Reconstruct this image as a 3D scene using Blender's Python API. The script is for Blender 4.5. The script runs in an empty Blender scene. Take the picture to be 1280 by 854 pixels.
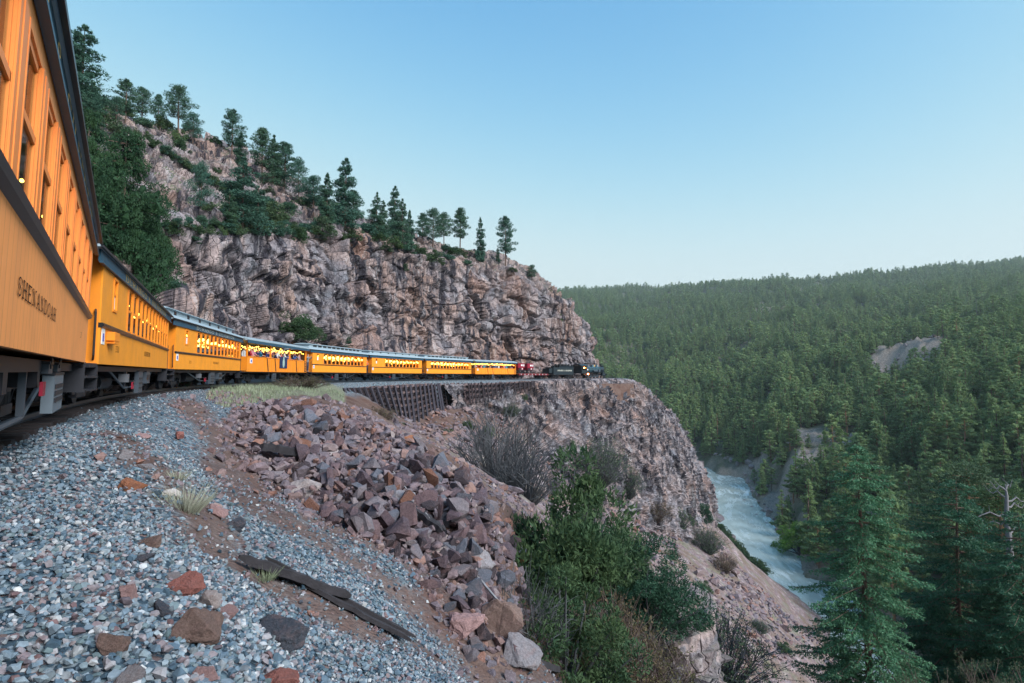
import bpy, bmesh, math, random
import numpy as np
from mathutils import Vector, Matrix
from mathutils.bvhtree import BVHTree
R = math.radians
rng = np.random.default_rng(7)
random.seed(7)
SC = bpy.context.scene
COL = SC.collection

# ------------------------------------------------------------------ camera, sky, sun
FPX = 711.0
PITCH = R(3.46)
cam_d = bpy.data.cameras.new('camera'); cam = bpy.data.objects.new('camera', cam_d); COL.objects.link(cam)
cam_d.sensor_width = 36.0; cam_d.lens = FPX / 1280 * 36; cam_d.clip_start = 0.05; cam_d.clip_end = 20000
cam.location = (0, 0, 0); cam.rotation_euler = (R(90) + PITCH, 0, 0)
SC.camera = cam
SKY_AK = ((0.76, 0.74, 2.2), (0.90, 0.67, 1.6), (0.91, 0.68, 1.7))
SUN_EL, SUN_AZ = 34.0, 126.0          # azimuth clockwise from +Y
W = bpy.data.worlds.new('World'); SC.world = W; W.use_nodes = True
wn, wl = W.node_tree.nodes, W.node_tree.links
sky = wn.new('ShaderNodeTexSky'); sky.sky_type = 'NISHITA'; sky.sun_disc = False
sky.sun_elevation = R(SUN_EL); sky.sun_rotation = R(SUN_AZ)
sky.air_density = 1.0; sky.dust_density = 1.5; sky.ozone_density = 1.2; sky.altitude = 2000
# the clear dusk sky: the strong lift of the horizon is rolled off the way the photograph's exposure does
sc_ = wn.new('ShaderNodeSeparateColor'); cc_ = wn.new('ShaderNodeCombineColor'); wl.new(sky.outputs[0], sc_.inputs[0])
for i, (A_, k_, g_) in enumerate(SKY_AK):
    m1 = wn.new('ShaderNodeMath'); m1.operation = 'MULTIPLY'; m1.inputs[1].default_value = k_; wl.new(sc_.outputs[i], m1.inputs[0])
    m0 = wn.new('ShaderNodeMath'); m0.operation = 'POWER'; m0.inputs[1].default_value = g_; wl.new(m1.outputs[0], m0.inputs[0])
    m5 = wn.new('ShaderNodeMath'); m5.operation = 'MULTIPLY'; m5.inputs[1].default_value = -1.0; wl.new(m0.outputs[0], m5.inputs[0])
    m2 = wn.new('ShaderNodeMath'); m2.operation = 'EXPONENT'; wl.new(m5.outputs[0], m2.inputs[0])
    m3 = wn.new('ShaderNodeMath'); m3.operation = 'SUBTRACT'; m3.inputs[0].default_value = 1.0; wl.new(m2.outputs[0], m3.inputs[1])
    m4 = wn.new('ShaderNodeMath'); m4.operation = 'MULTIPLY'; m4.inputs[1].default_value = A_ / 0.56; wl.new(m3.outputs[0], m4.inputs[0]); wl.new(m4.outputs[0], cc_.inputs[i])
bg = wn['Background']; bg.inputs['Strength'].default_value = 0.15
wl.new(cc_.outputs[0], bg.inputs['Color'])
sun_d = bpy.data.lights.new('sun', 'SUN'); sun = bpy.data.objects.new('sun', sun_d); COL.objects.link(sun)
sun_d.energy = 1.5; sun_d.angle = R(34); sun_d.color = (1.0, 0.975, 0.955)
_sd = Vector((math.sin(R(SUN_AZ)) * math.cos(R(SUN_EL)), math.cos(R(SUN_AZ)) * math.cos(R(SUN_EL)), math.sin(R(SUN_EL))))
sun.rotation_euler = (-_sd).to_track_quat('-Z', 'Y').to_euler()
SC.view_settings.view_transform = 'Standard'; SC.view_settings.look = 'None'
SC.view_settings.exposure = 1.9; SC.view_settings.gamma = 1.0
SC.cycles.max_bounces = 5; SC.cycles.diffuse_bounces = 3; SC.cycles.glossy_bounces = 2
SC.cycles.transmission_bounces = 3; SC.cycles.transparent_max_bounces = 6; SC.cycles.volume_bounces = 0
SC.cycles.use_denoising = True

# ------------------------------------------------------------------ helpers
def at(px, py, D):
    """the place in the world, D metres ahead of the camera, that the photo shows at (px, py)"""
    a = (px - 640) / FPX; c = (427 - py) / FPX
    y = math.cos(PITCH) - c * math.sin(PITCH); z = math.sin(PITCH) + c * math.cos(PITCH)
    return np.array([a / y * D, D, z / y * D])
def ray(px, py):
    p = at(px, py, 1.0); return Vector(p).normalized()

def h3(ix, iy, iz, seed=0):
    with np.errstate(over='ignore'):
        h = (ix.astype(np.int64) * 73856093) ^ (iy.astype(np.int64) * 19349663) ^ (iz.astype(np.int64) * 83492791) ^ (seed * 2654435761)
        h = (h ^ (h >> 13)) * 1274126177
        h = (h ^ (h >> 16)) * 668265263
        h = h ^ (h >> 15)
    return (h & 0xFFFFFF).astype(np.float64) / 0xFFFFFF
def vnoise(p, seed=0):
    i = np.floor(p).astype(np.int64); f = p - i; f = f * f * f * (f * (f * 6 - 15) + 10)
    r = 0
    for dx in (0, 1):
        for dy in (0, 1):
            for dz in (0, 1):
                w = (f[:, 0] if dx else 1 - f[:, 0]) * (f[:, 1] if dy else 1 - f[:, 1]) * (f[:, 2] if dz else 1 - f[:, 2])
                r = r + w * h3(i[:, 0] + dx, i[:, 1] + dy, i[:, 2] + dz, seed)
    return r * 2 - 1
def fbm(p, octv=4, seed=0, gain=0.5):
    s = 0; a = 1; n = 0
    for o in range(octv):
        s = s + a * vnoise(p * (2.03 ** o) + o * 7.3, seed + o); n += a; a *= gain
    return s / n
def voro(p, seed=0, jit=0.9):
    """cellular noise: returns cell value, offset vector to the seed, F2-F1"""
    i = np.floor(p).astype(np.int64)
    f1 = np.full(len(p), 9.0); f2 = np.full(len(p), 9.0)
    cell = np.zeros(len(p)); off = np.zeros_like(p); c2 = np.zeros(len(p)); c3 = np.zeros(len(p))
    for dx in (-1, 0, 1):
        for dy in (-1, 0, 1):
            for dz in (-1, 0, 1):
                jx, jy, jz = i[:, 0] + dx, i[:, 1] + dy, i[:, 2] + dz
                a = h3(jx, jy, jz, seed); b = h3(jx, jy, jz, seed + 1); c = h3(jx, jy, jz, seed + 2)
                s = np.stack([jx + .5 + (a - .5) * jit, jy + .5 + (b - .5) * jit, jz + .5 + (c - .5) * jit], 1)
                d = p - s; q = np.sqrt((d * d).sum(1))
                m = q < f1
                f2 = np.where(m, f1, np.minimum(f2, q)); f1 = np.where(m, q, f1)
                cell = np.where(m, h3(jx, jy, jz, seed + 3), cell)
                c2 = np.where(m, a, c2); c3 = np.where(m, b, c3)
                off = np.where(m[:, None], d, off)
    return cell, off, f2 - f1, c2, c3
def sstep(a, b, x):
    t = np.clip((x - a) / (b - a), 0, 1); return t * t * (3 - 2 * t)

def mesh_np(name, V, F, mats, smooth=False, attrs=None, fmat=None):
    V = np.asarray(V, dtype=np.float32); F = np.asarray(F, dtype=np.int32)
    me = bpy.data.meshes.new(name); k = F.shape[1]
    me.vertices.add(len(V)); me.vertices.foreach_set('co', V.ravel())
    me.loops.add(F.size); me.loops.foreach_set('vertex_index', F.ravel())
    me.polygons.add(len(F)); me.polygons.foreach_set('loop_start', np.arange(0, F.size, k, dtype=np.int32))
    if smooth: me.polygons.foreach_set('use_smooth', np.ones(len(F), bool))
    else: me.polygons.foreach_set('use_smooth', np.zeros(len(F), bool))
    if fmat is not None: me.polygons.foreach_set('material_index', np.asarray(fmat, dtype=np.int32))
    for m in (mats if isinstance(mats, (list, tuple)) else [mats]): me.materials.append(m)
    for n, a in (attrs or {}).items():
        a = np.asarray(a, dtype=np.float32)
        if a.ndim == 1:
            at_ = me.attributes.new(n, 'FLOAT', 'POINT'); at_.data.foreach_set('value', a)
        else:
            at_ = me.attributes.new(n, 'FLOAT_COLOR', 'POINT')
            at_.data.foreach_set('color', np.concatenate([a, np.ones((len(a), 1), np.float32)], 1).ravel())
    me.update(calc_edges=True); me.validate()
    return me
def tag(o, label=None, cat=None, group=None, kind=None):
    if label: o['label'] = label
    if cat: o['category'] = cat
    if group: o['group'] = group
    if kind: o['kind'] = kind
    return o
def link(name, me, parent=None, loc=None):
    o = bpy.data.objects.new(name, me); COL.objects.link(o)
    if parent is not None: o.parent = parent
    if loc is not None: o.location = loc
    return o
def empty(name, loc=(0, 0, 0), rz=0.0):
    o = bpy.data.objects.new(name, None); COL.objects.link(o); o.location = loc
    o.rotation_euler = (0, 0, rz); o.empty_display_size = 0.2
    return o
def copy_tree(o, parent=None, label=None):
    c = o.copy(); COL.objects.link(c); c.parent = parent
    if label: c['label'] = label
    for ch in list(o.children): copy_tree(ch, c)
    return c
def grid_faces(nu, nv):
    a = np.arange(nu * nv).reshape(nu, nv)
    return np.stack([a[:-1, :-1].ravel(), a[1:, :-1].ravel(), a[1:, 1:].ravel(), a[:-1, 1:].ravel()], 1)

class NT:
    """short node-tree writer"""
    def __init__(s, name):
        s.m = bpy.data.materials.new(name); s.m.use_nodes = True
        s.t = s.m.node_tree; s.b = s.t.nodes['Principled BSDF']
    def n(s, ty, ins=None, **kw):
        nd = s.t.nodes.new('ShaderNode' + ty)
        for k, v in kw.items(): setattr(nd, k, v)
        for k, v in (ins or {}).items(): s.put(nd.inputs[k], v)
        return nd
    def put(s, sock, v):
        if isinstance(v, bpy.types.NodeSocket): s.t.links.new(v, sock)
        elif isinstance(v, (tuple, list)) and len(v) == 3 and sock.type == 'RGBA': sock.default_value = (*v, 1)
        else: sock.default_value = v
    def mix(s, f, a, b, mode='MIX'):
        nd = s.n('MixRGB', {0: f, 1: a, 2: b}, blend_type=mode); return nd.outputs[0]
    def math(s, op, a, b=0.0, clamp=False):
        nd = s.n('Math', {0: a, 1: b}, operation=op, use_clamp=clamp); return nd.outputs[0]
    def noise(s, sc, det=4, vec=None, rough=0.55, out=0):
        nd = s.n('TexNoise', {'Scale': sc, 'Detail': det, 'Roughness': rough})
        if vec is not None: s.put(nd.inputs['Vector'], vec)
        return nd.outputs[out]
    def ramp(s, f, stops, interp='LINEAR'):
        nd = s.n('ValToRGB', {0: f}); e = nd.color_ramp.elements; nd.color_ramp.interpolation = interp
        while len(e) < len(stops): e.new(0.5)
        for i, (p, c) in enumerate(stops):
            e[i].position = p; e[i].color = (c, c, c, 1) if isinstance(c, (int, float)) else (*c, 1)
        return nd.outputs[0]
    def pos(s): return s.n('NewGeometry').outputs['Position']
    def objco(s): return s.n('TexCoord').outputs['Object']
    def map(s, vec, sc, rot=(0, 0, 0)):
        return s.n('Mapping', {'Vector': vec, 'Scale': sc, 'Rotation': rot}).outputs[0]
    def attr(s, name, out='Fac'): return s.n('Attribute', attribute_name=name).outputs[out]
    def bump(s, h, strength=0.5, dist=0.1):
        nd = s.n('Bump', {'Height': h, 'Strength': strength, 'Distance': dist}); s.put(s.b.inputs['Normal'], nd.outputs[0])
    def out(s, col, rough=0.85, spec=0.25, **kw):
        s.put(s.b.inputs['Base Color'], col); s.put(s.b.inputs['Roughness'], rough)
        s.b.inputs['Specular IOR Level'].default_value = spec
        for k, v in kw.items(): s.put(s.b.inputs[k.replace('_', ' ')], v)
        return s.m
def simple(name, col, rough=0.6, spec=0.3, metal=0.0, var=0.15, sc=6.0, bump=0.0):
    t = NT(name); v = t.objco(); f = t.noise(sc, 5, v)
    f = t.math('MULTIPLY_ADD', f, var * 2); t.t.nodes[-1].inputs[2].default_value = 1 - var
    c = t.mix(1.0, col, f, 'MULTIPLY')
    if bump: t.bump(t.noise(sc * 6, 4, v), 0.4, bump)
    return t.out(c, rough, spec, Metallic=metal)
# ------------------------------------------------------------------ rock and earth materials
def rock_material(name, base=(0.285, 0.24, 0.255), alt=(0.205, 0.21, 0.245), rust=(0.33, 0.185, 0.125), dark=(0.045, 0.042, 0.055), streak=0.5, rustness=0.5):
    t = NT(name); p = t.pos(); blk = t.attr('blk'); blk2 = t.attr('blk2')
    big = t.noise(0.06, 4, p); mid = t.noise(0.35, 6, p); fine = t.noise(3.0, 8, p, 0.65)
    c = t.mix(t.ramp(mid, [(0.35, 0.0), (0.65, 1.0)]), base, alt)
    c = t.mix(t.ramp(blk, [(0.55, 0.0), (0.95, 0.65)]), c, (0.48, 0.37, 0.35))
    c = t.mix(t.math('MULTIPLY', t.ramp(t.noise(0.09, 5, t.map(p, (1, 1, 1.4))), [(0.45, 0.0), (0.60, 1.0)]), rustness), c, rust)
    c = t.mix(t.math('MULTIPLY', t.ramp(blk2, [(0.8, 0.0), (0.86, 1.0)]), rustness * 0.8), c, (0.27, 0.14, 0.1))
    # desert varnish running down the face in streaks
    st = t.noise(1.0, 7, t.map(p, (0.75, 0.75, 0.075)), 0.66)
    zone = t.ramp(t.noise(0.045, 3, t.map(p, (1, 1, 1.6))), [(0.32, 0.0), (0.48, 1.0)])
    sf = t.math('MULTIPLY', t.ramp(st, [(0.46, 0.0), (0.56, 1.0)]), t.math('MULTIPLY', zone, streak * 2.0, True), True)
    c = t.mix(sf, c, dark)
    white = t.ramp(t.noise(1.0, 6, t.map(p, (0.9, 0.9, 0.12)), 0.7), [(0.55, 0.0), (0.66, 1.0)])
    c = t.mix(t.math('MULTIPLY', white, 0.6), c, (0.46, 0.44, 0.46))
    c = t.mix(0.6, c, t.ramp(fine, [(0.25, 0.55), (0.75, 1.35)]), 'MULTIPLY')
    lich = t.ramp(t.noise(1.3, 6, p, 0.7), [(0.6, 0.0), (0.7, 1.0)])
    c = t.mix(t.math('MULTIPLY', lich, 0.25), c, (0.14, 0.17, 0.14))
    # soil and thin grass lie where the rock is flat
    nz = t.n('SeparateXYZ', {0: t.n('NewGeometry').outputs['True Normal']}).outputs[2]
    flat = t.math('MULTIPLY', t.attr('soil'), t.ramp(nz, [(0.45, 0.0), (0.72, 1.0)]))
    soil = t.mix(t.ramp(t.noise(0.5, 6, p), [(0.42, 0.0), (0.58, 1.0)]), (0.16, 0.125, 0.105), (0.085, 0.12, 0.055))
    c = t.mix(flat, c, soil)
    v = t.n('TexVoronoi', {'Vector': t.mix(.12, t.map(p, (1, 1, 0.6)), t.noise(1.2, 4, p, out=1)), 'Scale': 1.7}, feature='DISTANCE_TO_EDGE').outputs[0]
    crack = t.ramp(v, [(0.0, 0.0), (0.05, 1.0)])
    ck = t.math('MULTIPLY', t.ramp(v, [(0.0, 0.7), (0.035, 0.0)]), t.ramp(t.noise(0.8, 3, p), [(.5, 0), (.66, 1)]))
    c = t.mix(ck, c, (0.05, 0.045, 0.05))
    h = t.math('ADD', t.math('MULTIPLY', crack, 0.5), t.math('MULTIPLY', fine, 0.8))
    t.bump(h, 0.9, 0.30)
    return t.out(c, 0.9, 0.2)
M_ROCK = rock_material('pink_grey_cliff_rock')
M_ROCK_LOW = rock_material('grey_gorge_rock', base=(0.30, 0.265, 0.285), alt=(0.22, 0.23, 0.27), streak=0.6, rustness=0.4)

def blocky(P, Nn, levels, seed):
    """push points along their normals so that the surface breaks into joint-bounded blocks"""
    d = np.zeros(len(P)); blk = None; blk2 = None
    ca, sa = math.cos(0.5), math.sin(0.5)
    base = P + 0.6 * np.stack([fbm(P * 0.25, 3, seed + 50), fbm(P * 0.25, 3, seed + 60), fbm(P * 0.25, 3, seed + 70)], 1)
    for li, (sx, sy, sz, amp, tilt, crack, cw) in enumerate(levels):
        q = np.stack([(base[:, 0] * ca + base[:, 1] * sa) / sx, (-base[:, 0] * sa + base[:, 1] * ca) / sy, (base[:, 2] + 0.25 * base[:, 0]) / sz], 1)
        c, off, e, c2, c3 = voro(q, seed + li * 11)
        d += amp * (c - 0.5) * 2 + tilt * (off[:, 0] * (c2 - .5) + off[:, 1] * (c3 - .5) + off[:, 2] * (c - 0.3)) * 2
        d -= crack * np.exp(-(e / cw) ** 2)
        if li == 0: blk2 = c3
        if li == 1: blk = c
    return d, blk, blk2
def grid_normals(G):
    du = np.gradient(G, axis=0); dv = np.gradient(G, axis=1)
    n = np.cross(du, dv); n /= np.linalg.norm(n, axis=2, keepdims=True) + 1e-9
    return n
def crom(C, t):
    """Catmull-Rom through control rows C (k, ..., 3) at parameters t in 0..k-1"""
    k = len(C); i = np.clip(np.floor(t).astype(int), 0, k - 2); f = (t - i)
    sh = (-1,) + (1,) * (C.ndim - 1); f = f.reshape(sh)
    g = lambda j: C[np.clip(j, 0, k - 1)]
    p0, p1, p2, p3 = g(i - 1), g(i), g(i + 1), g(i + 2)
    return 0.5 * ((2 * p1) + (-p0 + p2) * f + (2 * p0 - 5 * p1 + 4 * p2 - p3) * f ** 2 + (-p0 + 3 * p1 - 3 * p2 + p3) * f ** 3)

# ------------------------------------------------------------------ the railway's line: outer sill points of the train
GS = [(21, -28), (11.6, -14.0), (1.04, -2.49), (-7.71, 10.3), (-14.84, 24.6), (-18.79, 39.65), (-19.69, 55.1), (-17.75, 70.45), (-13.2, 85.2), (-6.77, 99.2), (1.1, 112.4), (8.2, 124.0), (20.0, 135.2), (27, 144), (30.5, 153), (30.5, 163), (25, 173), (14, 182), (0, 188)]
RZ = [-0.88, -0.86, -0.83, -0.70, -0.62, -0.57, -0.55, -0.55, -0.55, -0.55, -0.55, -0.55, -0.55, -0.55, -0.5, -0.5, -0.5, -0.5, -0.5]
_C = np.array([(x, y, z) for (x, y), z in zip(GS, RZ)], float)
_t = np.linspace(0, len(_C) - 1, 900)
SILL = crom(_C, _t)
_tan = np.gradient(SILL[:, :2], axis=0); _tan /= np.linalg.norm(_tan, axis=1, keepdims=True)
_left = np.stack([-_tan[:, 1], _tan[:, 0]], 1)
CL = SILL.copy(); CL[:, :2] += _left * 1.25            # centre line of the track, z = rail top
TS = _t
_seg = np.r_[0, np.cumsum(np.linalg.norm(np.diff(CL[:, :2], axis=0), axis=1))]
def track_lat(x, y):
    """signed distance to the right of the track centre line, rail height there, station"""
    lat = np.empty(len(x)); zr = np.empty(len(x)); st = np.empty(len(x))
    for a in range(0, len(x), 20000):
        X = x[a:a + 20000, None] - CL[None, ::2, 0]; Y = y[a:a + 20000, None] - CL[None, ::2, 1]
        d = X * X + Y * Y; j = d.argmin(1) * 2; r = np.arange(len(j))
        dx = X[r, j // 2]; dy = Y[r, j // 2]
        s = -(dx * _left[j, 0] + dy * _left[j, 1])
        lat[a:a + 20000] = np.sign(s) * np.sqrt(d[r, j // 2]); zr[a:a + 20000] = CL[j, 2]; st[a:a + 20000] = TS[j]
    return lat, zr, st
def on_track(t, off=0.0, dz=0.0):
    """point at station t (index along GS), off metres to the right of the centre line; and the heading"""
    j = int(np.clip(round(t / (len(_C) - 1) * 899), 0, 899))
    p = CL[j].copy(); p[:2] -= _left[j] * off; p[2] += dz
    return p, math.atan2(_tan[j, 1], _tan[j, 0])

# ------------------------------------------------------------------ near ground: talus slope down to the river
NP = [(0, 854, 1.8), (150, 854, 2.3), (300, 854, 2.9), (450, 854, 4.2), (600, 854, 7.3), (0, 700, 2.9), (150, 700, 4.3), (300, 700, 5.3), (450, 760, 5.8), (400, 650, 9.0),
      (0, 580, 5.5), (150, 580, 7.6), (250, 600, 9.0), (200, 520, 14), (250, 500, 22), (300, 560, 14.5), (280, 530, 18), (260, 478, 36),
      (340, 620, 11), (400, 560, 18), (500, 600, 16), (500, 680, 10.5), (600, 700, 11.2), (560, 620, 15), (600, 760, 9.2), (640, 640, 17), (560, 570, 23), (640, 700, 12.5), (640, 800, 9.3),
      (330, 497, 35), (300, 495, 33), (380, 495, 42), (400, 520, 30), (450, 520, 34), (430, 496, 48), (480, 540, 31), (400, 488, 50),
      (431, 495, 61), (463, 507, 65), (499, 532, 68), (518, 536, 72), (540, 524, 77), (554, 515, 81), (590, 513, 88), (640, 532, 94), (700, 592, 96), (760, 628, 107), (805, 655, 116), (845, 675, 128), (872, 664, 140),
      (560, 560, 58), (520, 552, 50), (620, 600, 50), (590, 580, 56), (640, 580, 70), (700, 640, 72), (660, 620, 66), (800, 700, 90), (750, 690, 70), (860, 700, 108),
      (900, 700, 120), (920, 715, 128), (960, 748, 122), (1010, 792, 116), (900, 760, 95), (960, 800, 96), (1000, 800, 110), (950, 850, 84), (870, 854, 60), (1040, 850, 98),
      (700, 760, 24), (760, 770, 22), (820, 800, 22.5), (700, 854, 13.5), (640, 854, 10), (760, 700, 34), (850, 830, 26), (900, 854, 36), (820, 760, 42), (800, 860, 18), (660, 660, 26), (640, 620, 34)]
NW = [(17.7, 28, -23), (5, 14, -12), (12, 12, -19), (25, 25, -33), (4, 3, -6.0), (12, 0, -13), (40, 40, -44), (30, 60, -43), (45, 70, -52), (60, 90, -58), (66, 104, -61), (2.5, 0, -2.9), (1.2, 1.5, -1.75), (0.6, 0.5, -1.35), (0.0, 0.8, -1.05), (3, 6, -4.6), (5, -8, -2.5), (14, -18, -3),
      (55, 170, -38), (62, 200, -52), (48, 190, -42), (44, 215, -50), (30, 250, -55), (66, 150, -55), (76, 150, -66), (82, 210, -68), (91, 262, -68), (72, 235, -62), (108, 320, -69), (124, 383, -72), (130, 440, -80), (100, 400, -74), (60, 330, -55), (60, 500, -84), (20, 440, -80),
      (74, 130, -68), (70, 60, -68), (74, 0, -68), (60, -60, -66), (-40, 100, -3), (-30, 50, -2), (-30, 20, -1), (-10, 0, -1), (-60, 60, -2), (-20, 130, -3), (0, 160, -3), (-40, 200, -5), (-60, 300, -30),
      (100, 190, -76), (95, 150, -76), (92, 60, -76), (120, 262, -76), (150, 383, -76), (165, 470, -76), (140, 200, -80), (200, 300, -90), (160, 60, -85), (260, 400, -95), (100, 560, -76), (0, 620, -76), (-150, 500, -70), (250, 0, -90)]
_pts = np.array([at(*p) for p in NP] + NW, float)
def _phi(r): return np.sqrt(r * r + 0.36)
_A = _phi(np.linalg.norm(_pts[:, None, :2] - _pts[None, :, :2], axis=2))
_n = len(_pts); _M = np.zeros((_n + 3, _n + 3)); _M[:_n, :_n] = _A + np.eye(_n) * 1e-3 * 0
_M[:_n, _n] = 1; _M[:_n, _n + 1:] = _pts[:, :2]; _M[_n, :_n] = 1; _M[_n + 1:, :_n] = _pts[:, :2].T
_w = np.linalg.solve(_M, np.r_[_pts[:, 2], 0, 0, 0])
def rbf(x, y):
    o = np.empty(len(x))
    for a in range(0, len(x), 20000):
        X = x[a:a + 20000]; Y = y[a:a + 20000]
        r = np.sqrt((X[:, None] - _pts[None, :, 0]) ** 2 + (Y[:, None] - _pts[None, :, 1]) ** 2)
        o[a:a + 20000] = _phi(r) @ _w[:_n] + _w[_n] + _w[_n + 1] * X + _w[_n + 2] * Y
    return o
# right edge of the levelled bench by station; how fast the ground falls beyond it
_bs = [0, 2, 3, 4, 4.5, 5, 5.6, 6.1, 6.5, 7, 8, 8.6, 9, 10, 11, 12, 13, 14, 15, 18]
_be = [1.55, 1.55, 1.6, 1.9, 3.0, 4.6, 4.2, 2.6, 2.2, 2.2, 2.2, 2.6, 3.4, 4.2, 5.5, 8, 7, 5, 5, 5]
def ground(x, y, rough=True):
    x = np.atleast_1d(np.asarray(x, float)); y = np.atleast_1d(np.asarray(y, float))
    z = rbf(x, y); lat, zr, st = track_lat(x, y)
    edge = np.interp(st, _bs, _be)
    bench = zr - 0.19 - 0.10 * sstep(1.3, 2.2, np.abs(lat)) - 0.05 * np.clip(np.abs(lat) - 2, 0, 6) - np.where((lat > 0) & (st > 5.4), 0.75, 0.0) * sstep(2.2, 3.6, lat)
    wdt = np.interp(st, [0, 4, 5, 6.1, 8, 18], [1.5, 1.8, 2.5, .45, .5, 1.2])
    k = np.where(lat > 0, 1 - sstep(edge, edge + wdt, lat), 1 - sstep(9, 16, -lat))
    z = z * (1 - k) + bench * k
    if rough:
        D = np.sqrt(x * x + y * y)
        p = np.stack([x, y, z * 0], 1)
        far = sstep(20, 60, D) * (1 - k)
        z = z + (1 - k) * (fbm(p * 0.35, 4, 3) * 0.30 * sstep(4, 25, D)) + far * fbm(p * 0.09, 4, 5) * 1.6 + fbm(p * 2.2, 4, 9) * (0.035 + 0.05 * far + 0.02 * (1 - k))
        z = z + far * 0.4 * np.abs(fbm(p * 0.8, 3, 19))
    return z
def ghit(px, py, d0=1.2, d1=420):
    """where the sight line through (px, py) first meets the near ground"""
    D = np.exp(np.linspace(math.log(d0), math.log(d1), 900)); u = at(px, py, 1.0)
    P = D[:, None] * u[None]; z = ground(P[:, 0], P[:, 1], False)
    m = np.where(P[:, 2] < z)[0]
    if len(m) == 0: return None
    j = m[0]
    if j == 0: return P[0]
    a = P[j - 1, 2] - z[j - 1]; b = z[j] - P[j, 2]; f = a / (a + b + 1e-9)
    return P[j - 1] * (1 - f) + P[j] * f
def band(pts):
    return np.array([ghit(*p)[:2] for p in pts])
def seg_dist(x, y, L):
    d = np.full(len(x), 1e9)
    for a, b in zip(L[:-1], L[1:]):
        v = b - a; t = np.clip(((x - a[0]) * v[0] + (y - a[1]) * v[1]) / (v @ v + 1e-9), 0, 1)
        d = np.minimum(d, np.hypot(x - a[0] - t * v[0], y - a[1] - t * v[1]))
    return d
def in_poly(x, y, L):
    c = np.zeros(len(x), bool); n = len(L)
    for i in range(n):
        a = L[i]; b = L[(i + 1) % n]
        c ^= ((a[1] > y) != (b[1] > y)) & (x < (b[0] - a[0]) * (y - a[1]) / (b[1] - a[1] + 1e-12) + a[0])
    return c
DIRT1 = band([(150, 545), (200, 590), (240, 640), (270, 690), (330, 730), (430, 775), (520, 815), (600, 850)])
DIRT2 = band([(235, 500), (290, 590), (330, 640), (420, 690), (500, 740), (560, 790)])
SCREE = band([(262, 535), (290, 512), (350, 500), (420, 505), (480, 525), (530, 560), (585, 605), (632, 640), (658, 700), (664, 770), (662, 850), (600, 845), (545, 770), (500, 705), (440, 680), (380, 650), (330, 615), (280, 570)])
GRASSY = band([(258, 497), (262, 486), (300, 479), (390, 480), (430, 490), (430, 505), (350, 503), (280, 505)])
def gravel_mask(x, y):
    p = np.stack([x, y, x * 0], 1); n = fbm(p * 1.3, 4, 31) * 0.35; n2 = fbm(p * 0.5, 3, 33) * 0.5
    lat, zr, st = track_lat(x, y)
    m = np.ones(len(x))
    m *= .10 + .90 * sstep(0.12, 0.55, seg_dist(x, y, DIRT1) + n * 1.5)
    m *= 1 - 0.85 * (1 - sstep(0.25, 0.75, seg_dist(x, y, DIRT2) + n + n2 * .5))
    m *= 1 - in_poly(x, y, SCREE) * 0.85
    m *= 1 - in_poly(x, y, GRASSY) * 1.0
    m *= 1 - sstep(5.0, 8.5, lat + n2 * 3)
    m = np.where(st > 5, (1 - sstep(3.0, 5.2, lat)), m)
    m = np.where(lat < -2.4, 0.2, m)
    return np.clip(m, 0, 1)

# material of the ground
t = NT('slope_earth'); p = t.pos(); gm = t.attr('gravel'); gr = t.attr('grass'); low = t.attr('low')
fine = t.noise(9.0, 8, p, 0.7); mid = t.noise(0.8, 6, p); big = t.noise(0.12, 4, p)
dirt = t.mix(t.ramp(mid, [(0.35, 0), (0.65, 1)]), (0.105, 0.062, 0.052), (0.16, 0.11, 0.095))
pv = t.n('TexVoronoi', {'Vector': p, 'Scale': 21.0}); pcol = t.n('SeparateXYZ', {0: pv.outputs['Color']})
peb = t.ramp(pcol.outputs[0], [(0.0, (0.04, 0.07, 0.10)), (0.3, (0.12, 0.18, 0.22)), (0.55, (0.22, 0.27, 0.31)), (0.8, (0.16, 0.12, 0.12)), (1.0, (0.4, 0.42, 0.44))], 'CONSTANT')
c = t.mix(gm, dirt, peb)
# broken rock litter of the far slopes
lv = t.n('TexVoronoi', {'Vector': p, 'Scale': 1.6, 'Randomness': 1.0}); lc = t.n('SeparateXYZ', {0: lv.outputs['Color']})
litter = t.ramp(lc.outputs[1], [(0.0, (0.16, 0.12, 0.13)), (0.4, (0.25, 0.18, 0.185)), (0.7, (0.20, 0.17, 0.19)), (1.0, (0.36, 0.29, 0.29))])
lf = t.mix(t.ramp(t.noise(0.25, 5, p), [(0.4, 0), (0.55, 1)]), (0.17, 0.125, 0.105), litter)
c = t.mix(low, c, lf)
green = t.mix(t.ramp(fine, [(0.3, 0), (0.7, 1)]), (0.10, 0.13, 0.07), (0.24, 0.24, 0.19))
sg = t.math('MULTIPLY', t.ramp(t.noise(0.3, 6, p, 0.6), [(0.52, 0), (0.62, 1)]), 0.55)
c = t.mix(t.math('MAXIMUM', gr, t.math('MULTIPLY', sg, low)), c, green)
c = t.mix(0.7, c, t.ramp(fine, [(0.25, 0.6), (0.75, 1.35)]), 'MULTIPLY')
h = t.math('ADD', t.math('MULTIPLY', pv.outputs['Distance'], -0.6), fine)
t.bump(t.math('ADD', h, t.math('MULTIPLY', t.math('MULTIPLY', lv.outputs['Distance'], low), -8.0)), 0.8, 0.05)
M_GROUND = t.out(c, 0.95, 0.15)

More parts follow.
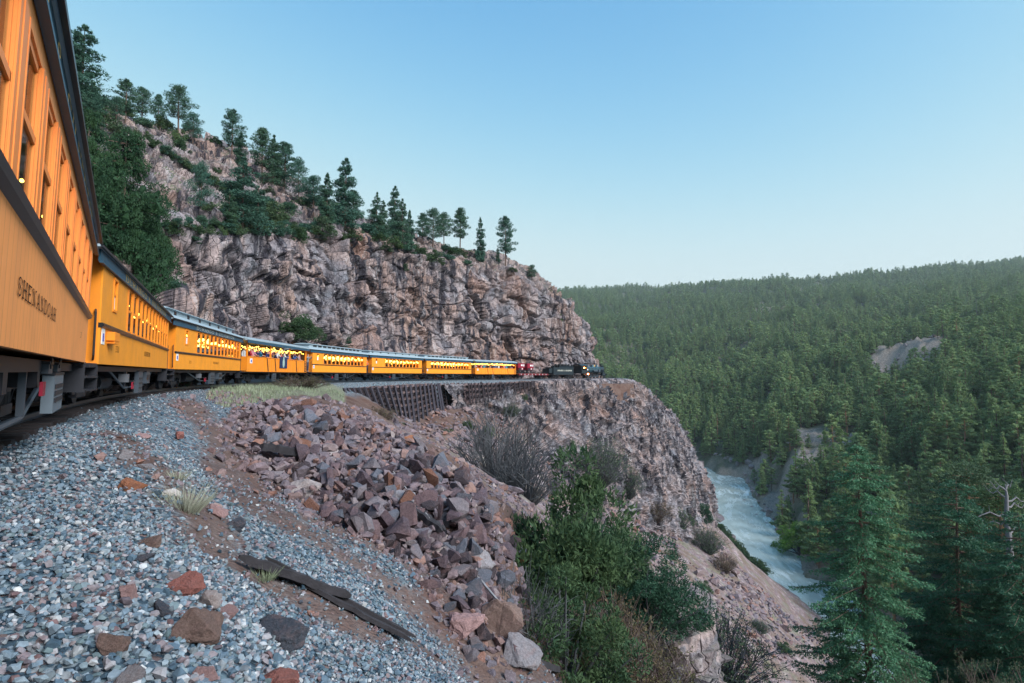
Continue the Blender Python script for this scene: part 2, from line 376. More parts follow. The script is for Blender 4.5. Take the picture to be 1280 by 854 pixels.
# near ground sheet, finer towards the camera
nr, na = 500, 390
rr = np.exp(np.linspace(math.log(0.7), math.log(620), nr)); aa = np.linspace(R(-66), R(66), na)
RRg, AAg = np.meshgrid(rr, aa, indexing='ij')
gx = (RRg * np.sin(AAg)).ravel(); gy = (RRg * np.cos(AAg)).ravel()
gz = ground(gx, gy)
lat, zr, st = track_lat(gx, gy)
gr_a = in_poly(gx, gy, GRASSY) * 0.9 + 0.0
low_a = sstep(8, 16, lat) * sstep(14, 40, np.hypot(gx, gy)); low_a = np.where(lat < -3.5, 0.7, low_a)
g_me = mesh_np('ground', np.stack([gx, gy, gz], 1), grid_faces(nr, na)[:, ::-1], M_GROUND, True, {'gravel': gravel_mask(gx, gy), 'grass': gr_a, 'low': low_a})
tag(link('ground', g_me), kind='structure')

# ------------------------------------------------------------------ upper cliff and the hill above it
def col(*pts): return np.array([at(*q) for q in pts])
UC = [
    col((-30, 480, 10), (-20, 400, 13), (0, 330, 18), (30, 260, 26), (60, 190, 36), (74, 130, 50), (84, 96, 62), (84, 90, 85)),
    col((30, 478, 14), (45, 400, 17), (60, 330, 22), (80, 270, 30), (92, 210, 42), (98, 150, 54), (100, 118, 66), (100, 112, 90)),
    col((110, 470, 21), (120, 400, 24), (130, 345, 29), (140, 295, 36), (148, 240, 48), (150, 190, 60), (148, 150, 74), (150, 143, 98)),
    col((170, 464, 28), (185, 400, 31), (195, 345, 35), (200, 290, 42), (202, 260, 54), (205, 205, 68), (205, 175, 82), (210, 168, 104)),
    col((215, 455, 35), (215, 390, 38), (215, 340, 40), (215, 290, 44), (218, 275, 54), (235, 215, 72), (255, 185, 88), (262, 180, 110)),
    col((260, 448, 43), (258, 390, 46), (257, 335, 47.5), (257, 288, 50), (262, 273, 60), (285, 222, 78), (315, 206, 94), (325, 203, 118)),
    col((310, 448, 52), (310, 390, 54), (310, 335, 55.5), (310, 292, 57), (315, 276, 66), (340, 245, 82), (365, 236, 98), (372, 234, 120)),
    col((350, 452, 59), (350, 395, 61), (350, 340, 62.5), (350, 290, 64), (355, 276, 72), (378, 262, 86), (392, 256, 100), (398, 256, 122)),
    col((400, 455, 67.5), (400, 400, 69), (400, 345, 70.5), (402, 293, 72), (406, 285, 78), (415, 277, 90), (425, 274, 102), (430, 275, 125)),
    col((450, 458, 77), (450, 405, 78.5), (450, 350, 80), (450, 304, 82), (453, 298, 87), (462, 291, 96), (470, 288, 106), (475, 289, 128)),
    col((500, 460, 87), (500, 408, 88.5), (500, 355, 90), (500, 314, 92), (502, 307, 97), (508, 301, 105), (514, 299, 113), (518, 301, 132)),
    col((550, 463, 98), (550, 415, 99.5), (550, 365, 101), (548, 331, 103), (550, 324, 107), (553, 317, 114), (556, 314, 121), (560, 317, 140)),
    col((600, 466, 109), (600, 418, 110), (600, 372, 111.5), (598, 338, 113), (598, 330, 117), (598, 322, 123), (598, 318, 129), (598, 322, 148)),
    col((645, 468, 121), (645, 425, 122), (644, 382, 123), (642, 348, 124.5), (640, 340, 128), (638, 332, 133), (636, 328, 138), (632, 334, 156)),
    col((685, 470, 132), (684, 430, 132.5), (682, 395, 133), (678, 366, 134), (675, 358, 137), (672, 350, 141), (668, 346, 146), (660, 354, 164)),
    col((717, 471, 142), (715, 440, 142), (711, 408, 142.5), (702, 380, 143.5), (698, 374, 146), (692, 366, 150), (686, 362, 154), (676, 370, 172)),
    col((738, 471, 150), (737, 447, 150), (732, 425, 150.5), (722, 400, 151), (716, 394, 154), (708, 386, 158), (700, 380, 162), (690, 384, 180)),
    col((744, 471, 158), (743, 452, 158), (739, 434, 158.5), (730, 414, 159.5), (724, 408, 163), (715, 400, 168), (706, 396, 172), (692, 398, 188)),
    col((736, 471, 168), (735, 455, 168), (730, 440, 169), (722, 424, 170), (715, 417, 173), (706, 410, 178), (698, 406, 183), (684, 406, 198)),
    col((712, 471, 178), (711, 455, 178), (706, 442, 180), (700, 430, 182), (694, 422, 185), (688, 414, 190), (682, 410, 195), (670, 408, 208)),
    col((650, 471, 188), (650, 455, 189), (648, 442, 191), (646, 430, 194), (644, 422, 198), (642, 412, 204), (640, 406, 210), (636, 402, 222)),
]
# drop the foot of the face a metre below track level
UC = np.array(UC); UC[:, 0, 2] -= 1.6
def sheet(C, nu, nv, vpow=1.0, vk=None):
    tu = np.linspace(0, len(C) - 1, nu); A = crom(C, tu)               # nu, K, 3
    K = C.shape[1]; tv = np.linspace(0, K - 1, nv) if vk is None else np.interp(np.linspace(0, 1, nv), vk[0], vk[1])
    B = crom(np.swapaxes(A, 0, 1), tv)                                  # nv, nu, 3
    return np.swapaxes(B, 0, 1), tu, tv
def rock_sheet(name, C, nu, nv, vk, mat, levels, seed, big, soil_from, flip=False, fade=None):
    G, tu, tv = sheet(C, nu, nv, vk=vk)
    N = grid_normals(G)
    if flip: N = -N
    P = G.reshape(-1, 3); Nf = N.reshape(-1, 3)
    d, blk, blk2 = blocky(P, Nf, levels, seed)
    if soil_from < 50:
        d_t, b1, b2 = blocky(P, Nf, ULT, seed + 40); wt = sstep(2.9, 3.7, np.repeat(tv[None], nu, 0).ravel()); d = d * (1 - wt) + d_t * wt; blk = np.where(wt > .5, b1, blk); blk2 = np.where(wt > .5, b2 * .7, blk2)
    # ledges: horizontal courses step out and in
    zz = P[:, 2] + 0.12 * P[:, 0] + fbm(P * 0.12, 3, seed + 5) * 2.5
    led = (zz / 2.6) - np.floor(zz / 2.6)
    TV = np.repeat(tv[None], nu, 0).ravel(); TU = np.repeat(tu[:, None], nv, 1).ravel()
    up_ = sstep(3.6, 4.8, TV) if soil_from < 50 else 0
    d += big * fbm(P * 0.13, 3, seed + 7) + (0.45 + 0.6 * up_) * (sstep(0.0, 0.2, led) - led)
    if soil_from < 50:
        l2 = (P[:, 2] + 0.05 * P[:, 0] + 1.2 * fbm(P * 0.07, 2, seed + 15)) / 8.5; l2 = l2 - np.floor(l2); d += 0.9 * (1 - up_) * (sstep(0.0, 0.10, l2) - l2)
    d += 0.05 * fbm(P * 2.5, 3, seed + 8)
    w = np.ones(len(P)) if fade is None else fade(TU, TV, P)
    P2 = P + Nf * (d * w)[:, None]
    f = grid_faces(nu, nv)
    if flip: f = f[:, ::-1]
    sl = sstep(soil_from, soil_from + 0.6, TV) * (0.35 + 0.65 * sstep(-0.1, 0.25, fbm(P * 0.09, 4, seed + 77)))
    me = mesh_np(name, P2, f, mat, False, {'blk': blk, 'blk2': blk2, 'soil': sl})
    o = tag(link(name, me), kind='structure')
    return o, G, P2.reshape(nu, nv, 3), N
UL = [(7.5, 5.6, 5.2, 1.05, 1.15, 0.85, 0.035), (2.7, 2.2, 2.5, 0.30, 0.55, 0.42, 0.05), (0.9, 0.8, 0.8, 0.05, 0.10, 0.09, 0.07)]
ULT = [(4.6, 4.6, 1.5, 0.75, 0.55, 0.55, 0.07), (2.2, 2.0, 0.75, 0.26, 0.30, 0.30, 0.08), (0.8, 0.8, 0.5, 0.07, 0.12, 0.10, 0.09)]
UPPER, UG, UP2, UN = rock_sheet('cliff', UC, 840, 390, ([0, 0.5, 0.68, 1.0], [0, 3.0, 4.6, 7.0]), M_ROCK, UL, 100, 1.3, 3.1, fade=lambda u, v, P: .12 + .88 * sstep(.3, 2.2, u))

# ------------------------------------------------------------------ lower cliff under the track
def lcol(top, bot, e, w=False):
    a = at(*top) if not w else np.array(top, float); b = at(*bot) if not w else np.array(bot, float)
    b = b - np.array([0, 0, 2.0]); b[:2] += (b - a)[:2] * 0.12
    o = [a + np.array([-(b - a)[0] * .25, -(b - a)[1] * .25, 0.15])]
    for s in (0.0, .12, .28, .45, .65, .85, 1.0):
        h = 1 - (1 - s) ** e
        o.append(np.array([a[0] + (b[0] - a[0]) * h, a[1] + (b[1] - a[1]) * h, a[2] + (b[2] - a[2]) * s]))
    return np.array(o)
LC = np.array([
    lcol((556, 482, 86), (566, 508, 84), 1.2), lcol((584, 481, 92), (592, 512, 88), 1.2), lcol((622, 480, 99), (645, 536, 93), 1.25),
    lcol((660, 478, 107.5), (700, 592, 96), 1.3), lcol((706, 476, 118), (760, 628, 106), 1.5), lcol((746, 475, 128), (805, 655, 115.5), 1.6),
    lcol((778, 476, 137), (842, 676, 127), 1.9), lcol((798, 480, 145), (866, 672, 138), 2.2), lcol((805, 485, 153), (872, 664, 150), 2.3),
    lcol((34.5, 166, -1.8), (55, 166, -42), 2.2, True), lcol((31, 178, -1.8), (52, 182, -42), 2.0, True), lcol((20, 190, -1.8), (40, 200, -42), 2.0, True)])
LL = [(3.4, 2.6, 6.5, 0.65, 0.8, 0.55, 0.055), (1.4, 1.2, 2.8, 0.26, 0.42, 0.34, 0.06), (0.6, 0.55, 0.9, 0.08, 0.14, 0.12, 0.08)]
LOWER, LG, LP2, LN = rock_sheet('lower_cliff', LC, 560, 270, ([0, 0.08, 1.0], [0, 1.0, 7.0]), M_ROCK_LOW, LL, 300, 1.6, 99, fade=lambda u, v, P: sstep(0.6, 1.6, v) * 0.9 + 0.08)

# ------------------------------------------------------------------ far side of the valley
FC = {
    300: [(500, 540), (700, 500), (1000, 440), (1500, 400), (2200, 366), (3000, 362), (4200, 372)],
    700: [(480, 560), (560, 520), (720, 470), (950, 432), (1300, 400), (1900, 374), (2800, 364), (4200, 372)],
    800: [(474, 571), (520, 550), (600, 518), (720, 482), (900, 447), (1150, 418), (1600, 388), (2300, 366), (2900, 359), (4200, 372)],
    860: [(455, 577), (500, 552), (560, 518), (700, 472), (900, 438), (1150, 408), (1550, 380), (2150, 362), (4200, 378)],
    900: [(408, 589), (440, 566), (500, 538), (590, 502), (720, 462), (900, 430), (1150, 402), (1550, 374), (2000, 356), (4200, 380)],
    1000: [(199, 722), (225, 690), (255, 642), (300, 594), (360, 548), (450, 508), (570, 470), (760, 430), (1020, 400), (1450, 372), (1900, 354), (4200, 380)],
    1100: [(150, 800), (175, 730), (212, 660), (255, 606), (320, 552), (400, 508), (500, 466), (650, 428), (900, 400), (1300, 370), (1800, 348), (4200, 370)],
    1200: [(130, 850), (150, 775), (175, 700), (205, 630), (240, 572), (290, 520), (360, 480), (460, 446), (560, 420), (700, 402), (1000, 374), (1400, 355), (1900, 337), (4200, 360)],
    1290: [(118, 870), (135, 790), (155, 710), (180, 640), (210, 574), (250, 524), (310, 478), (390, 436), (450, 416), (560, 402), (900, 370), (1300, 350), (1900, 331), (4200, 350)],
    1500: [(105, 880), (130, 790), (155, 700), (180, 635), (210, 570), (250, 515), (310, 465), (400, 415), (600, 385), (900, 360), (1900, 340), (4200, 350)],
    1900: [(95, 900), (130, 790), (155, 700), (180, 630), (210, 560), (250, 500), (310, 440), (400, 385), (600, 370), (900, 360), (1900, 340), (4200, 350)]}
_fk = sorted(FC); _lD = np.linspace(math.log(70), math.log(4600), 240)
_FT = []
for k in _fk:
    a = np.array(FC[k], float); D = np.exp(_lD); y = np.interp(_lD, np.log(a[:, 0]), a[:, 1])
    z = np.array([at(k, yy, d)[2] for yy, d in zip(y, D)])
    z = np.where(D < a[0, 0], np.minimum(z, at(k, a[0, 1], a[0, 0])[2] - (a[0, 0] - D) * 0.9), z)
    z = np.where(D > a[-1, 0], at(k, a[-1, 1], a[-1, 0])[2], z)
    _FT.append(z)
_FT = np.array(_FT)
for _ in range(3): _FT[:, 1:-1] = _FT[:, 1:-1] * .5 + (_FT[:, 2:] + _FT[:, :-2]) * .25
_fa = np.array([(k - 640) / FPX for k in _fk])
_RP = np.array([(80, -80, 0), (84, 0, 0), (88, 80, 0), (88, 140, 0), (92, 180, 0), (97, 220, 0), (106, 262, 0), (122, 320, 0), (140, 378, 0), (146, 415, 0), (136, 450, 0), (100, 480, 0), (40, 505, 0), (-40, 530, 0), (-160, 550, 0)], float)
RVC = crom(_RP, np.linspace(0, 14, 160))[:, :2]
KN = []
def farz(x, y, rough=True):
    a = np.clip(x / np.maximum(y, 1), _fa[0], _fa[-1]); l = np.clip(np.log(np.maximum(y, 70)), _lD[0], _lD[-1] - 1e-6)
    i = np.clip(np.searchsorted(_fa, a) - 1, 0, len(_fa) - 2); f = (a - _fa[i]) / (_fa[i + 1] - _fa[i]); f = np.clip(f, 0, 1); f = f * f * (3 - 2 * f)
    q = (l - _lD[0]) / (_lD[1] - _lD[0]); j = np.floor(q).astype(int); g = q - j
    z = (_FT[i, j] * (1 - g) + _FT[i, j + 1] * g) * (1 - f) + (_FT[i + 1, j] * (1 - g) + _FT[i + 1, j + 1] * g) * f
    for kx, ky, kh, kr in KN: z = z + kh * np.exp(-((x - kx) / kr) ** 2 - ((y - ky) / (kr * 1.1)) ** 2)
    if rough:
        p = np.stack([x, y, x * 0], 1); up = sstep(-72, -40, z)
        ridg = 1 - np.abs(fbm(p / 190.0, 4, 61)); s = np.clip(y / 600, 0.15, 1.6)
        z = z + up * ((ridg - 0.8) * 22 * s + fbm(p / 45.0, 4, 63) * 6 * s + fbm(p / 9.0, 3, 65) * 1.4)
        z = z + (1 - up) * fbm(p / 6.0, 4, 66) * 1.2
        k = np.where((y < 620) & (z < -58))[0]
        if len(k):
            d = np.full(len(k), 1e9)
            for c in RVC: d = np.minimum(d, np.hypot(x[k] - c[0], y[k] - c[1]))
            z[k] = np.maximum(z[k], -72.5 + 4.5 * sstep(11.0, 16.5, d + 2.5 * fbm(p[k] / 9.0, 3, 67)))
    return z
t = NT('forest_floor'); p = t.pos()
n1 = t.noise(0.02, 6, p); n2 = t.noise(0.15, 6, p); n3 = t.noise(0.9, 6, p, 0.7)
c = t.mix(t.ramp(n2, [(0.4, 0), (0.6, 1)]), (0.06, 0.08, 0.04), (0.12, 0.11, 0.08))
rockc = t.mix(t.ramp(n3, [(0.3, 0), (0.7, 1)]), (0.19, 0.155, 0.135), (0.36, 0.30, 0.26))
c = t.mix(t.attr('bare'), c, rockc)
c = t.mix(0.6, c, t.ramp(n3, [(0.25, 0.6), (0.75, 1.3)]), 'MULTIPLY')
t.bump(n3, 0.8, 0.6)
M_FOREST = t.out(c, 0.95, 0.1)
def fhit(px, py, d0=150):
    D = np.exp(np.linspace(math.log(d0), math.log(4000), 1200)); u = at(px, py, 1.0); P = D[:, None] * u[None]
    m = np.where(P[:, 2] < farz(P[:, 0], P[:, 1], False))[0]; return P[m[0]] if len(m) else P[-1]
_k = fhit(1135, 462); KN.append((_k[0], _k[1], 26.0, 46.0)); _k2 = fhit(1000, 600); KN.append((_k2[0], _k2[1], 7.0, 18.0))
BARE = [(_k[0] - 6, _k[1] - 12, 34, 44), (_k[0] - 34, _k[1] - 26, 18, 22), (_k[0] + 30, _k[1] - 6, 16, 24), (*fhit(1000, 575)[:2], 20, 22), (*fhit(1045, 575)[:2], 16, 18), (*fhit(985, 610)[:2], 12, 14), (*fhit(1140, 605)[:2], 12, 12), (*fhit(1010, 545)[:2], 16, 24), (*fhit(960, 385)[:2], 60, 60), (*fhit(1080, 375)[:2], 60, 50),
        (*at(1135, 450, 520)[:2], 40, 52), (*at(1150, 470, 450)[:2], 18, 30), (*at(1100, 470, 470)[:2], 14, 14), (*at(1000, 590, 305)[:2], 22, 16), (*at(1060, 570, 330)[:2], 16, 10), (*at(1000, 540, 370)[:2], 20, 12),
        (*at(965, 620, 300)[:2], 14, 14), (*at(1000, 650, 240)[:2], 10, 12), (*at(1090, 640, 226)[:2], 10, 9), (*at(940, 585, 400)[:2], 10, 12), (*at(1140, 600, 250)[:2], 12, 9), (*at(1130, 372, 1300)[:2], 60, 30), (*at(960, 522, 480)[:2], 16, 10)]
def bare_mask(x, y):
    n = fbm(np.stack([x, y, x * 0], 1) / 14.0, 4, 71) * 0.9
    m = np.zeros(len(x))
    for bx, by, rx, ry in BARE: m = np.maximum(m, 1 - sstep(0.5, 1.2, np.hypot((x - bx) / rx, (y - by) / ry) + n * .6))
    z = farz(x, y, False); m = np.maximum(m, (1 - sstep(-69, -52, z + n * 8)) * (0.2 + 0.6 * sstep(-0.1, 0.3, n)))
    return m
fr = np.exp(np.linspace(math.log(75), math.log(4500), 350)); fa = np.linspace(-0.45, 1.7, 350)
Fy, Fa = np.meshgrid(fr, fa, indexing='ij'); fx = (Fy * Fa).ravel(); fy = Fy.ravel()
bm_ = bare_mask(fx, fy)
fz = farz(fx, fy) 
pf = np.stack([fx, fy, fz], 1)
c_, o_, e_, a_, b_ = voro(pf / np.array([6, 6, 7.]), 91)
fz = fz + bm_ * ((c_ - .4) * 4.5 + (o_[:, 0] * (a_ - .5)) * 5) * np.clip(fy / 400, .5, 1)
tag(link('valley_side', mesh_np('valley_side', np.stack([fx, fy, fz], 1), grid_faces(350, 350), M_FOREST, True, {'bare': bm_})), kind='structure')

# a plain of earth below everything, out to the horizon
V = [(-9000, -9000, -82), (9000, -9000, -82), (9000, 9000, -82), (-9000, 9000, -82)]
tag(link('terrain', mesh_np('terrain', V, [(0, 1, 2, 3)], M_FOREST, False)), kind='structure')

# ------------------------------------------------------------------ river
RV = crom(np.array([(80, -80, 0), (84, 0, 0), (88, 80, 0), (88, 140, 0), (92, 180, 0), (97, 220, 0), (106, 262, 0), (122, 320, 0), (140, 378, 0), (146, 415, 0), (136, 450, 0), (100, 480, 0), (40, 505, 0), (-40, 530, 0), (-160, 550, 0)], float), np.linspace(0, 14, 500))
tn = np.gradient(RV[:, :2], axis=0); tn /= np.linalg.norm(tn, axis=1, keepdims=True); RVN = np.stack([tn[:, 1], -tn[:, 0]], 1)
cross = np.linspace(-26, 26, 60)
rx = RV[:, None, 0] + RVN[:, None, 0] * cross; ry = RV[:, None, 1] + RVN[:, None, 1] * cross
along = np.r_[0, np.cumsum(np.hypot(*np.diff(RV[:, :2], axis=0).T))]
q = np.stack([np.repeat(along[:, None], 60, 1).ravel() / 9, np.repeat(cross[None], 500, 0).ravel() / 3.2, np.zeros(500 * 60)], 1)
wv = fbm(q, 4, 201); rz = -70 + 0.28 * wv + 0.2 * np.maximum(0, fbm(q * 2.1, 3, 203))
t = NT('river_water'); u = t.n('Attribute', attribute_name='flow').outputs['Vector']
fl = t.noise(1.0, 8, t.map(u, (0.11, 0.55, 1)), 0.62); foam = t.noise(1.0, 8, t.map(u, (0.055, 0.22, 1)), 0.66)
c = t.mix(t.ramp(fl, [(0.3, 0), (0.7, 1)]), (0.34, 0.385, 0.36), (0.44, 0.485, 0.46))
ff = t.math('MULTIPLY', t.ramp(foam, [(0.50, 0), (0.72, 1)]), t.attr('rapid'))
c = t.mix(ff, c, (0.72, 0.78, 0.8))
t.bump(fl, 0.2, 0.3)
M_WATER = t.out(c, t.math('MULTIPLY_ADD', ff, 0.5), 0.5); M_WATER.node_tree.nodes[-1].inputs[2].default_value = 0.22
AL = np.repeat(along[:, None], 60, 1).ravel(); CR = np.repeat(cross[None], 500, 0).ravel()
rapid = 0.45 + 0.8 * sstep(0.0, 0.5, fbm(np.stack([AL / 40, CR / 14, AL * 0], 1), 3, 205) + 0.15)
wm = mesh_np('river', np.stack([rx.ravel(), ry.ravel(), rz], 1), grid_faces(500, 60), M_WATER, True, {'rapid': rapid})
fa_ = wm.attributes.new('flow', 'FLOAT_VECTOR', 'POINT'); fa_.data.foreach_set('vector', np.stack([AL, CR + 3 * np.sin(AL / 25), AL * 0], 1).astype(np.float32).ravel())
tag(link('river', wm), kind='structure')

# sight-line tests against the undisplaced sheets, for standing things on them
def bvh_of(G, su, sv):
    g = G[::su, ::sv]; nu, nv = g.shape[:2]
    return BVHTree.FromPolygons([tuple(v) for v in g.reshape(-1, 3)], [tuple(f) for f in grid_faces(nu, nv).tolist()])
B_UP = bvh_of(UP2, 3, 3); B_LOW = bvh_of(LP2, 3, 3)
B_FAR = bvh_of(np.stack([fx, fy, fz], 1).reshape(350, 350, 3), 3, 3)
B_GND = bvh_of(np.stack([gx, gy, gz], 1).reshape(nr, na, 3), 3, 3)
def hit(px, py, trees=None):
    best = None
    for b in (trees or (B_UP, B_LOW, B_FAR, B_GND)):
        h = b.ray_cast(Vector((0, 0, 0)), ray(px, py))
        if h[0] is not None and (best is None or h[3] < best[1]): best = (h[0], h[3])
    return best[0] if best else None
def drop(x, y, tree, z0=400):
    h = tree.ray_cast(Vector((x, y, z0)), Vector((0, 0, -1)))
    return h[0].z if h[0] is not None else None
# ------------------------------------------------------------------ small solid-shape collector
class Mb:
    def __init__(s): s.v = []; s.f = []; s.mi = []; s.cur = 0
    def add(s, vs, fs):
        k = len(s.v); s.v += [tuple(v) for v in vs]; s.f += [tuple(i + k for i in f) for f in fs]; s.mi += [s.cur] * len(fs); return s
    def box(s, x0, x1, y0, y1, z0, z1):
        v = [(x, y, z) for x in (x0, x1) for y in (y0, y1) for z in (z0, z1)]
        return s.add(v, [(0, 1, 3, 2), (4, 6, 7, 5), (0, 4, 5, 1), (2, 3, 7, 6), (0, 2, 6, 4), (1, 5, 7, 3)])
    def bar(s, a, b, w, h=None):
        a = Vector(a); b = Vector(b); d = (b - a).normalized(); h = h or w
        up = Vector((0, 0, 1)) if abs(d.z) < .95 else Vector((1, 0, 0))
        r = d.cross(up).normalized(); u = r.cross(d)
        c = [r * (i * w / 2) + u * (j * h / 2) for i, j in ((-1, -1), (1, -1), (1, 1), (-1, 1))]
        return s.add([a + q for q in c] + [b + q for q in c], [(3, 2, 1, 0), (4, 5, 6, 7)] + [(i, (i + 1) % 4, 4 + (i + 1) % 4, 4 + i) for i in range(4)])
    def tube(s, pts, r, n=8, cap=True):
        pts = [Vector(p) for p in pts]; rs = r if isinstance(r, (list, tuple)) else [r] * len(pts)
        vs = []; ref = None
        for i, p in enumerate(pts):
            d = (pts[min(i + 1, len(pts) - 1)] - pts[max(i - 1, 0)]).normalized()
            if ref is None: ref = Vector((0, 0, 1)) if abs(d.z) < .9 else Vector((1, 0, 0))
            a = d.cross(ref).normalized(); b = a.cross(d); ref = b
            vs += [p + (a * math.cos(2 * math.pi * k / n) + b * math.sin(2 * math.pi * k / n)) * rs[i] for k in range(n)]
        fs = [(i * n + k, i * n + (k + 1) % n, (i + 1) * n + (k + 1) % n, (i + 1) * n + k) for i in range(len(pts) - 1) for k in range(n)]
        if cap: fs += [tuple(range(n))[::-1], tuple((len(pts) - 1) * n + k for k in range(n))]
        return s.add(vs, fs)
    def prism(s, prof, x0, x1):
        """profile of (y, z) points extruded along x"""
        n = len(prof)
        return s.add([(x0, y, z) for y, z in prof] + [(x1, y, z) for y, z in prof],
                     [tuple(range(n)), tuple(range(n, 2 * n))[::-1]] + [(i, n + i, n + (i + 1) % n, (i + 1) % n) for i in range(n)])
    def ball(s, c, r, n=6, m=4):
        rx, ry, rz = r if isinstance(r, (tuple, list)) else (r, r, r)
        vs = [(c[0], c[1], c[2] + rz)]
        for j in range(1, m):
            for k in range(n):
                a = math.pi * j / m; b = 2 * math.pi * k / n
                vs.append((c[0] + rx * math.sin(a) * math.cos(b), c[1] + ry * math.sin(a) * math.sin(b), c[2] + rz * math.cos(a)))
        vs.append((c[0], c[1], c[2] - rz)); L = len(vs) - 1
        fs = [(0, 1 + k, 1 + (k + 1) % n) for k in range(n)] + [(L, L - n + (k + 1) % n, L - n + k) for k in range(n)]
        for j in range(m - 2):
            fs += [(1 + j * n + k, 1 + (j + 1) * n + k, 1 + (j + 1) * n + (k + 1) % n, 1 + j * n + (k + 1) % n) for k in range(n)]
        return s.add(vs, fs)
    def mesh(s, name, mats, smooth=False):
        me = bpy.data.meshes.new(name); me.from_pydata(s.v, [], s.f)
        for m in (mats if isinstance(mats, (list, tuple)) else [mats]): me.materials.append(m)
        me.polygons.foreach_set('material_index', s.mi)
        bm = bmesh.new(); bm.from_mesh(me); bmesh.ops.recalc_face_normals(bm, faces=bm.faces); bm.to_mesh(me); bm.free()
        if smooth: me.polygons.foreach_set('use_smooth', [True] * len(me.polygons)); me.set_sharp_from_angle(angle=R(40))
        return me
    def build(s, name, mats, parent=None, smooth=False): return link(name, s.mesh(name, mats, smooth), parent)

# ------------------------------------------------------------------ train materials
def paint(name, col, rough=0.42, board=0.0, dirt=0.42):
    t = NT(name); v = t.objco(); n = t.noise(1.6, 6, v, 0.65); n2 = t.noise(1.0, 5, t.map(v, (9, 9, 0.8)), 0.6)
    c = t.mix(t.math('MULTIPLY', t.ramp(n, [(0.42, 0), (0.75, 1)]), dirt), col, tuple(x * 0.55 + 0.02 for x in col))
    c = t.mix(t.math('MULTIPLY', t.ramp(n2, [(0.5, 0), (0.8, 1)]), dirt * 0.8), c, tuple(x * 0.7 + 0.05 for x in col))
    low = t.n('SeparateXYZ', {0: v}).outputs[2]
    c = t.mix(t.math('MULTIPLY', t.ramp(low, [(0.9, 1.0), (1.25, 0.0)]) if False else n2, 0.0), c, c)
    if board:
        w = t.n('TexWave', {'Vector': v, 'Scale': 1.0 / board * 0.159, 'Distortion': 0.0, 'Detail': 0.0}, wave_type='BANDS', bands_direction='X', wave_profile='SAW').outputs[1]
        g = t.ramp(w, [(0.0, 0.0), (0.08, 1.0), (0.92, 1.0), (1.0, 0.0)])
        t.bump(t.math('ADD', g, t.math('MULTIPLY', n2, 0.25)), 0.35, 0.006)
        c = t.mix(1.0, c, t.ramp(g, [(0.0, 0.74), (1.0, 1.0)]), 'MULTIPLY')
    return t.out(c, rough, 0.25)
M_OR = paint('orange_coach_paint', (0.86, 0.31, 0.022), 0.55, 0.075)
M_OR1 = paint('salmon_orange_coach_paint', (0.92, 0.34, 0.10), 0.6, 0.075)
M_ORT1 = paint('salmon_orange_trim_paint', (0.88, 0.27, 0.055), 0.5)
M_LET = simple('black_lettering', (0.012, 0.012, 0.014), 0.9, 0.05)
M_OR2 = paint('orange_trim_paint', (0.86, 0.27, 0.02), 0.5)
M_ORG = paint('gondola_orange_paint', (0.86, 0.27, 0.02), 0.4)
M_NAVY = paint('letterboard_navy_paint', (0.02, 0.075, 0.125), 0.45)
M_BLACK = paint('black_trim_paint', (0.018, 0.02, 0.024), 0.35)
M_ROOF = paint('blue_grey_roof_paint', (0.33, 0.42, 0.48), 0.45)
M_IRON = simple('dark_running_gear', (0.018, 0.02, 0.028), 0.55, 0.4, 0.2)
M_GREY = simple('grey_box_paint', (0.05, 0.065, 0.085), 0.5)
M_WOOD = simple('varnished_wood', (0.20, 0.09, 0.035), 0.4, 0.4, 0, 0.25)
M_CREAM = simple('cream_ceiling', (0.22, 0.15, 0.08), 0.6)
M_SEAT = simple('dark_seat', (0.05, 0.025, 0.022), 0.7)
M_RED = paint('red_paint', (0.26, 0.012, 0.035), 0.45)
M_GREYL = simple('light_grey_box_paint', (0.12, 0.155, 0.19), 0.5)
M_TAG = simple('pale_tag', (0.12, 0.13, 0.15), 0.5)
M_WHITE = simple('white_paint', (0.75, 0.76, 0.78), 0.5)
M_GOLD = simple('gold_lettering', (0.75, 0.50, 0.14), 0.6)
M_PALE = simple('pale_lettering', (0.62, 0.62, 0.55), 0.5)
M_BLUEP = simple('blue_mark', (0.05, 0.10, 0.45), 0.5)
def emitm(name, col, st):
    t = NT(name); t.b.inputs['Emission Color'].default_value = (*col, 1); t.b.inputs['Emission Strength'].default_value = st
    t.b.inputs['Base Color'].default_value = (*col, 1); return t.m
M_BULB = emitm('warm_bulb', (1.0, 0.52, 0.08), 4.5); M_BULB2 = emitm('warm_bulb_open', (1.0, 0.50, 0.08), 2.2)
M_FIRE = emitm('firebox_glow', (1.0, 0.30, 0.06), 14.0)
t = NT('window_glass'); tr = t.n('BsdfTransparent', {0: (0.82, 0.88, 0.9)}); gl = t.n('BsdfGlossy', {'Roughness': 0.04})
fr_ = t.math('MULTIPLY_ADD', t.math('POWER', t.n('LayerWeight', {0: .5}).outputs[1], 4.0), .30); t.t.nodes[-1].inputs[2].default_value = .03; mx = t.n('MixShader', {0: fr_}); t.t.links.new(tr.outputs[0], mx.inputs[1]); t.t.links.new(gl.outputs[0], mx.inputs[2])
t.t.links.new(mx.outputs[0], t.t.nodes['Material Output'].inputs[0]); M_GLASS = t.m

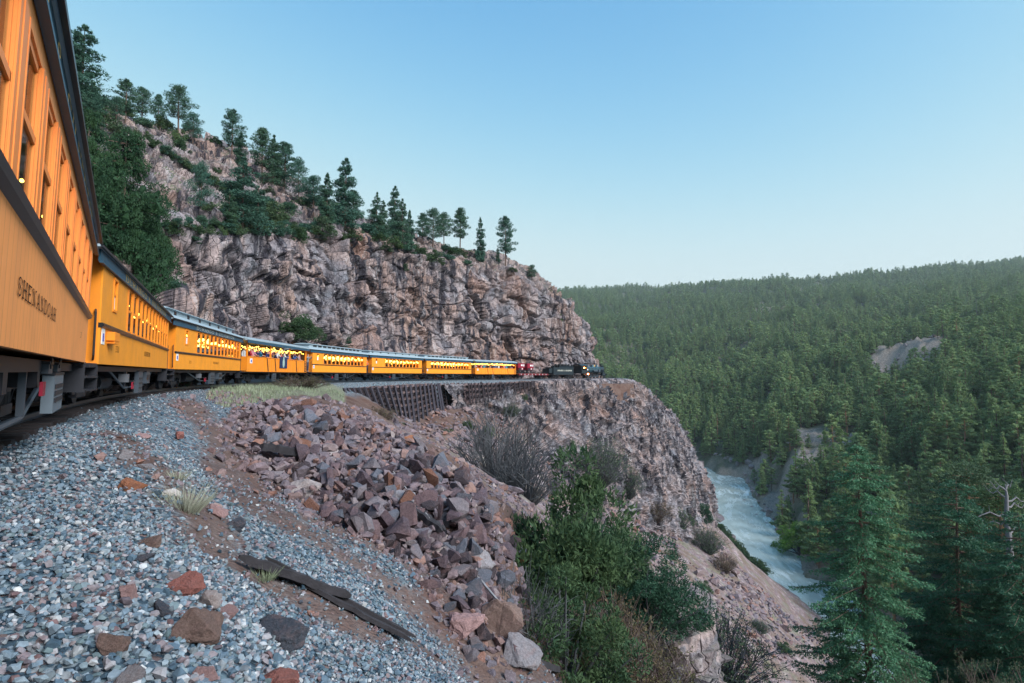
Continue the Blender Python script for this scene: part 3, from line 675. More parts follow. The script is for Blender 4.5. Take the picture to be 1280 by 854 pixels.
# ------------------------------------------------------------------ serif lettering drawn as flat strokes
def _arc(cx, cy, rx, ry, a0, a1, n=9): return [(cx + rx * math.cos(R(a0 + (a1 - a0) * i / n)), cy + ry * math.sin(R(a0 + (a1 - a0) * i / n))) for i in range(n + 1)]
T_, h_ = 0.20, 0.085
def _vs(x, y0=0, y1=1): return [([(x, y0), (x, y1)], T_)] + [([(x - .17, y), (x + .17, y)], h_) for y in (0.03, 0.97) if (y < .5 and y0 == 0) or (y > .5 and y1 == 1)]
_b = lambda pts, w: (pts, w)
GL = {
    'H': (1.0, _vs(.2) + _vs(.8) + [_b([(.2, .5), (.8, .5)], h_)]),
    'E': (.9, _vs(.2) + [_b([(.2, .97), (.8, .97)], h_), _b([(.2, .03), (.82, .03)], h_), _b([(.2, .5), (.6, .5)], h_), _b([(.8, .97), (.8, .75)], h_), _b([(.82, .03), (.82, .27)], h_), _b([(.6, .4), (.6, .6)], h_)]),
    'N': (1.05, [_b([(.2, 0), (.2, 1)], h_), _b([(.85, 0), (.85, 1)], h_), _b([(.22, .97), (.83, .03)], T_), _b([(.05, .97), (.3, .97)], h_), _b([(.7, .97), (1.0, .97)], h_), _b([(.05, .03), (.35, .03)], h_)]),
    'A': (1.05, [_b([(.5, 1), (.16, 0)], h_), _b([(.5, 1), (.86, 0)], T_), _b([(.27, .35), (.72, .35)], h_), _b([(.03, .03), (.3, .03)], h_), _b([(.7, .03), (1.02, .03)], h_)]),
    'D': (1.0, _vs(.2) + [_b([(.2, .97), (.5, .97)] + _arc(.5, .5, .38, .47, 90, -90) + [(.2, .03)], None)]),
    'O': (1.05, [_b(_arc(.52, .5, .4, .47, 0, 360, 20), None)]),
    'S': (.85, [_b([(.72, .72)] + _arc(.42, .74, .27, .23, 20, 200, 8) + [(.25, .6), (.6, .42)] + _arc(.42, .26, .29, .23, 40, -170, 9), -.11), _b([(.74, .62), (.74, .97)], h_), _b([(.12, .03), (.12, .4)], h_)]),
    'U': (1.0, _vs(.2, .3, 1)[:1] + [_b([(.03, .97), (.37, .97)], h_), _b([(.65, .97), (.98, .97)], h_), _b([(.2, .35)] + _arc(.5, .3, .3, .27, 180, 360, 8) + [(.8, 1)], h_)]),
    'R': (1.0, _vs(.2) + [_b([(.2, .97), (.5, .97)] + _arc(.5, .74, .26, .23, 90, -90, 8) + [(.2, .51)], None), _b([(.48, .5), (.88, .03)], .13)]),
    'G': (1.0, [_b(_arc(.5, .5, .38, .47, 50, 310, 14), None), _b([(.78, 0.05), (.78, .42)], T_), _b([(.6, .42), (.95, .42)], h_), _b([(.78, .7), (.78, .97)], h_)]),
    'I': (.5, _vs(.25)), 'L': (.85, _vs(.2) + [_b([(.2, .03), (.8, .03)], h_), _b([(.8, .03), (.8, .3)], h_)]),
    'V': (1.0, [_b([(.14, 1), (.5, 0)], T_), _b([(.86, 1), (.5, 0)], h_), _b([(0, .97), (.3, .97)], h_), _b([(.7, .97), (1, .97)], h_)]),
    'T': (.95, _vs(.48, 0, 1)[:2] + [_b([(.08, .97), (.88, .97)], h_), _b([(.08, .97), (.08, .72)], h_), _b([(.88, .97), (.88, .72)], h_)]),
    '&': (1.0, [_b([(.85, .03), (.28, .72)] + _arc(.42, .78, .17, .19, 200, -60, 9) + [(.22, .36)] + _arc(.4, .24, .26, .21, 140, 330, 9) + [(.82, .5)], .1)]),
    '3': (.8, [_b(_arc(.36, .75, .25, .22, 150, -80, 8) + _arc(.36, .26, .29, .23, 80, -160, 9), .1)]),
    '2': (.8, [_b(_arc(.38, .73, .26, .24, 160, -20, 8) + [(.12, .05), (.7, .05)], .1)]),
    '7': (.8, [_b([(.1, .7), (.1, .95), (.7, .95), (.35, 0)], .1)]), '0': (.8, [_b(_arc(.38, .5, .26, .47, 0, 360, 16), .1)]),
    '6': (.8, [_b([(.6, .9), (.3, .75), (.13, .35)] + _arc(.38, .27, .25, .24, 160, -200, 12), .1)]),
    '4': (.8, [_b([(.55, 0), (.55, 1), (.08, .3), (.75, .3)], .09)]), '1': (.5, _vs(.25)), '5': (.8, [_b([(.65, .95), (.2, .95), (.16, .55)] + _arc(.36, .3, .28, .27, 110, -150, 9), .1)]),
    '8': (.8, [_b(_arc(.38, .75, .21, .21, 0, 360, 12), .09), _b(_arc(.38, .27, .27, .25, 0, 360, 12), .09)]),
    ' ': (.55, [])}
def lettering(txt, hgt, wid, sx=1.0, depth=0.0):
    """flat strokes in the x-z plane, centred; wid = total width"""
    tot = sum(GL[c][0] + .12 for c in txt); k = wid / tot; b = Mb(); x = -wid / 2
    for c in txt:
        w, st = GL[c]
        for pts, lw in st:
            for i in range(len(pts) - 1):
                (ax, ay), (bx, by) = pts[i], pts[i + 1]
                if lw is None:      # round strokes swell at the sides
                    m = abs(by - ay) / (math.hypot(bx - ax, by - ay) + 1e-6); q = .06 + .11 * m
                elif lw < 0: q = -lw * (.55 + .6 * abs(math.sin(math.pi * i / (len(pts) - 1))))
                else: q = lw
                dx, dy = (bx - ax) * k, (by - ay) * hgt; L = math.hypot(dx, dy) or 1
                nx, ny = -dy / L, dx / L
                ww = q * hgt / 2
                wx = ww * (1.25 if abs(dy) > abs(dx) else 1)
                A = (x + ax * k, ay * hgt - hgt / 2); B = (x + bx * k, by * hgt - hgt / 2)
                b.add([(A[0] + nx * wx, 0, A[1] + ny * wx), (A[0] - nx * wx, 0, A[1] - ny * wx), (B[0] - nx * wx, 0, B[1] - ny * wx), (B[0] + nx * wx, 0, B[1] + ny * wx)], [(0, 1, 2, 3)])
        x += (w + .12) * k
    return b

# ------------------------------------------------------------------ coaches (x forward, y left, z up from the rail)
HW = 1.25; SILLZ = 0.93; LH = 7.0
def roof_prof(e=1.345, z=3.13, side=0):
    """lower deck of the roof, as a closed (y, z) outline"""
    up = [(-e, z), (-e, z + .045), (-1.2, z + .17), (-.95, z + .27), (-.78, z + .32), (.78, z + .32), (.95, z + .27), (1.2, z + .17), (e, z + .045), (e, z)]
    return up + [(.9, z - .01), (-.9, z - .01)]
def truck(parent, x, yo, full=True):
    b = Mb()
    for s in (-1, 1):
        y = yo + s * .72
        b.box(x - 1.15, x + 1.15, y - .05, y + .05, .52, .66); b.box(x - .45, x + .45, y - .07, y + .07, .2, .34)
        b.bar((x - .95, y, .56), (x - .4, y, .26), .06); b.bar((x + .95, y, .56), (x + .4, y, .26), .06)
        for q in (-.85, .85):
            b.box(x + q - .13, x + q + .13, y - .09, y + .12 * s + .02, .28, .52)
        for q in (-.25, 0, .25): b.tube([(x + q, y, .32), (x + q, y, .54)], .07, 8)
    b.box(x - .18, x + .18, yo - .8, yo + .8, .5, .72)
    o = b.build('truck', M_IRON, parent)
    for q in (-.85, .85):
        w = Mb()
        for s in (-1, 1):
            yy = yo + s * .457
            w.tube([(x + q, yy - .05, .36), (x + q, yy + .05, .36)], .35, 20); w.tube([(x + q, yy - .07 * s, .36), (x + q, yy - .04 * s, .36)], .38, 20)
        w.tube([(x + q, yo - .7, .36), (x + q, yo + .7, .36)], .06, 8)
        w.build('wheelset', M_IRON, o)
    return o
def underframe(parent, boxes, rods=True):
    b = Mb(); b.box(-LH, LH, -1.1, 1.1, .78, .9); b.box(-LH - .5, -LH, -.3, .3, .62, .86); b.box(LH, LH + .5, -.3, .3, .62, .86)
    for x in (-2.2, 0.4, 2.4): b.box(x - .1, x + .1, -1.1, 1.1, .62, .78)
    b.tube([(-3.1, -.5, .5), (-1.6, -.5, .5)], .2, 12)
    b.tube([(1.0, -.75, .55), (2.1, -.75, .55)], .14, 10)
    b.build('underframe', M_IRON, parent)
    if rods:
        r = Mb()
        for y in (-1.02, 1.02): r.tube([(-4.6, y, .88), (-2.0, y, .34), (2.0, y, .34), (4.6, y, .88)], .028, 6)
        for y in (-1.02, 1.02):
            for x in (-2, 2): r.bar((x, y, .36), (x, y, .82), .06)
        r.build('truss_rod', M_GREY, parent)
    for (x0, x1, z0, z1, m, nm) in boxes:
        q = Mb(); q.box(x0, x1, -1.16, -1.13 if nm == 'red_plate' else (-1.05 if nm == 'battery_box' else -.95), z0, z1)
        if x1 - x0 > .3:
            q.cur = 1
            for k in range(3): q.box(x0 + .1, x1 - .1, -1.172, -1.158, z0 + .12 + k * (z1 - z0 - .2) / 3, z0 + .17 + k * (z1 - z0 - .2) / 3)
            q.box(x0 - .02, x1 + .02, -1.168, -.93, z1, z1 + .03)
        q.build(nm, [m, M_IRON], parent)
def coach(name, label, belt=.80, wins=None, wz=1.92, small=None, cler='vents', text=None, ttxt='DURANGO & SILVERTON', letter=M_GOLD, name_txt=None, num=None, fancy=False, m1=None, m2=None, bulbs=26, bulb_r=.075, seed=0, boxes=(), detail=True):
    M_OR, M_OR2 = m1 or globals()['M_OR'], m2 or globals()['M_OR2']
    rt = empty(name); tag(rt, label, 'passenger coach', 'yellow coaches of the train')
    zb, zt = SILLZ + belt, SILLZ + wz            # window opening from belt top to zt
    lo = Mb()
    for s in (-1, 1): lo.box(-LH, LH, s * HW - .02, s * HW + .02, SILLZ, zb - .07)
    lo.build('side_panel', M_OR, rt)
    nw, x0, pitch, pw = wins
    xs = [x0 + i * pitch for i in range(nw)]      # window centres
    ow = pitch - pw
    up = Mb()
    for s in (-1, 1):
        up.box(-LH, LH, s * HW - .018, s * HW + .018, zt, SILLZ + 1.97)
        a, b2 = xs[0] - ow / 2, xs[-1] + ow / 2
        if small is None: up.box(-LH, a, s * HW - .018, s * HW + .018, zb, zt)
        else:
            sx = small
            up.box(-LH, sx - .2, s * HW - .018, s * HW + .018, zb, zt); up.box(sx + .2, a, s * HW - .018, s * HW + .018, zb, zt)
            up.box(sx - .2, sx + .2, s * HW - .018, s * HW + .018, zb, SILLZ + 1.2); up.box(sx - .2, sx + .2, s * HW - .018, s * HW + .018, SILLZ + 1.84, zt)
        up.box(b2, LH, s * HW - .018, s * HW + .018, zb, zt)
    up.build('upper_panel', M_OR, rt)
    be = Mb()
    for s in (-1, 1):
        be.prism([(s * (HW + .02), zb - .1), (s * (HW + .065), zb - .08), (s * (HW + .075), zb - .03), (s * (HW + .05), zb - .015), (s * (HW + .05), zb), (s * (HW - .02), zb), (s * (HW - .02), zb - .1)], -LH - .004, LH + .004)
    be.build('belt_rail', M_BLACK, rt)
    # posts: fluted, one mesh shared
    pm = Mb(); d = .07 if fancy else .03
    pm.box(-pw / 2, pw / 2, -HW - .020, -HW + .02, zb, zt)
    pm.box(-pw / 2 + .03, pw / 2 - .03, -HW - .026, -HW - .018, zb, zt)
    pm.box(-pw * .16, pw * .16, -HW - .032, -HW - .02, zb, zt)
    if fancy: pm.box(-pw / 2 + .01, -pw / 2 + .04, -HW - .030, -HW - .0, zb, zt); pm.box(pw / 2 - .04, pw / 2 - .01, -HW - .030, -HW, zb, zt)
    pme = pm.mesh('post', M_OR2)
    px_ = [xs[0] - pitch / 2] + [x + pitch / 2 for x in xs]
    for x in px_: link('post', pme, rt, (x, 0, 0))
    # far side posts in one part
    fp = Mb()
    for x in px_: fp.box(x - pw / 2, x + pw / 2, HW - .05, HW + .04, zb, zt)
    fp.build('far_side_posts', M_WOOD, rt)
    # window: sash frame with panes, one mesh shared
    fr2 = Mb(); zm = zb + (zt - zb) * .52; y0 = -HW - .016; w2 = ow / 2
    for (za, zc, yo) in ((zb, zm, 0.0), (zm - .04, zt, .03)):
        y = y0 + yo * .4
        fr2.box(-w2, -w2 + .025, y, y + .025, za, zc); fr2.box(w2 - .025, w2, y, y + .025, za, zc)
        fr2.box(-w2, w2, y, y + .03, za, za + .055); fr2.box(-w2, w2, y, y + .03, zc - .05, zc)
    fme = fr2.mesh('window', M_OR2)
    gm_ = Mb(); gm_.box(-w2 + .02, w2 - .02, y0 + .012, y0 + .016, zb + .04, zm - .03); gm_.box(-w2 + .02, w2 - .02, y0 + .024, y0 + .028, zm, zt - .04)
    gme = gm_.mesh('pane', M_GLASS)
    for i, x in enumerate(xs):
        w = link('window', fme, rt, (x, 0, 0)); link('pane', gme, w)
    if small is not None:
        f2 = Mb()
        for s in (-1,):
            f2.box(small - .25, small + .25, -HW - .04, -HW - .0, SILLZ + 1.15, SILLZ + 1.205); f2.box(small - .25, small + .25, -HW - .04, -HW, SILLZ + 1.835, SILLZ + 1.89)
            f2.box(small - .25, small - .19, -HW - .038, -HW, SILLZ + 1.2, SILLZ + 1.84); f2.box(small + .19, small + .25, -HW - .038, -HW, SILLZ + 1.2, SILLZ + 1.84)
            f2.box(small - .2, small + .2, -HW - .01, -HW + .03, SILLZ + 1.52, SILLZ + 1.56)
        w = f2.build('window', M_OR2, rt)
        q = Mb(); q.box(small - .2, small + .2, -HW + .01, -HW + .016, SILLZ + 1.2, SILLZ + 1.52); q.build('pane', M_WHITE if detail else M_GLASS, w)
        q = Mb(); q.box(small - .2, small + .2, -HW + .02, -HW + .026, SILLZ + 1.56, SILLZ + 1.84); q.build('pane', M_GLASS, w)
    # letterboard, roof, clerestory
    lb = Mb()
    for s in (-1, 1):
        lb.box(-LH - .5, LH + .5, s * (HW + .03) - .02, s * (HW + .03) + .02, SILLZ + 1.965, 3.135)
        lb.box(-LH - .5, LH + .5, s * (HW + .055) - .03, s * (HW + .055) + .03, SILLZ + 1.935, SILLZ + 1.97)
    lb.build('letterboard', M_NAVY, rt)
    rf = Mb(); rf.prism(roof_prof(), -LH - .75, LH + .75)
    ro = rf.build('roof', M_ROOF, rt, True)
    gt = Mb()
    for s in (-1, 1): gt.box(-LH - .76, LH + .76, s * 1.352 - .02, s * 1.352 + .02, 3.118, 3.165)
    gt.build('gutter', M_BLACK, ro)
    cl = Mb(); zc0, zc1 = 3.4, 3.68
    cl.box(-LH + .3, LH - .3, -.72, .72, zc0, zc1)
    if cler != 'none':
        cl.build('clerestory', M_ROOF, ro)
        cr = Mb(); cr.prism([(-.85, zc1), (-.85, zc1 + .03), (-.5, zc1 + .11), (0, zc1 + .14), (.5, zc1 + .11), (.85, zc1 + .03), (.85, zc1)], -LH + .1, LH - .1)
        cr.build('clerestory_roof', M_ROOF, ro, True)
        vm = Mb()
        if cler == 'vents': vm.box(-.17, .17, -.735, -.7, zc0 + .07, zc1 - .03); vx = [-5.4, -3.3, -1.2, .9, 3.0, 5.1]
        elif cler == 'row': vm.box(-.38, .38, -.735, -.7, zc0 + .08, zc1 - .03); vx = [-5.5 + i * 1.1 for i in range(11)]
        else: vm.box(-.16, .16, -.735, -.7, zc0 + .1, zc1 - .04); vx = [-6 + i * 2.0 for i in range(7)]
        vme = vm.mesh('clerestory_vent', M_BLACK)
        for x in vx: link('clerestory_vent', vme, ro, (x, 0, 0))
    # ends and platform
    for x in (-LH + .0, LH - .04): en = Mb(); en.box(x, x + .04, -HW + .02, HW - .02, SILLZ, 3.12); en.build('end_wall', M_OR2, rt)
    dr = Mb(); dr.box(-LH - .02, -LH - .001, -.4, .4, SILLZ + .05, SILLZ + 2.0); dr.build('end_door', M_WOOD, rt)
    dr = Mb(); dr.box(LH + .001, LH + .02, -.4, .4, SILLZ + .05, SILLZ + 2.0); dr.build('end_door', M_WOOD, rt)
    for s in (-1, 1):
        pl = Mb(); pl.box(s * LH - (.72 if s < 0 else 0), s * LH + (.72 if s > 0 else 0), -HW, HW, .86, .94); pl.build('platform', M_IRON, rt)
    for s in (-1, 1):
        rl = Mb()
        xx = s * (LH + .66)
        for y in (-1.15, -.75, .75, 1.15): rl.tube([(xx, y, .9), (xx, y, 1.95)], .022, 6)
        for z in (1.9, 1.5): rl.tube([(xx, -1.15, z), (xx, -.75, z)], .022, 6); rl.tube([(xx, .75, z), (xx, 1.15, z)], .022, 6)
        rl.tube([(s * (LH + .02), -1.18, 2.0), (s * (LH + .12), -1.2, 1.95), (s * (LH + .12), -1.2, 1.1), (s * (LH + .02), -1.18, 1.02)], .02, 6)
        for k in range(4): rl.tube([(xx, -1.15 + k * .1, 1.0 + .15 * (k % 2)), (xx, -1.1 + k * .1, 1.45)], .012, 5)
        rl.build('platform_railing', M_BLACK, rt)
    for s in (-1, 1):
        stp = Mb()
        for k in range(2): stp.box(s * (LH + .36) - .3, s * (LH + .36) + .3, -1.28 + .0, -.95, .42 + k * .24, .46 + k * .24)
        stp.box(s * (LH + .06) - .02, s * (LH + .06) + .02, -1.27, -.95, .42, .9)
        stp.build('steps', M_IRON, rt)
    # inside
    it = Mb(); it.box(-LH + .06, LH - .06, -1.2, 1.2, .95, 1.0); it.cur = 1; it.box(-LH + .06, LH - .06, -1.2, 1.2, 3.02, 3.05)
    it.build('interior', [M_WOOD, M_CREAM], rt)
    st_ = Mb()
    for i in range(int(13 / .95)):
        x = -6.3 + i * .95
        for y in (-.72, .72): st_.box(x - .05, x + .05, y - .42, y + .42, 1.3, 2.12); st_.box(x, x + .42, y - .42, y + .42, 1.32, 1.42)
    st_.build('seats', M_SEAT, rt)
    rr_ = random.Random(seed)
    lb2 = Mb()
    for i in range(bulbs):
        x = -LH + .7 + i * (2 * LH - 1.4) / (bulbs - 1)
        for y in (-.98, .55): lb2.ball((x + rr_.uniform(-.1, .1), y, 2.62 - .22 * abs(math.sin(i * .9)) + rr_.uniform(-.06, .06)), bulb_r, 6, 4)
        if i % 2: lb2.ball((x, .95, 2.35 + rr_.uniform(-.15, .1)), bulb_r * .8, 6, 4)
    lb2.build('string_of_bulbs', M_BULB, rt)
    if text:
        o = lettering(ttxt, .17, text).build('lettering', letter, rt); o.location = (0.3, -HW - .058, SILLZ + 2.075)
    if name_txt:
        tx, hg, wd, xx, zz = name_txt; o = lettering(tx, hg, wd).build('name_lettering', M_LET, rt); o.location = (xx, -HW - .026, SILLZ + zz)
    for (tx, hg, wd, xx, zz) in (num or []):
        o = lettering(tx, hg, wd).build('number', M_LET, rt); o.location = (xx, -HW - .026, SILLZ + zz)
    sg_ = Mb(); sg_.box(-LH + .12, -LH + .42, -HW - .03, -HW - .018, zb - .42, zb - .1); sg_.cur = 1; sg_.box(-LH + .2, -LH + .34, -HW - .034, -HW - .029, zb - .36, zb - .2)
    if detail: sg_.build('notice_plate', [M_WHITE, M_BLUEP], rt)
    underframe(rt, boxes); truck(rt, -4.7, .2); truck(rt, 4.7, .2)
    for ch in rt.children:
        if ch.name.split('.')[0] in ('string_of_bulbs', 'far_side_posts', 'seats', 'lettering', 'name_lettering'): ch['kind'] = 'stuff'
    return rt
BX = [(-1.5, -.75, .12, .78, M_GREY, 'battery_box'), (.9, 1.25, .45, .8, M_GREY, 'junction_box'), (-2.35, -2.1, .3, .52, M_RED, 'red_plate')]
BX2 = [(-.3, .6, .15, .78, M_GREY, 'battery_box'), (1.5, 2.4, .4, .78, M_GREY, 'tool_box'), (-1.5, -1.2, .3, .5, M_RED, 'red_plate'), (-2.4, -2.15, .5, .72, M_TAG, 'pale_tag')]
CARS = {}
CARS[1] = coach('passenger_coach', 'nearest orange coach seen steeply along its side, with the name SHENANDOAH', belt=.835, wins=(13, -5.6, .96, .36), wz=1.80, fancy=True, m1=M_OR1, m2=M_ORT1, text=10.2, letter=M_GOLD,
                name_txt=('SHENANDOAH', .112, 2.3, .34, .365), num=[('27', .08, .26, 5.24, .38)], cler='vents', bulbs=16, bulb_r=.018, seed=1, boxes=[(3.3, 4.5, .30, .74, M_GREYL, 'battery_box'), (-1.6, -.9, .66, .84, M_GREY, 'junction_box'), (2.6, 3.0, .76, .86, M_GREY, 'air_valve'), (2.2, 2.42, .54, .68, M_RED, 'red_plate'), (3.6, 4.0, .78, .86, M_GREY, 'air_valve')], detail=False)
CARS[2] = coach('passenger_coach', 'second coach from the camera, square small window and small yellow box on its side', belt=.82, wins=(12, -3.35, .86, .27), small=-5.6, text=9.8, seed=2, num=[('330', .14, .5, -5.0, .36), ('7', .1, .12, 5.9, .34)], name_txt=None, boxes=BX2, bulbs=20, bulb_r=.05)
CARS[3] = coach('passenger_coach', 'third coach from the camera, brightly lit windows and six square roof vents', belt=.80, wins=(12, -3.3, .86, .24), small=-5.4, text=8.6, letter=M_PALE, seed=3, num=[('323', .12, .45, -4.7, .36), ('4', .1, .12, 5.9, .34)], boxes=BX2, bulbs=30, bulb_r=.085)
CARS[5] = coach('passenger_coach', 'first closed coach ahead of the near open car, long row of roof windows', belt=.80, wins=(11, -4.2, .98, .24), small=-5.9, cler='row', seed=5, boxes=BX, bulbs=32, bulb_r=.1)
CARS[6] = coach('passenger_coach', 'coach with small red-framed window behind the person in orange vest', belt=.78, wins=(10, -3.3, .98, .24), small=-5.9, cler='small', seed=6, boxes=BX, bulbs=30, bulb_r=.1)
CARS[7] = coach('passenger_coach', 'farthest closed coach, just behind the far open car', belt=.78, wins=(13, -5.4, .92, .22), cler='row', seed=7, boxes=BX, bulbs=34, bulb_r=.11)
# small fittings of single cars
q = Mb(); q.box(-6.35, -5.75, -HW - .17, -HW - .02, SILLZ + .5, SILLZ + .68); q.box(-6.3, -5.8, -HW - .16, -HW - .02, SILLZ + .44, SILLZ + .5); q.build('marker_box', M_OR2, CARS[2])
o = lettering('SILVERTON', .13, 1.5).build('name_lettering', M_LET, CARS[2]); o.location = (0.4, -HW - .026, SILLZ + .4)
o = lettering('DURANGO', .12, 1.3).build('name_lettering', M_LET, CARS[3]); o.location = (0.3, -HW - .026, SILLZ + .4)

def open_car(name, label, seed, banner=False, bulb_r=.055):
    rt = empty(name); tag(rt, label, 'open gondola car', 'open gondola cars of the train')
    zt = SILLZ + 1.02; b = Mb()
    for s in (-1, 1): b.box(-LH, LH, s * HW - .02, s * HW + .02, SILLZ - .05, zt)
    for x in (-LH, LH - .04): b.box(x, x + .04, -HW + .03, HW - .03, SILLZ - .05, zt)
    b.build('side_panel', M_ORG, rt)
    xs = [-5.2, -3.7, -2.2, -.7, 1.6, 3.1, 4.6, 5.9]
    vb = Mb(); vb.box(-.03, .03, -HW - .045, -HW - .02, SILLZ - .04, zt - .01); vm = vb.mesh('side_rib', M_ORG)
    for x in xs: link('side_rib', vm, rt, (x, 0, 0))
    db = Mb(); db.bar((-.14, -HW - .045, zt - .02), (.16, -HW - .045, SILLZ), .05, .05); dm = db.mesh('diagonal_brace', M_IRON)
    for x in (-3.1, -1.4, 3.9): link('diagonal_brace', dm, rt, (x, 0, 0))
    cr = Mb(); cr.box(-LH - .02, LH + .02, -HW - .05, -HW + .05, zt, zt + .04); cr.box(-LH - .02, LH + .02, HW - .05, HW + .05, zt, zt + .04); cr.build('top_rail', M_ORG, rt)
    pm = Mb(); pm.box(-.05, .05, -HW - .0, -HW + .1, zt, 3.1); pme = pm.mesh('roof_post', M_ORG)
    pm2 = Mb(); pm2.box(-.05, .05, HW - .1, HW, zt, 3.1); pme2 = pm2.mesh('roof_post', M_ORG)
    for x in (-6.9, -2.3, 2.3, 6.9): link('roof_post', pme, rt, (x, 0, 0)); link('roof_post', pme2, rt, (x, 0, 0))
    rf = Mb(); rf.prism([(-1.42, 3.12), (-1.42, 3.2), (-1.1, 3.33), (-.5, 3.45), (0, 3.48), (.5, 3.45), (1.1, 3.33), (1.42, 3.2), (1.42, 3.12), (1.3, 3.1), (0, 3.3), (-1.3, 3.1)], -LH - .3, LH + .3)
    ro = rf.build('roof', M_ROOF, rt, True)
    fa = Mb()
    for s in (-1, 1): fa.box(-LH - .3, LH + .3, s * 1.4 - .02, s * 1.4 + .02, 2.92, 3.14)
    fa.build('fascia', M_NAVY, ro)
    fl = Mb(); fl.box(-LH, LH, -1.22, 1.22, .9, .96); fl.build('floor', M_WOOD, rt)
    be = Mb()
    for x in range(-6, 7): be.box(x - .25, x + .25, .1, .6, 1.35, 1.42); be.box(x - .25, x + .25, .55, .62, 1.4, 1.8)
    be.build('bench', M_WOOD, rt)
    rr_ = random.Random(seed); lb2 = Mb()
    for i in range(34):
        x = -6.8 + i * .41
        for y in (-1.0, -.1, .95): lb2.ball((x + rr_.uniform(-.1, .1), y, 2.78 - .14 * abs(math.sin(i * .75 + y)) + rr_.uniform(-.04, .04)), bulb_r * rr_.uniform(.7, 1.1), 6, 4)
    lb2.build('string_of_bulbs', M_BULB2, rt)
    q = Mb(); q.box(-6.5, -6.1, -HW - .04, -HW - .022, SILLZ + .55, SILLZ + .9); q.cur = 1; q.box(-6.4, -6.2, -HW - .044, -HW - .039, SILLZ + .62, SILLZ + .8); q.build('notice_plate', [M_WHITE, M_BLUEP], rt)
    q = Mb()
    for k in range(4): q.box(6.35, 6.75, -HW - .07, -HW - .04, SILLZ + .05 + k * .24, SILLZ + .08 + k * .24)
    q.box(6.33, 6.36, -HW - .07, -HW - .02, SILLZ, zt); q.box(6.74, 6.77, -HW - .07, -HW - .02, SILLZ, zt); q.build('grab_ladder', M_IRON, rt)
    if banner:
        q = Mb(); q.box(-.45, 1.35, -HW - .075, -HW - .055, SILLZ + .28, SILLZ + 1.22)
        q.cur = 1; q.ball((.45, -HW - .075, SILLZ + .72), (.26, .012, .40), 12, 8); q.ball((.45, -HW - .08, SILLZ + 1.1), (.15, .012, .12), 10, 6)
        q.build('banner', [M_BLUEB, M_FIG], rt)
    underframe(rt, BX[:1], False); truck(rt, -4.9, .2); truck(rt, 4.9, .2)
    return rt
M_BLUEB = simple('dark_blue_banner', (0.015, 0.03, 0.09), 0.6); M_FIG = simple('pale_green_figure', (0.34, 0.45, 0.4), 0.6, var=0.4, sc=9)
CARS[4] = open_car('open_gondola_car', 'open gondola car with roof, crowd at the rail and dark banner hung on its side', 41, True)
CARS[8] = open_car('open_gondola_car', 'far open gondola car just behind the red flatcar load', 42, False, .08)
ROLL = {1: 1.3, 2: .6, 3: .6, 4: .6, 5: .5, 6: .5, 7: .4, 8: .3, 9: .3, 10: 0}
SZ = {1: (.10, .235), 2: (.228, .317), 3: (.30, .36), 4: (.36, .37), 5: (.37, .37), 6: (.37, .37), 7: (.37, .37), 8: (.37, .37), 9: (.37, .37), 10: (.37, .37)}
def place_car(o, t0, t1, roll, z0, z1):
    """stand a car between two stations of the line, leaning into the curve"""
    a = crom(_C, np.array([t0]))[0]; b = crom(_C, np.array([t1]))[0]
    f = Vector((b[0] - a[0], b[1] - a[1], z1 - z0)).normalized()
    l = Vector((-f.y, f.x, 0)).normalized(); u = f.cross(l)
    r_ = R(roll); l2 = l * math.cos(r_) + u * math.sin(r_); u2 = u * math.cos(r_) - l * math.sin(r_)
    mid = Vector(((a[0] + b[0]) / 2, (a[1] + b[1]) / 2, (z0 + z1) / 2))
    org = mid + l2 * HW - u2 * SILLZ
    o.matrix_world = Matrix(((f.x, l2.x, u2.x, org.x), (f.y, l2.y, u2.y, org.y), (f.z, l2.z, u2.z, org.z), (0, 0, 0, 1)))
CARS_T = 1
for k, o in CARS.items(): place_car(o, k + 1, k + 2, ROLL[k], *SZ[k])

# ------------------------------------------------------------------ flatcar with two red motor cars
fc = empty('flatcar'); tag(fc, 'low maroon flatcar between the far open car and the tender', 'flatcar')
M_MAR = paint('maroon_paint', (0.16, 0.02, 0.03), 0.5)
b = Mb(); b.box(-6.2, 6.2, -1.2, 1.2, .85, 1.0); b.build('deck', M_WOOD, fc)
b = Mb()
for s in (-1, 1): b.prism([(s * 1.22, .7), (s * 1.22, 1.02), (s * 1.16, 1.02), (s * 1.16, .7)], -6.2, 6.2)
b.build('side_sill', M_MAR, fc)
pk = Mb(); pk.box(-.06, .06, -1.27, -1.225, .74, .98); pkm = pk.mesh('stake_pocket', M_WHITE)
for i in range(8): link('stake_pocket', pkm, fc, (-5.4 + i * 1.5, 0, 0))
truck(fc, -4.5, .1); truck(fc, 4.5, .1)
place_car(fc, 10.0, 11.0, 2, .37, .37)
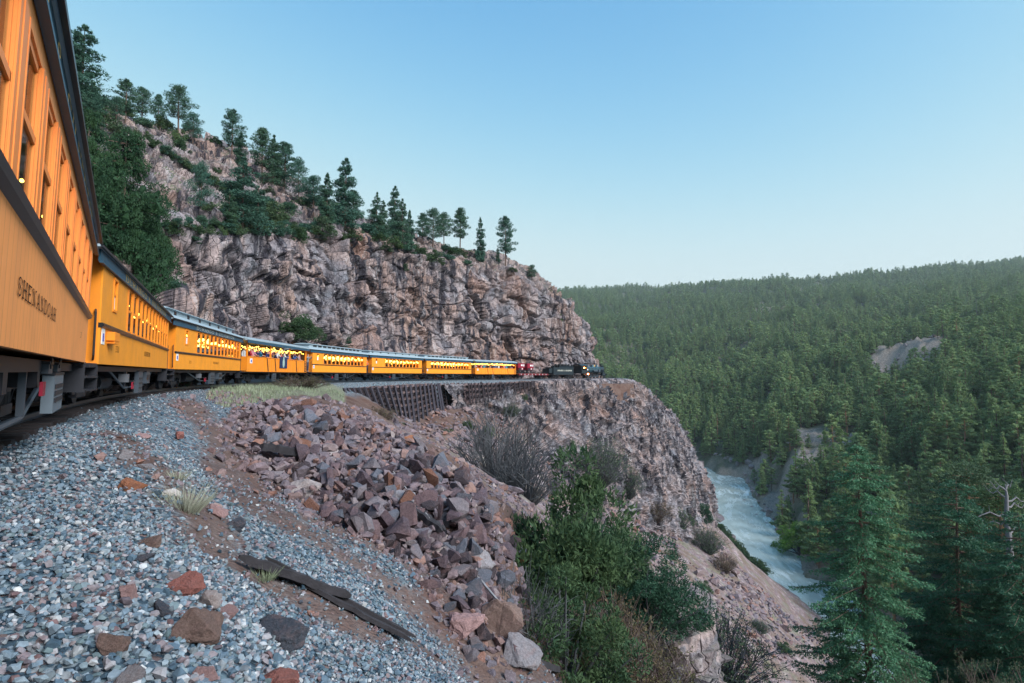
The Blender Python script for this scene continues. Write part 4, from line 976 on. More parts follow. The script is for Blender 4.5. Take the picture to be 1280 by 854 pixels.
def motor_car(label, x):
    m = empty('rail_motor_car'); tag(m, label, 'rail motor car', 'red motor cars loaded on the flatcar')
    b = Mb(); b.box(-1.0, 1.0, -.72, .72, .55, .72); b.build('chassis', M_IRON, m)
    b = Mb(); b.box(-1.25, 1.25, -.78, .78, 1.15, 1.98); b.prism([(-.82, 1.98), (-.6, 2.08), (.6, 2.08), (.82, 1.98)], -1.3, 1.3); b.box(-.95, .95, -.7, .7, .72, 1.15); b.build('cab', M_RED, m)
    b = Mb(); b.box(-.2, .45, -.80, -.785, 1.5, 1.82); b.box(.75, 1.1, -.80, -.785, 1.45, 1.85); b.build('window', M_WHITE, m)
    b = Mb(); b.box(-.9, -.1, -.735, -.705, .74, 1.1); b.build('engine_cover', M_IRON, m)
    for q in (-.75, .75):
        b = Mb()
        for s in (-.5, .5): b.tube([(q, s - .04, .28), (q, s + .04, .28)], .26, 14)
        b.tube([(q, -.6, .28), (q, .6, .28)], .04, 6); b.build('wheelset', M_IRON, m)
    b = Mb(); b.ball((.35, -.78, .95), (.16, .05, .16), 10, 6); b.build('headlight', M_WHITE, m)
    bpy.context.view_layer.update()
    m.matrix_world = fc.matrix_world @ Matrix.Translation((x, 0, 1.02))
    return m
bpy.context.view_layer.update()
motor_car('red motor car on the flatcar, the one nearer the coaches', -4.6); motor_car('red motor car on the flatcar, the one nearer the tender', -.9)

# ------------------------------------------------------------------ tender and locomotive
M_LOCO = simple('locomotive_black', (0.012, 0.02, 0.028), 0.33, 0.5); M_BOIL = simple('boiler_jacket', (0.04, 0.085, 0.11), 0.28, 0.5, 0.3)
M_COAL = simple('coal', (0.012, 0.013, 0.016), 0.6, bump=0.05)
tn_ = empty('tender'); tag(tn_, 'black coal tender lettered in white, coupled behind the locomotive', 'tender')
b = Mb(); b.box(-3.4, 3.4, -1.2, 1.2, 1.0, 2.45); b.box(-3.4, 3.4, -1.26, 1.26, .82, 1.0); b.build('tank', M_LOCO, tn_)
b = Mb(); b.prism([(-1.2, 2.45), (-1.28, 2.8), (-1.22, 2.8), (-1.14, 2.46)], -1.6, 3.4); b.prism([(1.2, 2.45), (1.28, 2.8), (1.22, 2.8), (1.14, 2.46)], -1.6, 3.4); b.build('coal_board', M_LOCO, tn_)
b = Mb()
for i in range(60): b.ball((random.uniform(-1.4, 3.2), random.uniform(-.9, .9), 2.55 + random.uniform(0, .45)), random.uniform(.15, .3), 6, 4)
b.build('coal_load', M_COAL, tn_)
o = lettering('DURANGO & SILVERTON', .3, 4.9).build('lettering', M_PALE, tn_); o.location = (.4, -1.21, 1.75)
o = lettering('473', .36, .9).build('number', M_PALE, tn_); o.location = (0, 0, 0); o.rotation_euler = (0, 0, R(-90)); o.location = (-3.41, -.2, 1.75)
b = Mb(); b.box(-4.6, -3.5, -1.0, 1.0, 1.2, 2.2); b.build('rear_toolbox', M_LOCO, tn_)
truck(tn_, -2.2, 0); truck(tn_, 2.2, 0)
place_car(tn_, 11.02, 11.55, 1, .37, .37)
lc = empty('steam_locomotive'); tag(lc, 'black steam locomotive with blue-grey boiler and orange lights by its cab', 'steam locomotive')
def ring(b, x0, x1, r, n=24): b.tube([(x0, 0, 2.05), (x1, 0, 2.05)], r, n)
b = Mb(); ring(b, -1.9, 3.1, .78); b.tube([(-1.9, 0, 2.05), (-3.0, 0, 2.15)], [.78, .95], 24); b.build('boiler', M_BOIL, lc, True)
b = Mb(); ring(b, 3.1, 4.7, .76); b.tube([(4.7, 0, 2.05), (4.82, 0, 2.05)], [.7, .5], 24); b.build('smokebox', M_LOCO, lc, True)
b = Mb()
for x in (-1.5, -.2, 1.2, 2.4, 3.1): ring(b, x, x + .06, .80)
b.build('boiler_band', M_LOCO, lc)
b = Mb(); b.tube([(4.0, 0, 2.7), (4.0, 0, 3.1), (4.0, 0, 3.45)], [.26, .22, .30], 16); b.build('smokestack', M_LOCO, lc, True)
for x, r_ in ((2.5, .32), (.8, .34)):
    b = Mb(); b.tube([(x, 0, 2.7), (x, 0, 3.05), (x, 0, 3.2), (x, 0, 3.26)], [r_ * 1.15, r_, r_ * .75, .1], 16); b.build('dome', M_BOIL, lc, True)
b = Mb(); b.tube([(1.6, 0, 2.8), (1.6, 0, 3.0)], .12, 10); b.ball((1.6, 0, 3.05), .14, 10, 6); b.build('bell', M_GOLD, lc, True)
b = Mb(); b.box(-5.0, -2.9, -1.25, 1.25, 1.15, 1.95); b.box(-5.0, -4.75, -1.25, 1.25, 1.95, 2.95); b.box(-3.1, -2.9, -1.25, 1.25, 1.95, 2.95)
b.box(-4.0, -3.9, -1.25, -1.2, 1.95, 2.9); b.box(-5.0, -2.9, -1.25, -1.2, 2.75, 2.98); b.build('cab', M_LOCO, lc)
b = Mb(); b.prism([(-1.45, 2.93), (-1.42, 3.0), (-.8, 3.28), (0, 3.38), (.8, 3.28), (1.42, 3.0), (1.45, 2.93), (0, 3.2)], -5.5, -2.7); b.build('cab_roof', M_LOCO, lc, True)
b = Mb(); b.ball((-3.6, -.9, 2.45), .17, 8, 6); b.build('cab_lamp', M_FIRE, lc)
b = Mb(); b.ball((-2.4, -1.1, 1.02), .17, 8, 6); b.build('firebox_glow', M_FIRE, lc)
b = Mb(); b.box(-3.0, 4.9, -1.2, -.78, 1.42, 1.48); b.box(-3.0, 4.9, .78, 1.2, 1.42, 1.48); b.build('running_board', M_LOCO, lc)
b = Mb(); b.box(-3.2, 5.1, -.45, .45, .75, 1.2); b.build('frame', M_IRON, lc)
for x in (-1.9, -.6, .7, 2.0):
    b = Mb()
    for s in (-1, 1): b.tube([(x, s * .52 - .06, .52), (x, s * .52 + .06, .52)], .50, 22); b.tube([(x, s * .60, .52), (x, s * .66, .52)], .13, 10)
    b.build('driving_wheel', M_IRON, lc)
b = Mb()
for s in (-1, 1): b.box(-1.9, 2.0, s * .70 - .03, s * .70 + .03, .38, .5); b.bar((-.6, s * .75, .45), (3.3, s * .78, .74), .08)
b.build('side_rod', M_GREY, lc)
b = Mb()
for s in (-1, 1): b.tube([(3.2, s * .95, .85), (4.4, s * .95, .85)], .3, 14); b.box(3.3, 4.3, s * .95 - .25, s * .95 + .25, 1.1, 1.4)
b.build('cylinder_casting', M_LOCO, lc)
b = Mb()
for s in (-1, 1): b.tube([(4.9, s * .5 - .05, .32), (4.9, s * .5 + .05, .32)], .3, 14)
b.build('pilot_wheel', M_IRON, lc)
b = Mb()
for i in range(9):
    y = -1.0 + i * .25; b.bar((5.2, y, .95), (6.0 - abs(y) * .45, y * .75, .12), .05)
b.box(5.0, 5.3, -1.15, 1.15, .85, 1.1); b.build('pilot', M_LOCO, lc)
b = Mb(); b.tube([(4.65, 0, 2.95), (5.05, 0, 2.95)], .2, 14); b.box(4.6, 4.9, -.08, .08, 2.7, 2.85); b.build('headlight', M_LOCO, lc)
b = Mb(); b.box(-2.9, -2.55, -1.23, -1.15, 1.9, 2.2); b.build('number_plate', M_WHITE, lc)
b = Mb()
for s in (-1, 1):
    b.tube([(-2.7, s * .85, 2.4), (4.3, s * .82, 2.4)], .025, 6); b.tube([(0, s * .9, 1.75), (1.6, s * .9, 1.75)], .19, 12)
    b.box(1.9, 2.5, s * .95 - .15, s * .95 + .15, 1.5, 2.1)
b.build('air_pump', M_GREY, lc)
place_car(lc, 11.58, 12.52, 0, .35, .35)

# ------------------------------------------------------------------ people on the train
def body_mesh(name, arms, lean=0.0, cols=None, hair=True, cap=False):
    v = [(0, 0, .95), (0, 0, 1.18), (0, lean * .4, 1.38), (0, lean * .55, 1.50), (0, lean * .7, 1.60), (0, lean * .75, 1.70)]
    rd = [(.16, .12), (.155, .11), (.17, .11), (.065, .065), (.085, .09), (.075, .085)]
    e = [(0, 1), (1, 2), (2, 3), (3, 4), (4, 5)]
    def chain(st, pts, rs):
        k = st
        for p, r_ in zip(pts, rs): v.append(p); rd.append((r_, r_)); e.append((k, len(v) - 1)); k = len(v) - 1
    chain(0, [(-.10, 0, .85), (-.11, .02, .48), (-.11, -.01, .08), (-.11, .12, .04)], [.095, .068, .05, .04])
    chain(0, [(.10, 0, .85), (.11, .02, .48), (.11, -.01, .08), (.11, .12, .04)], [.095, .068, .05, .04])
    for s in (-1, 1):
        el, ha = arms[(s + 1) // 2]
        chain(2, [(s * .19, lean * .4, 1.40), (s * el[0], el[1], el[2]), (s * ha[0], ha[1], ha[2]), (s * ha[0], ha[1] + .07, ha[2])], [.06, .045, .035, .028])
    me = bpy.data.meshes.new(name); me.from_pydata(v, e, []); ob = bpy.data.objects.new('tmp', me); COL.objects.link(ob)
    sk = ob.modifiers.new('s', 'SKIN'); sv = me.skin_vertices[0].data
    for i, r_ in enumerate(rd): sv[i].radius = r_
    sv[0].use_root = True
    sb = ob.modifiers.new('u', 'SUBSURF'); sb.levels = 1; sb.render_levels = 1
    bpy.context.view_layer.update(); dg = bpy.context.evaluated_depsgraph_get()
    m2 = bpy.data.meshes.new_from_object(ob.evaluated_get(dg)); m2.name = name; bpy.data.objects.remove(ob)
    for m in cols: m2.materials.append(m)
    idx = []
    for p in m2.polygons:
        c = p.center; armd = abs(c.x) > .21
        k = 0
        if c.z < .93 and not armd: k = 1
        if c.z > 1.47 and not armd: k = 2
        if c.z > 1.655 and not armd: k = 3
        if c.z > 1.58 and c.y < lean * .7 - .03 and not armd: k = 3
        if c.z < .1: k = 3
        if armd and (Vector((abs(c.x), c.y, c.z)) - Vector(arms[0][1])).length < .14: k = 2
        idx.append(k)
    m2.polygons.foreach_set('material_index', idx); m2.polygons.foreach_set('use_smooth', [True] * len(idx))
    return m2
cl_ = lambda n, c: simple(n, c, 0.8, 0.1)
SKIN = cl_('skin', (0.45, 0.25, 0.18)); HAIR = cl_('dark_hair', (0.05, 0.03, 0.02)); GHAIR = cl_('grey_hair', (0.35, 0.33, 0.32)); JEAN = cl_('denim', (0.05, 0.07, 0.13))
rail_arms = [((.30, .14, 1.18), (.24, .36, 1.12))] * 2
photo_arms = [((.32, .20, 1.24), (.12, .34, 1.48))] * 2
down_arms = [((.27, -.02, 1.13), (.26, .08, .90))] * 2
KINDS = [('white shirt', (0.62, 0.64, 0.66)), ('turquoise jacket', (0.02, 0.28, 0.42)), ('navy jacket', (0.02, 0.03, 0.10)), ('red sweater', (0.32, 0.03, 0.04)), ('black jacket', (0.02, 0.02, 0.025)),
         ('blue shirt', (0.07, 0.13, 0.33)), ('pink top', (0.5, 0.22, 0.28)), ('grey sweatshirt', (0.22, 0.23, 0.25)), ('orange vest', (0.9, 0.16, 0.02))]
KM = {n: cl_(n.replace(' ', '_'), c) for n, c in KINDS}
BODIES = {}
def body(kind, pose, grey=False):
    k = (kind, pose, grey)
    if k not in BODIES:
        BODIES[k] = body_mesh('person', {'rail': rail_arms, 'photo': photo_arms, 'down': down_arms}[pose], {'rail': .12, 'photo': .05, 'down': 0}[pose], [KM[kind], JEAN, SKIN, GHAIR if grey else HAIR])
    return BODIES[k]
def person(car, x, y, face, kind, pose, label, grey=False, group=None, z=.96, s=1.0):
    o = link('person', body(kind, pose, grey)); tag(o, label, 'person', group)
    o.matrix_world = CARS[car].matrix_world @ Matrix.Translation((x, y, z)) @ Matrix.Rotation(face, 4, 'Z') @ Matrix.Scale(s, 4)
bpy.context.view_layer.update()
# bodies face +y; a turn of pi looks out over the right-hand rail
ORD = 'first second third fourth fifth sixth seventh eighth ninth tenth eleventh twelfth thirteenth'.split()
G4 = [(-6.5, 'white shirt', 'down', 'in white by the rear end of the near open car'), (-5.7, 'red sweater', 'rail', 'in dark red at the rear end of the near open car rail'), (-5.0, 'pink top', 'rail', 'in pink leaning on the near open car rail'),
      (-4.2, 'navy jacket', 'photo', 'in navy holding a camera up beside the turquoise jacket'), (-3.5, 'turquoise jacket', 'rail', 'in bright turquoise jacket at the open car rail'), (-2.3, 'navy jacket', 'rail', 'with grey hair and navy jacket beside the turquoise jacket'),
      (-1.6, 'pink top', 'photo', 'in pink raising a camera over the open car rail'), (-.5, 'navy jacket', 'rail', 'in navy leaning out just before the dark banner'), (.1, 'white shirt', 'rail', 'in white leaning on the rail above the banner edge'),
      (1.0, 'red sweater', 'down', 'in red standing behind the rail over the dark banner'), (1.9, 'white shirt', 'rail', 'in white at the rail just past the banner'), (2.6, 'blue shirt', 'rail', 'in blue at the rail past the banner'),
      (3.3, 'black jacket', 'photo', 'in black jacket raising a camera at the open car rail'), (4.0, 'blue shirt', 'photo', 'in blue shirt holding a camera up at the open car rail'), (4.7, 'navy jacket', 'rail', 'in navy at the forward part of the near open car'),
      (5.4, 'grey sweatshirt', 'rail', 'in grey at the rail near the grab ladder'), (6.2, 'pink top', 'down', 'in pink at the forward end of the near open car')]
for i, (x, k, po, lab) in enumerate(G4):
    person(4, x, -.82 - .1 * (i % 2), math.pi + .3 * math.sin(i * 2.1), k, po, 'person ' + lab, i % 4 == 1, 'passengers in the near open car', s=.97 + .06 * math.sin(i * 3.3))
for i in range(9):
    k = KINDS[(i * 5 + 2) % 8][0]
    person(4, -6 + i * 1.45, .35 + .2 * (i % 2), math.pi + i, k, 'down', f'person in a {k}, {ORD[i]} in the back row of the near open car', i % 3 == 0, 'passengers in the near open car')
for i in range(13):
    k = KINDS[(i * 3) % 8][0]
    person(8, -6.5 + i * .98, -.85 + .15 * (i % 2), math.pi + .2 * math.sin(i), k, ('rail', 'photo', 'down')[i % 3], f'person in a {k}, {ORD[i]} along the rail of the far open car', i % 3 == 1, 'passengers in the far open car')
person(5, -7.4, -.95, math.pi, 'grey sweatshirt', 'photo', 'person in grey standing on the platform just ahead of the open car', True)
person(6, -7.42, -.8, math.pi, 'orange vest', 'down', 'person in an orange safety vest on the platform between two far coaches')
person(5, 7.4, -.95, math.pi + .4, 'grey sweatshirt', 'rail', 'person in grey leaning out beside the orange vest')
for i, (c, x) in enumerate([(5, -4.2), (5, 1.9), (5, 3.6), (6, -2.4), (6, -.4), (6, 1.6), (7, -3), (7, 2)]):
    person(c, x, -.95, math.pi, ('white shirt', 'grey sweatshirt', 'pink top')[i % 3], 'down', f"person in a {('white shirt', 'grey sweatshirt', 'pink top')[i % 3]} behind a far coach window, {ORD[i]} along the train", False, 'passengers at the far coach windows')

# ------------------------------------------------------------------ track
M_RAIL = simple('rail_steel', (0.10, 0.12, 0.15), 0.35, 0.5, 0.6); M_TIE = simple('creosoted_wood', (0.035, 0.03, 0.032), 0.85, 0.2, 0, 0.5, 5, 0.01)
tk = empty('railway_track'); tag(tk, 'railway track of dark steel rails on timber sleepers, curving along the ledge', 'railway track')
ts = np.linspace(1.6, 17.5, 330)
for s in (-1, 1):
    b = Mb(); pts = []
    for t_ in ts: p_, h = on_track(t_, s * .457 - .1); pts.append(p_)
    prof = [(-.06, -.10), (-.012, -.085), (-.012, -.03), (-.035, -.022), (-.035, 0), (.035, 0), (.035, -.022), (.012, -.03), (.012, -.085), (.06, -.10)]
    V = []
    for i, p_ in enumerate(pts):
        q = pts[min(i + 1, len(pts) - 1)] - pts[max(i - 1, 0)]; q = q / np.linalg.norm(q); r_ = (q[1], -q[0])
        for (a, c) in prof: V.append((p_[0] + r_[0] * a, p_[1] + r_[1] * a, p_[2] + c))
    n = len(prof); F = [(i * n + k, (i + 1) * n + k, (i + 1) * n + (k + 1) % n, i * n + (k + 1) % n) for i in range(len(pts) - 1) for k in range(n)]
    link('rail', mesh_np('rail', V, F, M_RAIL), tk)
b = Mb(); b.box(-.10, .10, -.95, .95, -.16, 0); tie = b.mesh('sleeper', M_TIE)
bev = bmesh.new(); bev.from_mesh(tie); bmesh.ops.bevel(bev, geom=bev.edges[:], offset=.012, segments=1, affect='EDGES'); bev.to_mesh(tie); bev.free()
tq = 2.0; cnt = 0
while cnt < 120:
    p_, h = on_track(tq, -.1); o = link('sleeper', tie, tk); o.location = (p_[0] + random.uniform(-.02, .02), p_[1], p_[2] - .10); o.rotation_euler = (0, random.uniform(-.02, .02), h + random.uniform(-.03, .03))
    tq += .56 / 15.4; cnt += 1
# spare rail lying beside the running rail under the coaches
# ------------------------------------------------------------------ stones
def hull_mesh(n, seed, flat=1.0):
    r_ = random.Random(seed); bm = bmesh.new()
    for i in range(n):
        v = Vector((r_.gauss(0, 1), r_.gauss(0, 1), r_.gauss(0, 1))).normalized() * r_.uniform(.85, 1.0)
        bm.verts.new((v.x, v.y * .8, v.z * .62 * flat))
    r = bmesh.ops.convex_hull(bm, input=bm.verts)
    bmesh.ops.delete(bm, geom=list({e for e in r['geom_interior'] if isinstance(e, bmesh.types.BMVert)}), context='VERTS')
    bmesh.ops.triangulate(bm, faces=bm.faces); bmesh.ops.recalc_face_normals(bm, faces=bm.faces)
    bm.verts.ensure_lookup_table(); bm.verts.index_update()
    V = np.array([v.co[:] for v in bm.verts]); F = np.array([[v.index for v in f.verts] for f in bm.faces]); bm.free()
    return V, F
def rotm(n, r):
    q = r.normal(size=(n, 4)); q /= np.linalg.norm(q, axis=1, keepdims=True); w, x, y, z = q.T
    return np.stack([1 - 2 * (y * y + z * z), 2 * (x * y - w * z), 2 * (x * z + w * y), 2 * (x * y + w * z), 1 - 2 * (x * x + z * z), 2 * (y * z - w * x), 2 * (x * z - w * y), 2 * (y * z + w * x), 1 - 2 * (x * x + y * y)], 1).reshape(n, 3, 3)
def rotz_tilt(n, r, tilt):
    a = r.uniform(0, 2 * np.pi, n); c, s = np.cos(a), np.sin(a); o = np.zeros(n)
    Z = np.stack([c, -s, o, s, c, o, o, o, o + 1], 1).reshape(n, 3, 3)
    tx = r.normal(0, tilt, n); ty = r.normal(0, tilt, n)
    X = np.stack([o + 1, o, o, o, np.cos(tx), -np.sin(tx), o, np.sin(tx), np.cos(tx)], 1).reshape(n, 3, 3)
    Y = np.stack([np.cos(ty), o, np.sin(ty), o, o + 1, o, -np.sin(ty), o, np.cos(ty)], 1).reshape(n, 3, 3)
    return Z @ X @ Y
def scatter(name, P, S, Rm, variants, mat, r, smooth=False):
    """many small solids joined into one mesh; per-solid random value in attribute rnd"""
    vi = r.integers(0, len(variants), len(P)); Vs = []; Fs = []; As = []; k = 0
    rv = r.random(len(P))
    for i, (V, F) in enumerate(variants):
        m = np.where(vi == i)[0]
        if len(m) == 0: continue
        W_ = np.einsum('nij,nvj->nvi', Rm[m], V[None] * (S[m][:, None, None] if S.ndim == 1 else S[m][:, None, :])) + P[m][:, None, :]
        Vs.append(W_.reshape(-1, 3)); Fs.append((F[None] + (np.arange(len(m)) * len(V))[:, None, None] + k).reshape(-1, F.shape[1])); As.append(np.repeat(rv[m], len(V))); k += len(m) * len(V)
    return mesh_np(name, np.concatenate(Vs), np.concatenate(Fs), mat, smooth, {'rnd': np.concatenate(As)})
def stone_mat(name, src, stops, sp=1.0):
    t = NT(name); v = t.pos() if src == 'attr' else t.objco()
    f = t.attr('rnd') if src == 'attr' else t.n('ObjectInfo').outputs['Random']
    c = t.ramp(f, stops); n = t.noise(7 * sp, 6, v, 0.7); n2 = t.noise(1.7 * sp, 4, v)
    c = t.mix(t.ramp(n2, [(.5, 0), (.75, .4)]), c, (0.22, 0.13, 0.12))
    c = t.mix(0.85, c, t.ramp(n, [(.28, .5), (.72, 1.45)]), 'MULTIPLY')
    sp_ = t.noise(60 * sp, 3, v); c = t.mix(t.ramp(sp_, [(.58, 0), (.66, .35)]), c, (0.42, 0.38, 0.40))
    n3 = t.noise(22 * sp, 6, v, .75); t.bump(t.math('ADD', t.math('ADD', n, t.math('MULTIPLY', sp_, .25)), t.math('MULTIPLY', n3, .6)), .85, .045 / sp)
    return t.out(c, 0.85, 0.25)
SCREE_STOPS = [(0, (0.08, 0.07, 0.09)), (.16, (0.15, 0.12, 0.14)), (.34, (0.20, 0.15, 0.165)), (.5, (0.13, 0.125, 0.155)), (.62, (0.18, 0.11, 0.11)), (.76, (0.20, 0.18, 0.20)), (.93, (0.24, 0.12, 0.09)), (1, (0.30, 0.27, 0.28))]
M_SCR_A = stone_mat('scree_rock', 'attr', SCREE_STOPS); M_SCR_O = stone_mat('scree_block_rock', 'obj', SCREE_STOPS)
t = NT('gravel_stone'); f = t.attr('rnd'); v = t.pos()
c = t.ramp(f, [(0, (0.03, 0.06, 0.09)), (.14, (0.08, 0.13, 0.18)), (.3, (0.15, 0.21, 0.27)), (.44, (0.23, 0.29, 0.34)), (.55, (0.09, 0.14, 0.16)), (.66, (0.24, 0.25, 0.28)), (.76, (0.17, 0.13, 0.15)), (.83, (0.40, 0.44, 0.48)), (.9, (0.14, 0.085, 0.09)), (.95, (0.05, 0.08, 0.11)), (1, (0.50, 0.52, 0.54))])
c = t.mix(.7, c, t.ramp(t.noise(40, 5, v, .7), [(.3, .6), (.7, 1.35)]), 'MULTIPLY'); t.bump(t.noise(120, 3, v), .4, .004)
M_GRAV = t.out(c, 0.75, 0.3)

ROCKV = [hull_mesh(n, 100 + i, fl) for i, (n, fl) in enumerate([(11, 1), (12, .8), (13, 1.1), (10, .9), (14, .7), (12, 1.2), (11, .6), (13, 1), (10, 1.1), (14, .9), (9, 1), (12, .75)])]
PEBV = [hull_mesh(n, 200 + i, fl) for i, (n, fl) in enumerate([(9, 1), (10, .8), (9, 1.1), (11, .9), (8, 1), (10, 1.2)])]
def polar_pts(n, d0, d1, a0, a1, p=1.0):
    """points between two distances; p = 2 spreads them evenly over the ground"""
    u = rng.random(n); D = (d0 ** p + u * (d1 ** p - d0 ** p)) ** (1 / p); a = rng.uniform(a0, a1, n)
    return D * np.sin(a), D * np.cos(a)
# track ballast and loose gravel
PX, PY, PS = [], [], []
for n, d0, d1, s0 in ((30000, .8, 6, .019), (40000, 6, 13, .025), (30000, 13, 40, .038)):
    x, y = polar_pts(n, d0, d1, R(-52), R(30), 2.0); m = gravel_mask(x, y); lat, _, _ = track_lat(x, y)
    k = (rng.random(n) < m * (1.0 if d0 < 13 else .8)) & (lat > -2.2) & (lat < 9)
    k &= ~((np.abs(lat) < .95) & (rng.random(n) < .5))
    PX.append(x[k]); PY.append(y[k]); PS.append(s0 * np.exp(rng.normal(0, .26, k.sum())))
x = np.concatenate(PX); y = np.concatenate(PY); s = np.concatenate(PS)
z = ground(x, y) + s * rng.uniform(-.1, 1.1, len(x))
PEBR = [hull_mesh(n, 260 + i, fl) for i, (n, fl) in enumerate([(15, 1), (14, .8), (16, 1.1), (14, .9)])]
nearg = np.hypot(x, y) < 5.2
for sel, vv, lab in ((nearg, PEBR, 'grey and blue ballast gravel on the bank close by the camera'), (~nearg, PEBV, 'grey and blue ballast gravel covering the bank along the track')):
    tag(link('gravel', scatter('gravel', np.stack([x, y, z], 1)[sel], s[sel], rotz_tilt(int(sel.sum()), rng, .5), vv, M_GRAV, rng)), lab, 'gravel', kind='stuff')
# dirt crumbs and small rubble between the gravel and down the slope
x, y = polar_pts(15000, 1.5, 34, R(-48), R(34), 1.35); m = gravel_mask(x, y); lat, _, _ = track_lat(x, y); k = (rng.random(len(x)) > m * .93) & (lat > 1.5)
x, y = x[k], y[k]; D = np.hypot(x, y); s = (0.012 + .0022 * D) * np.exp(rng.normal(0, .55, len(x)))
tag(link('rubble', scatter('rubble', np.stack([x, y, ground(x, y) + s * .2], 1), s, rotm(len(x), rng), PEBV, M_SCR_A, rng)), 'small reddish rubble lying in the bare earth of the bank', 'rubble', kind='stuff')

# scree: angular blocks, the larger 300 each on its own
def tri_sample(n):
    lo = SCREE.min(0); hi = SCREE.max(0); X = []; Y = []
    while sum(map(len, X)) < n:
        x = rng.uniform(lo[0], hi[0], n * 3); y = rng.uniform(lo[1], hi[1], n * 3); k = in_poly(x, y, SCREE) & (rng.random(n * 3) < np.clip((9 / np.hypot(x, y)) ** 1.5, .06, 1))
        X.append(x[k]); Y.append(y[k])
    return np.concatenate(X)[:n], np.concatenate(Y)[:n]
SPX = [(262, 535), (290, 512), (350, 500), (420, 505), (480, 525), (530, 560), (585, 605), (632, 640), (658, 700), (664, 770), (662, 850), (600, 845), (545, 770), (500, 705), (440, 680), (380, 650), (330, 615), (280, 570)]
_px = []
while len(_px) < 1700:
    c = np.array([[random.uniform(262, 665), random.uniform(500, 850)]])
    if in_poly(c[:, 0], c[:, 1], np.array(SPX, float))[0]: _px.append(c[0])
_g = np.array([ghit(*c)[:3] for c in _px]); _px = [c for c, q in zip(_px, _g) if q[1] < 42]; _g = _g[_g[:, 1] < 42]; bsz = np.clip(np.exp(rng.normal(math.log(16.5), .45, len(_g))), 7, 40) * np.interp([c[1] for c in _px], [500, 700, 850], [.62, 1.1, 1.15]) / 2 / FPX * _g[:, 1] * 1.15
sx, sy = tri_sample(3600); sx = np.r_[_g[:, 0], sx]; sy = np.r_[_g[:, 1], sy]
fr_ = (np.hypot(sx, sy) - 8) / 30
ss = np.exp(rng.normal(math.log(.115), .60, len(sx))) * np.clip(.8 + fr_ * 1.3, .8, 2.0); ss = np.clip(ss, .05, .30); ss[:len(bsz)] = bsz
sed = np.full(len(sx), 9.0); sed = seg_dist(sx, sy, np.vstack([SCREE, SCREE[:1]])); pil = sstep(0, 1.6, sed)
ss = ss * (.6 + .4 * pil); sz = ground(sx, sy, False) + rng.uniform(-.02, .40, len(sx)) * pil + ss * .25
D = np.hypot(sx, sy); order = np.argsort(-ss / D); big = order[:290]; rest = order[290:]
SCM = {k: stone_mat('scree_' + k.replace('-', '_'), 'obj', [(0, c), (1, tuple(v * 1.3 for v in c))]) for k, c in {'purple-grey': (.085, .062, .078), 'pale lilac': (.15, .135, .155), 'dull pink': (.125, .082, .092), 'blue-grey': (.095, .105, .135), 'rusty': (.14, .065, .045), 'dark': (.045, .036, .045)}.items()}
rme = [mesh_np('scree_block', V, F, M_SCR_O) for V, F in ROCKV]
ROUT = {}
def rock_obj(x, y, z, s, label, group=None, me=None, rot=None, sc=(1, 1, 1), mat=None, name='rock'):
    me = me or random.choice(rme); o = link(name, me, loc=(x, y, z)); o.scale = (s * sc[0], s * sc[1], s * sc[2])
    o.rotation_euler = rot if rot is not None else (random.uniform(-.5, .5), random.uniform(-.5, .5), random.uniform(0, 6.28))
    if mat is not None:
        o.material_slots[0].link = 'OBJECT'; o.material_slots[0].material = mat
    return tag(o, label, 'rock', group)
for i in big:
    kk = random.choices(list(SCM), (3.8, 3, 2.4, 2.4, .45, 2.8))[0]; ppy = 427 + 711 * (-sz[i] / sy[i]) + 43
    zone = 'high in the scree near the grass' if ppy < 545 else ('in the upper scree around the timber beam' if ppy < 600 else ('in the middle of the scree' if ppy < 660 else ('in the lower scree' if ppy < 730 else 'at the foot of the scree')))
    siz = 'big' if ss[i] > .3 else ('medium' if ss[i] > .2 else 'small'); lab = f'{siz} {kk} angular block {zone}'
    rock_obj(sx[i], sy[i], sz[i], ss[i], lab, lab.replace('block', 'blocks'), sc=(1, random.uniform(.75, 1.15), random.uniform(.7, 1.25)), mat=SCM[kk], rot=(random.gauss(0, .8), random.gauss(0, .8), random.uniform(0, 6.28)))
P = np.stack([sx, sy, sz - .05], 1)[rest]; S = ss[rest][:, None] * rng.uniform(.65, 1.15, (len(rest), 3))
tag(link('scree', scatter('scree', P, S, rotz_tilt(len(rest), rng, .9), ROCKV, M_SCR_A, rng)), 'smaller broken blocks filling the scree bank', 'scree', kind='stuff')
# loose rock on the far slopes of the gorge
x, y = polar_pts(16000, 26, 150, R(-12), R(32), 1.5); lat, zr, st = track_lat(x, y)
inS = in_poly(x, y, SCREE); nn = fbm(np.stack([x, y, x * 0], 1) / 7, 4, 401)
k = (lat > np.interp(st, _bs, _be) + 2.5) & ~inS & (nn > -.12); x, y = x[k], y[k]; z = ground(x, y); D = np.hypot(x, y)
k = (z > -69); x, y, z, D = x[k], y[k], z[k], D[k]
s = (.10 + .0022 * D) * np.exp(rng.normal(0, .5, len(x)))
tag(link('talus', scatter('talus', np.stack([x, y, z + s * .15], 1), s, rotz_tilt(len(x), rng, .5), ROCKV[:6], M_SCR_A, rng)), 'loose talus strewn over the steep slope of the gorge', 'talus', kind='stuff')
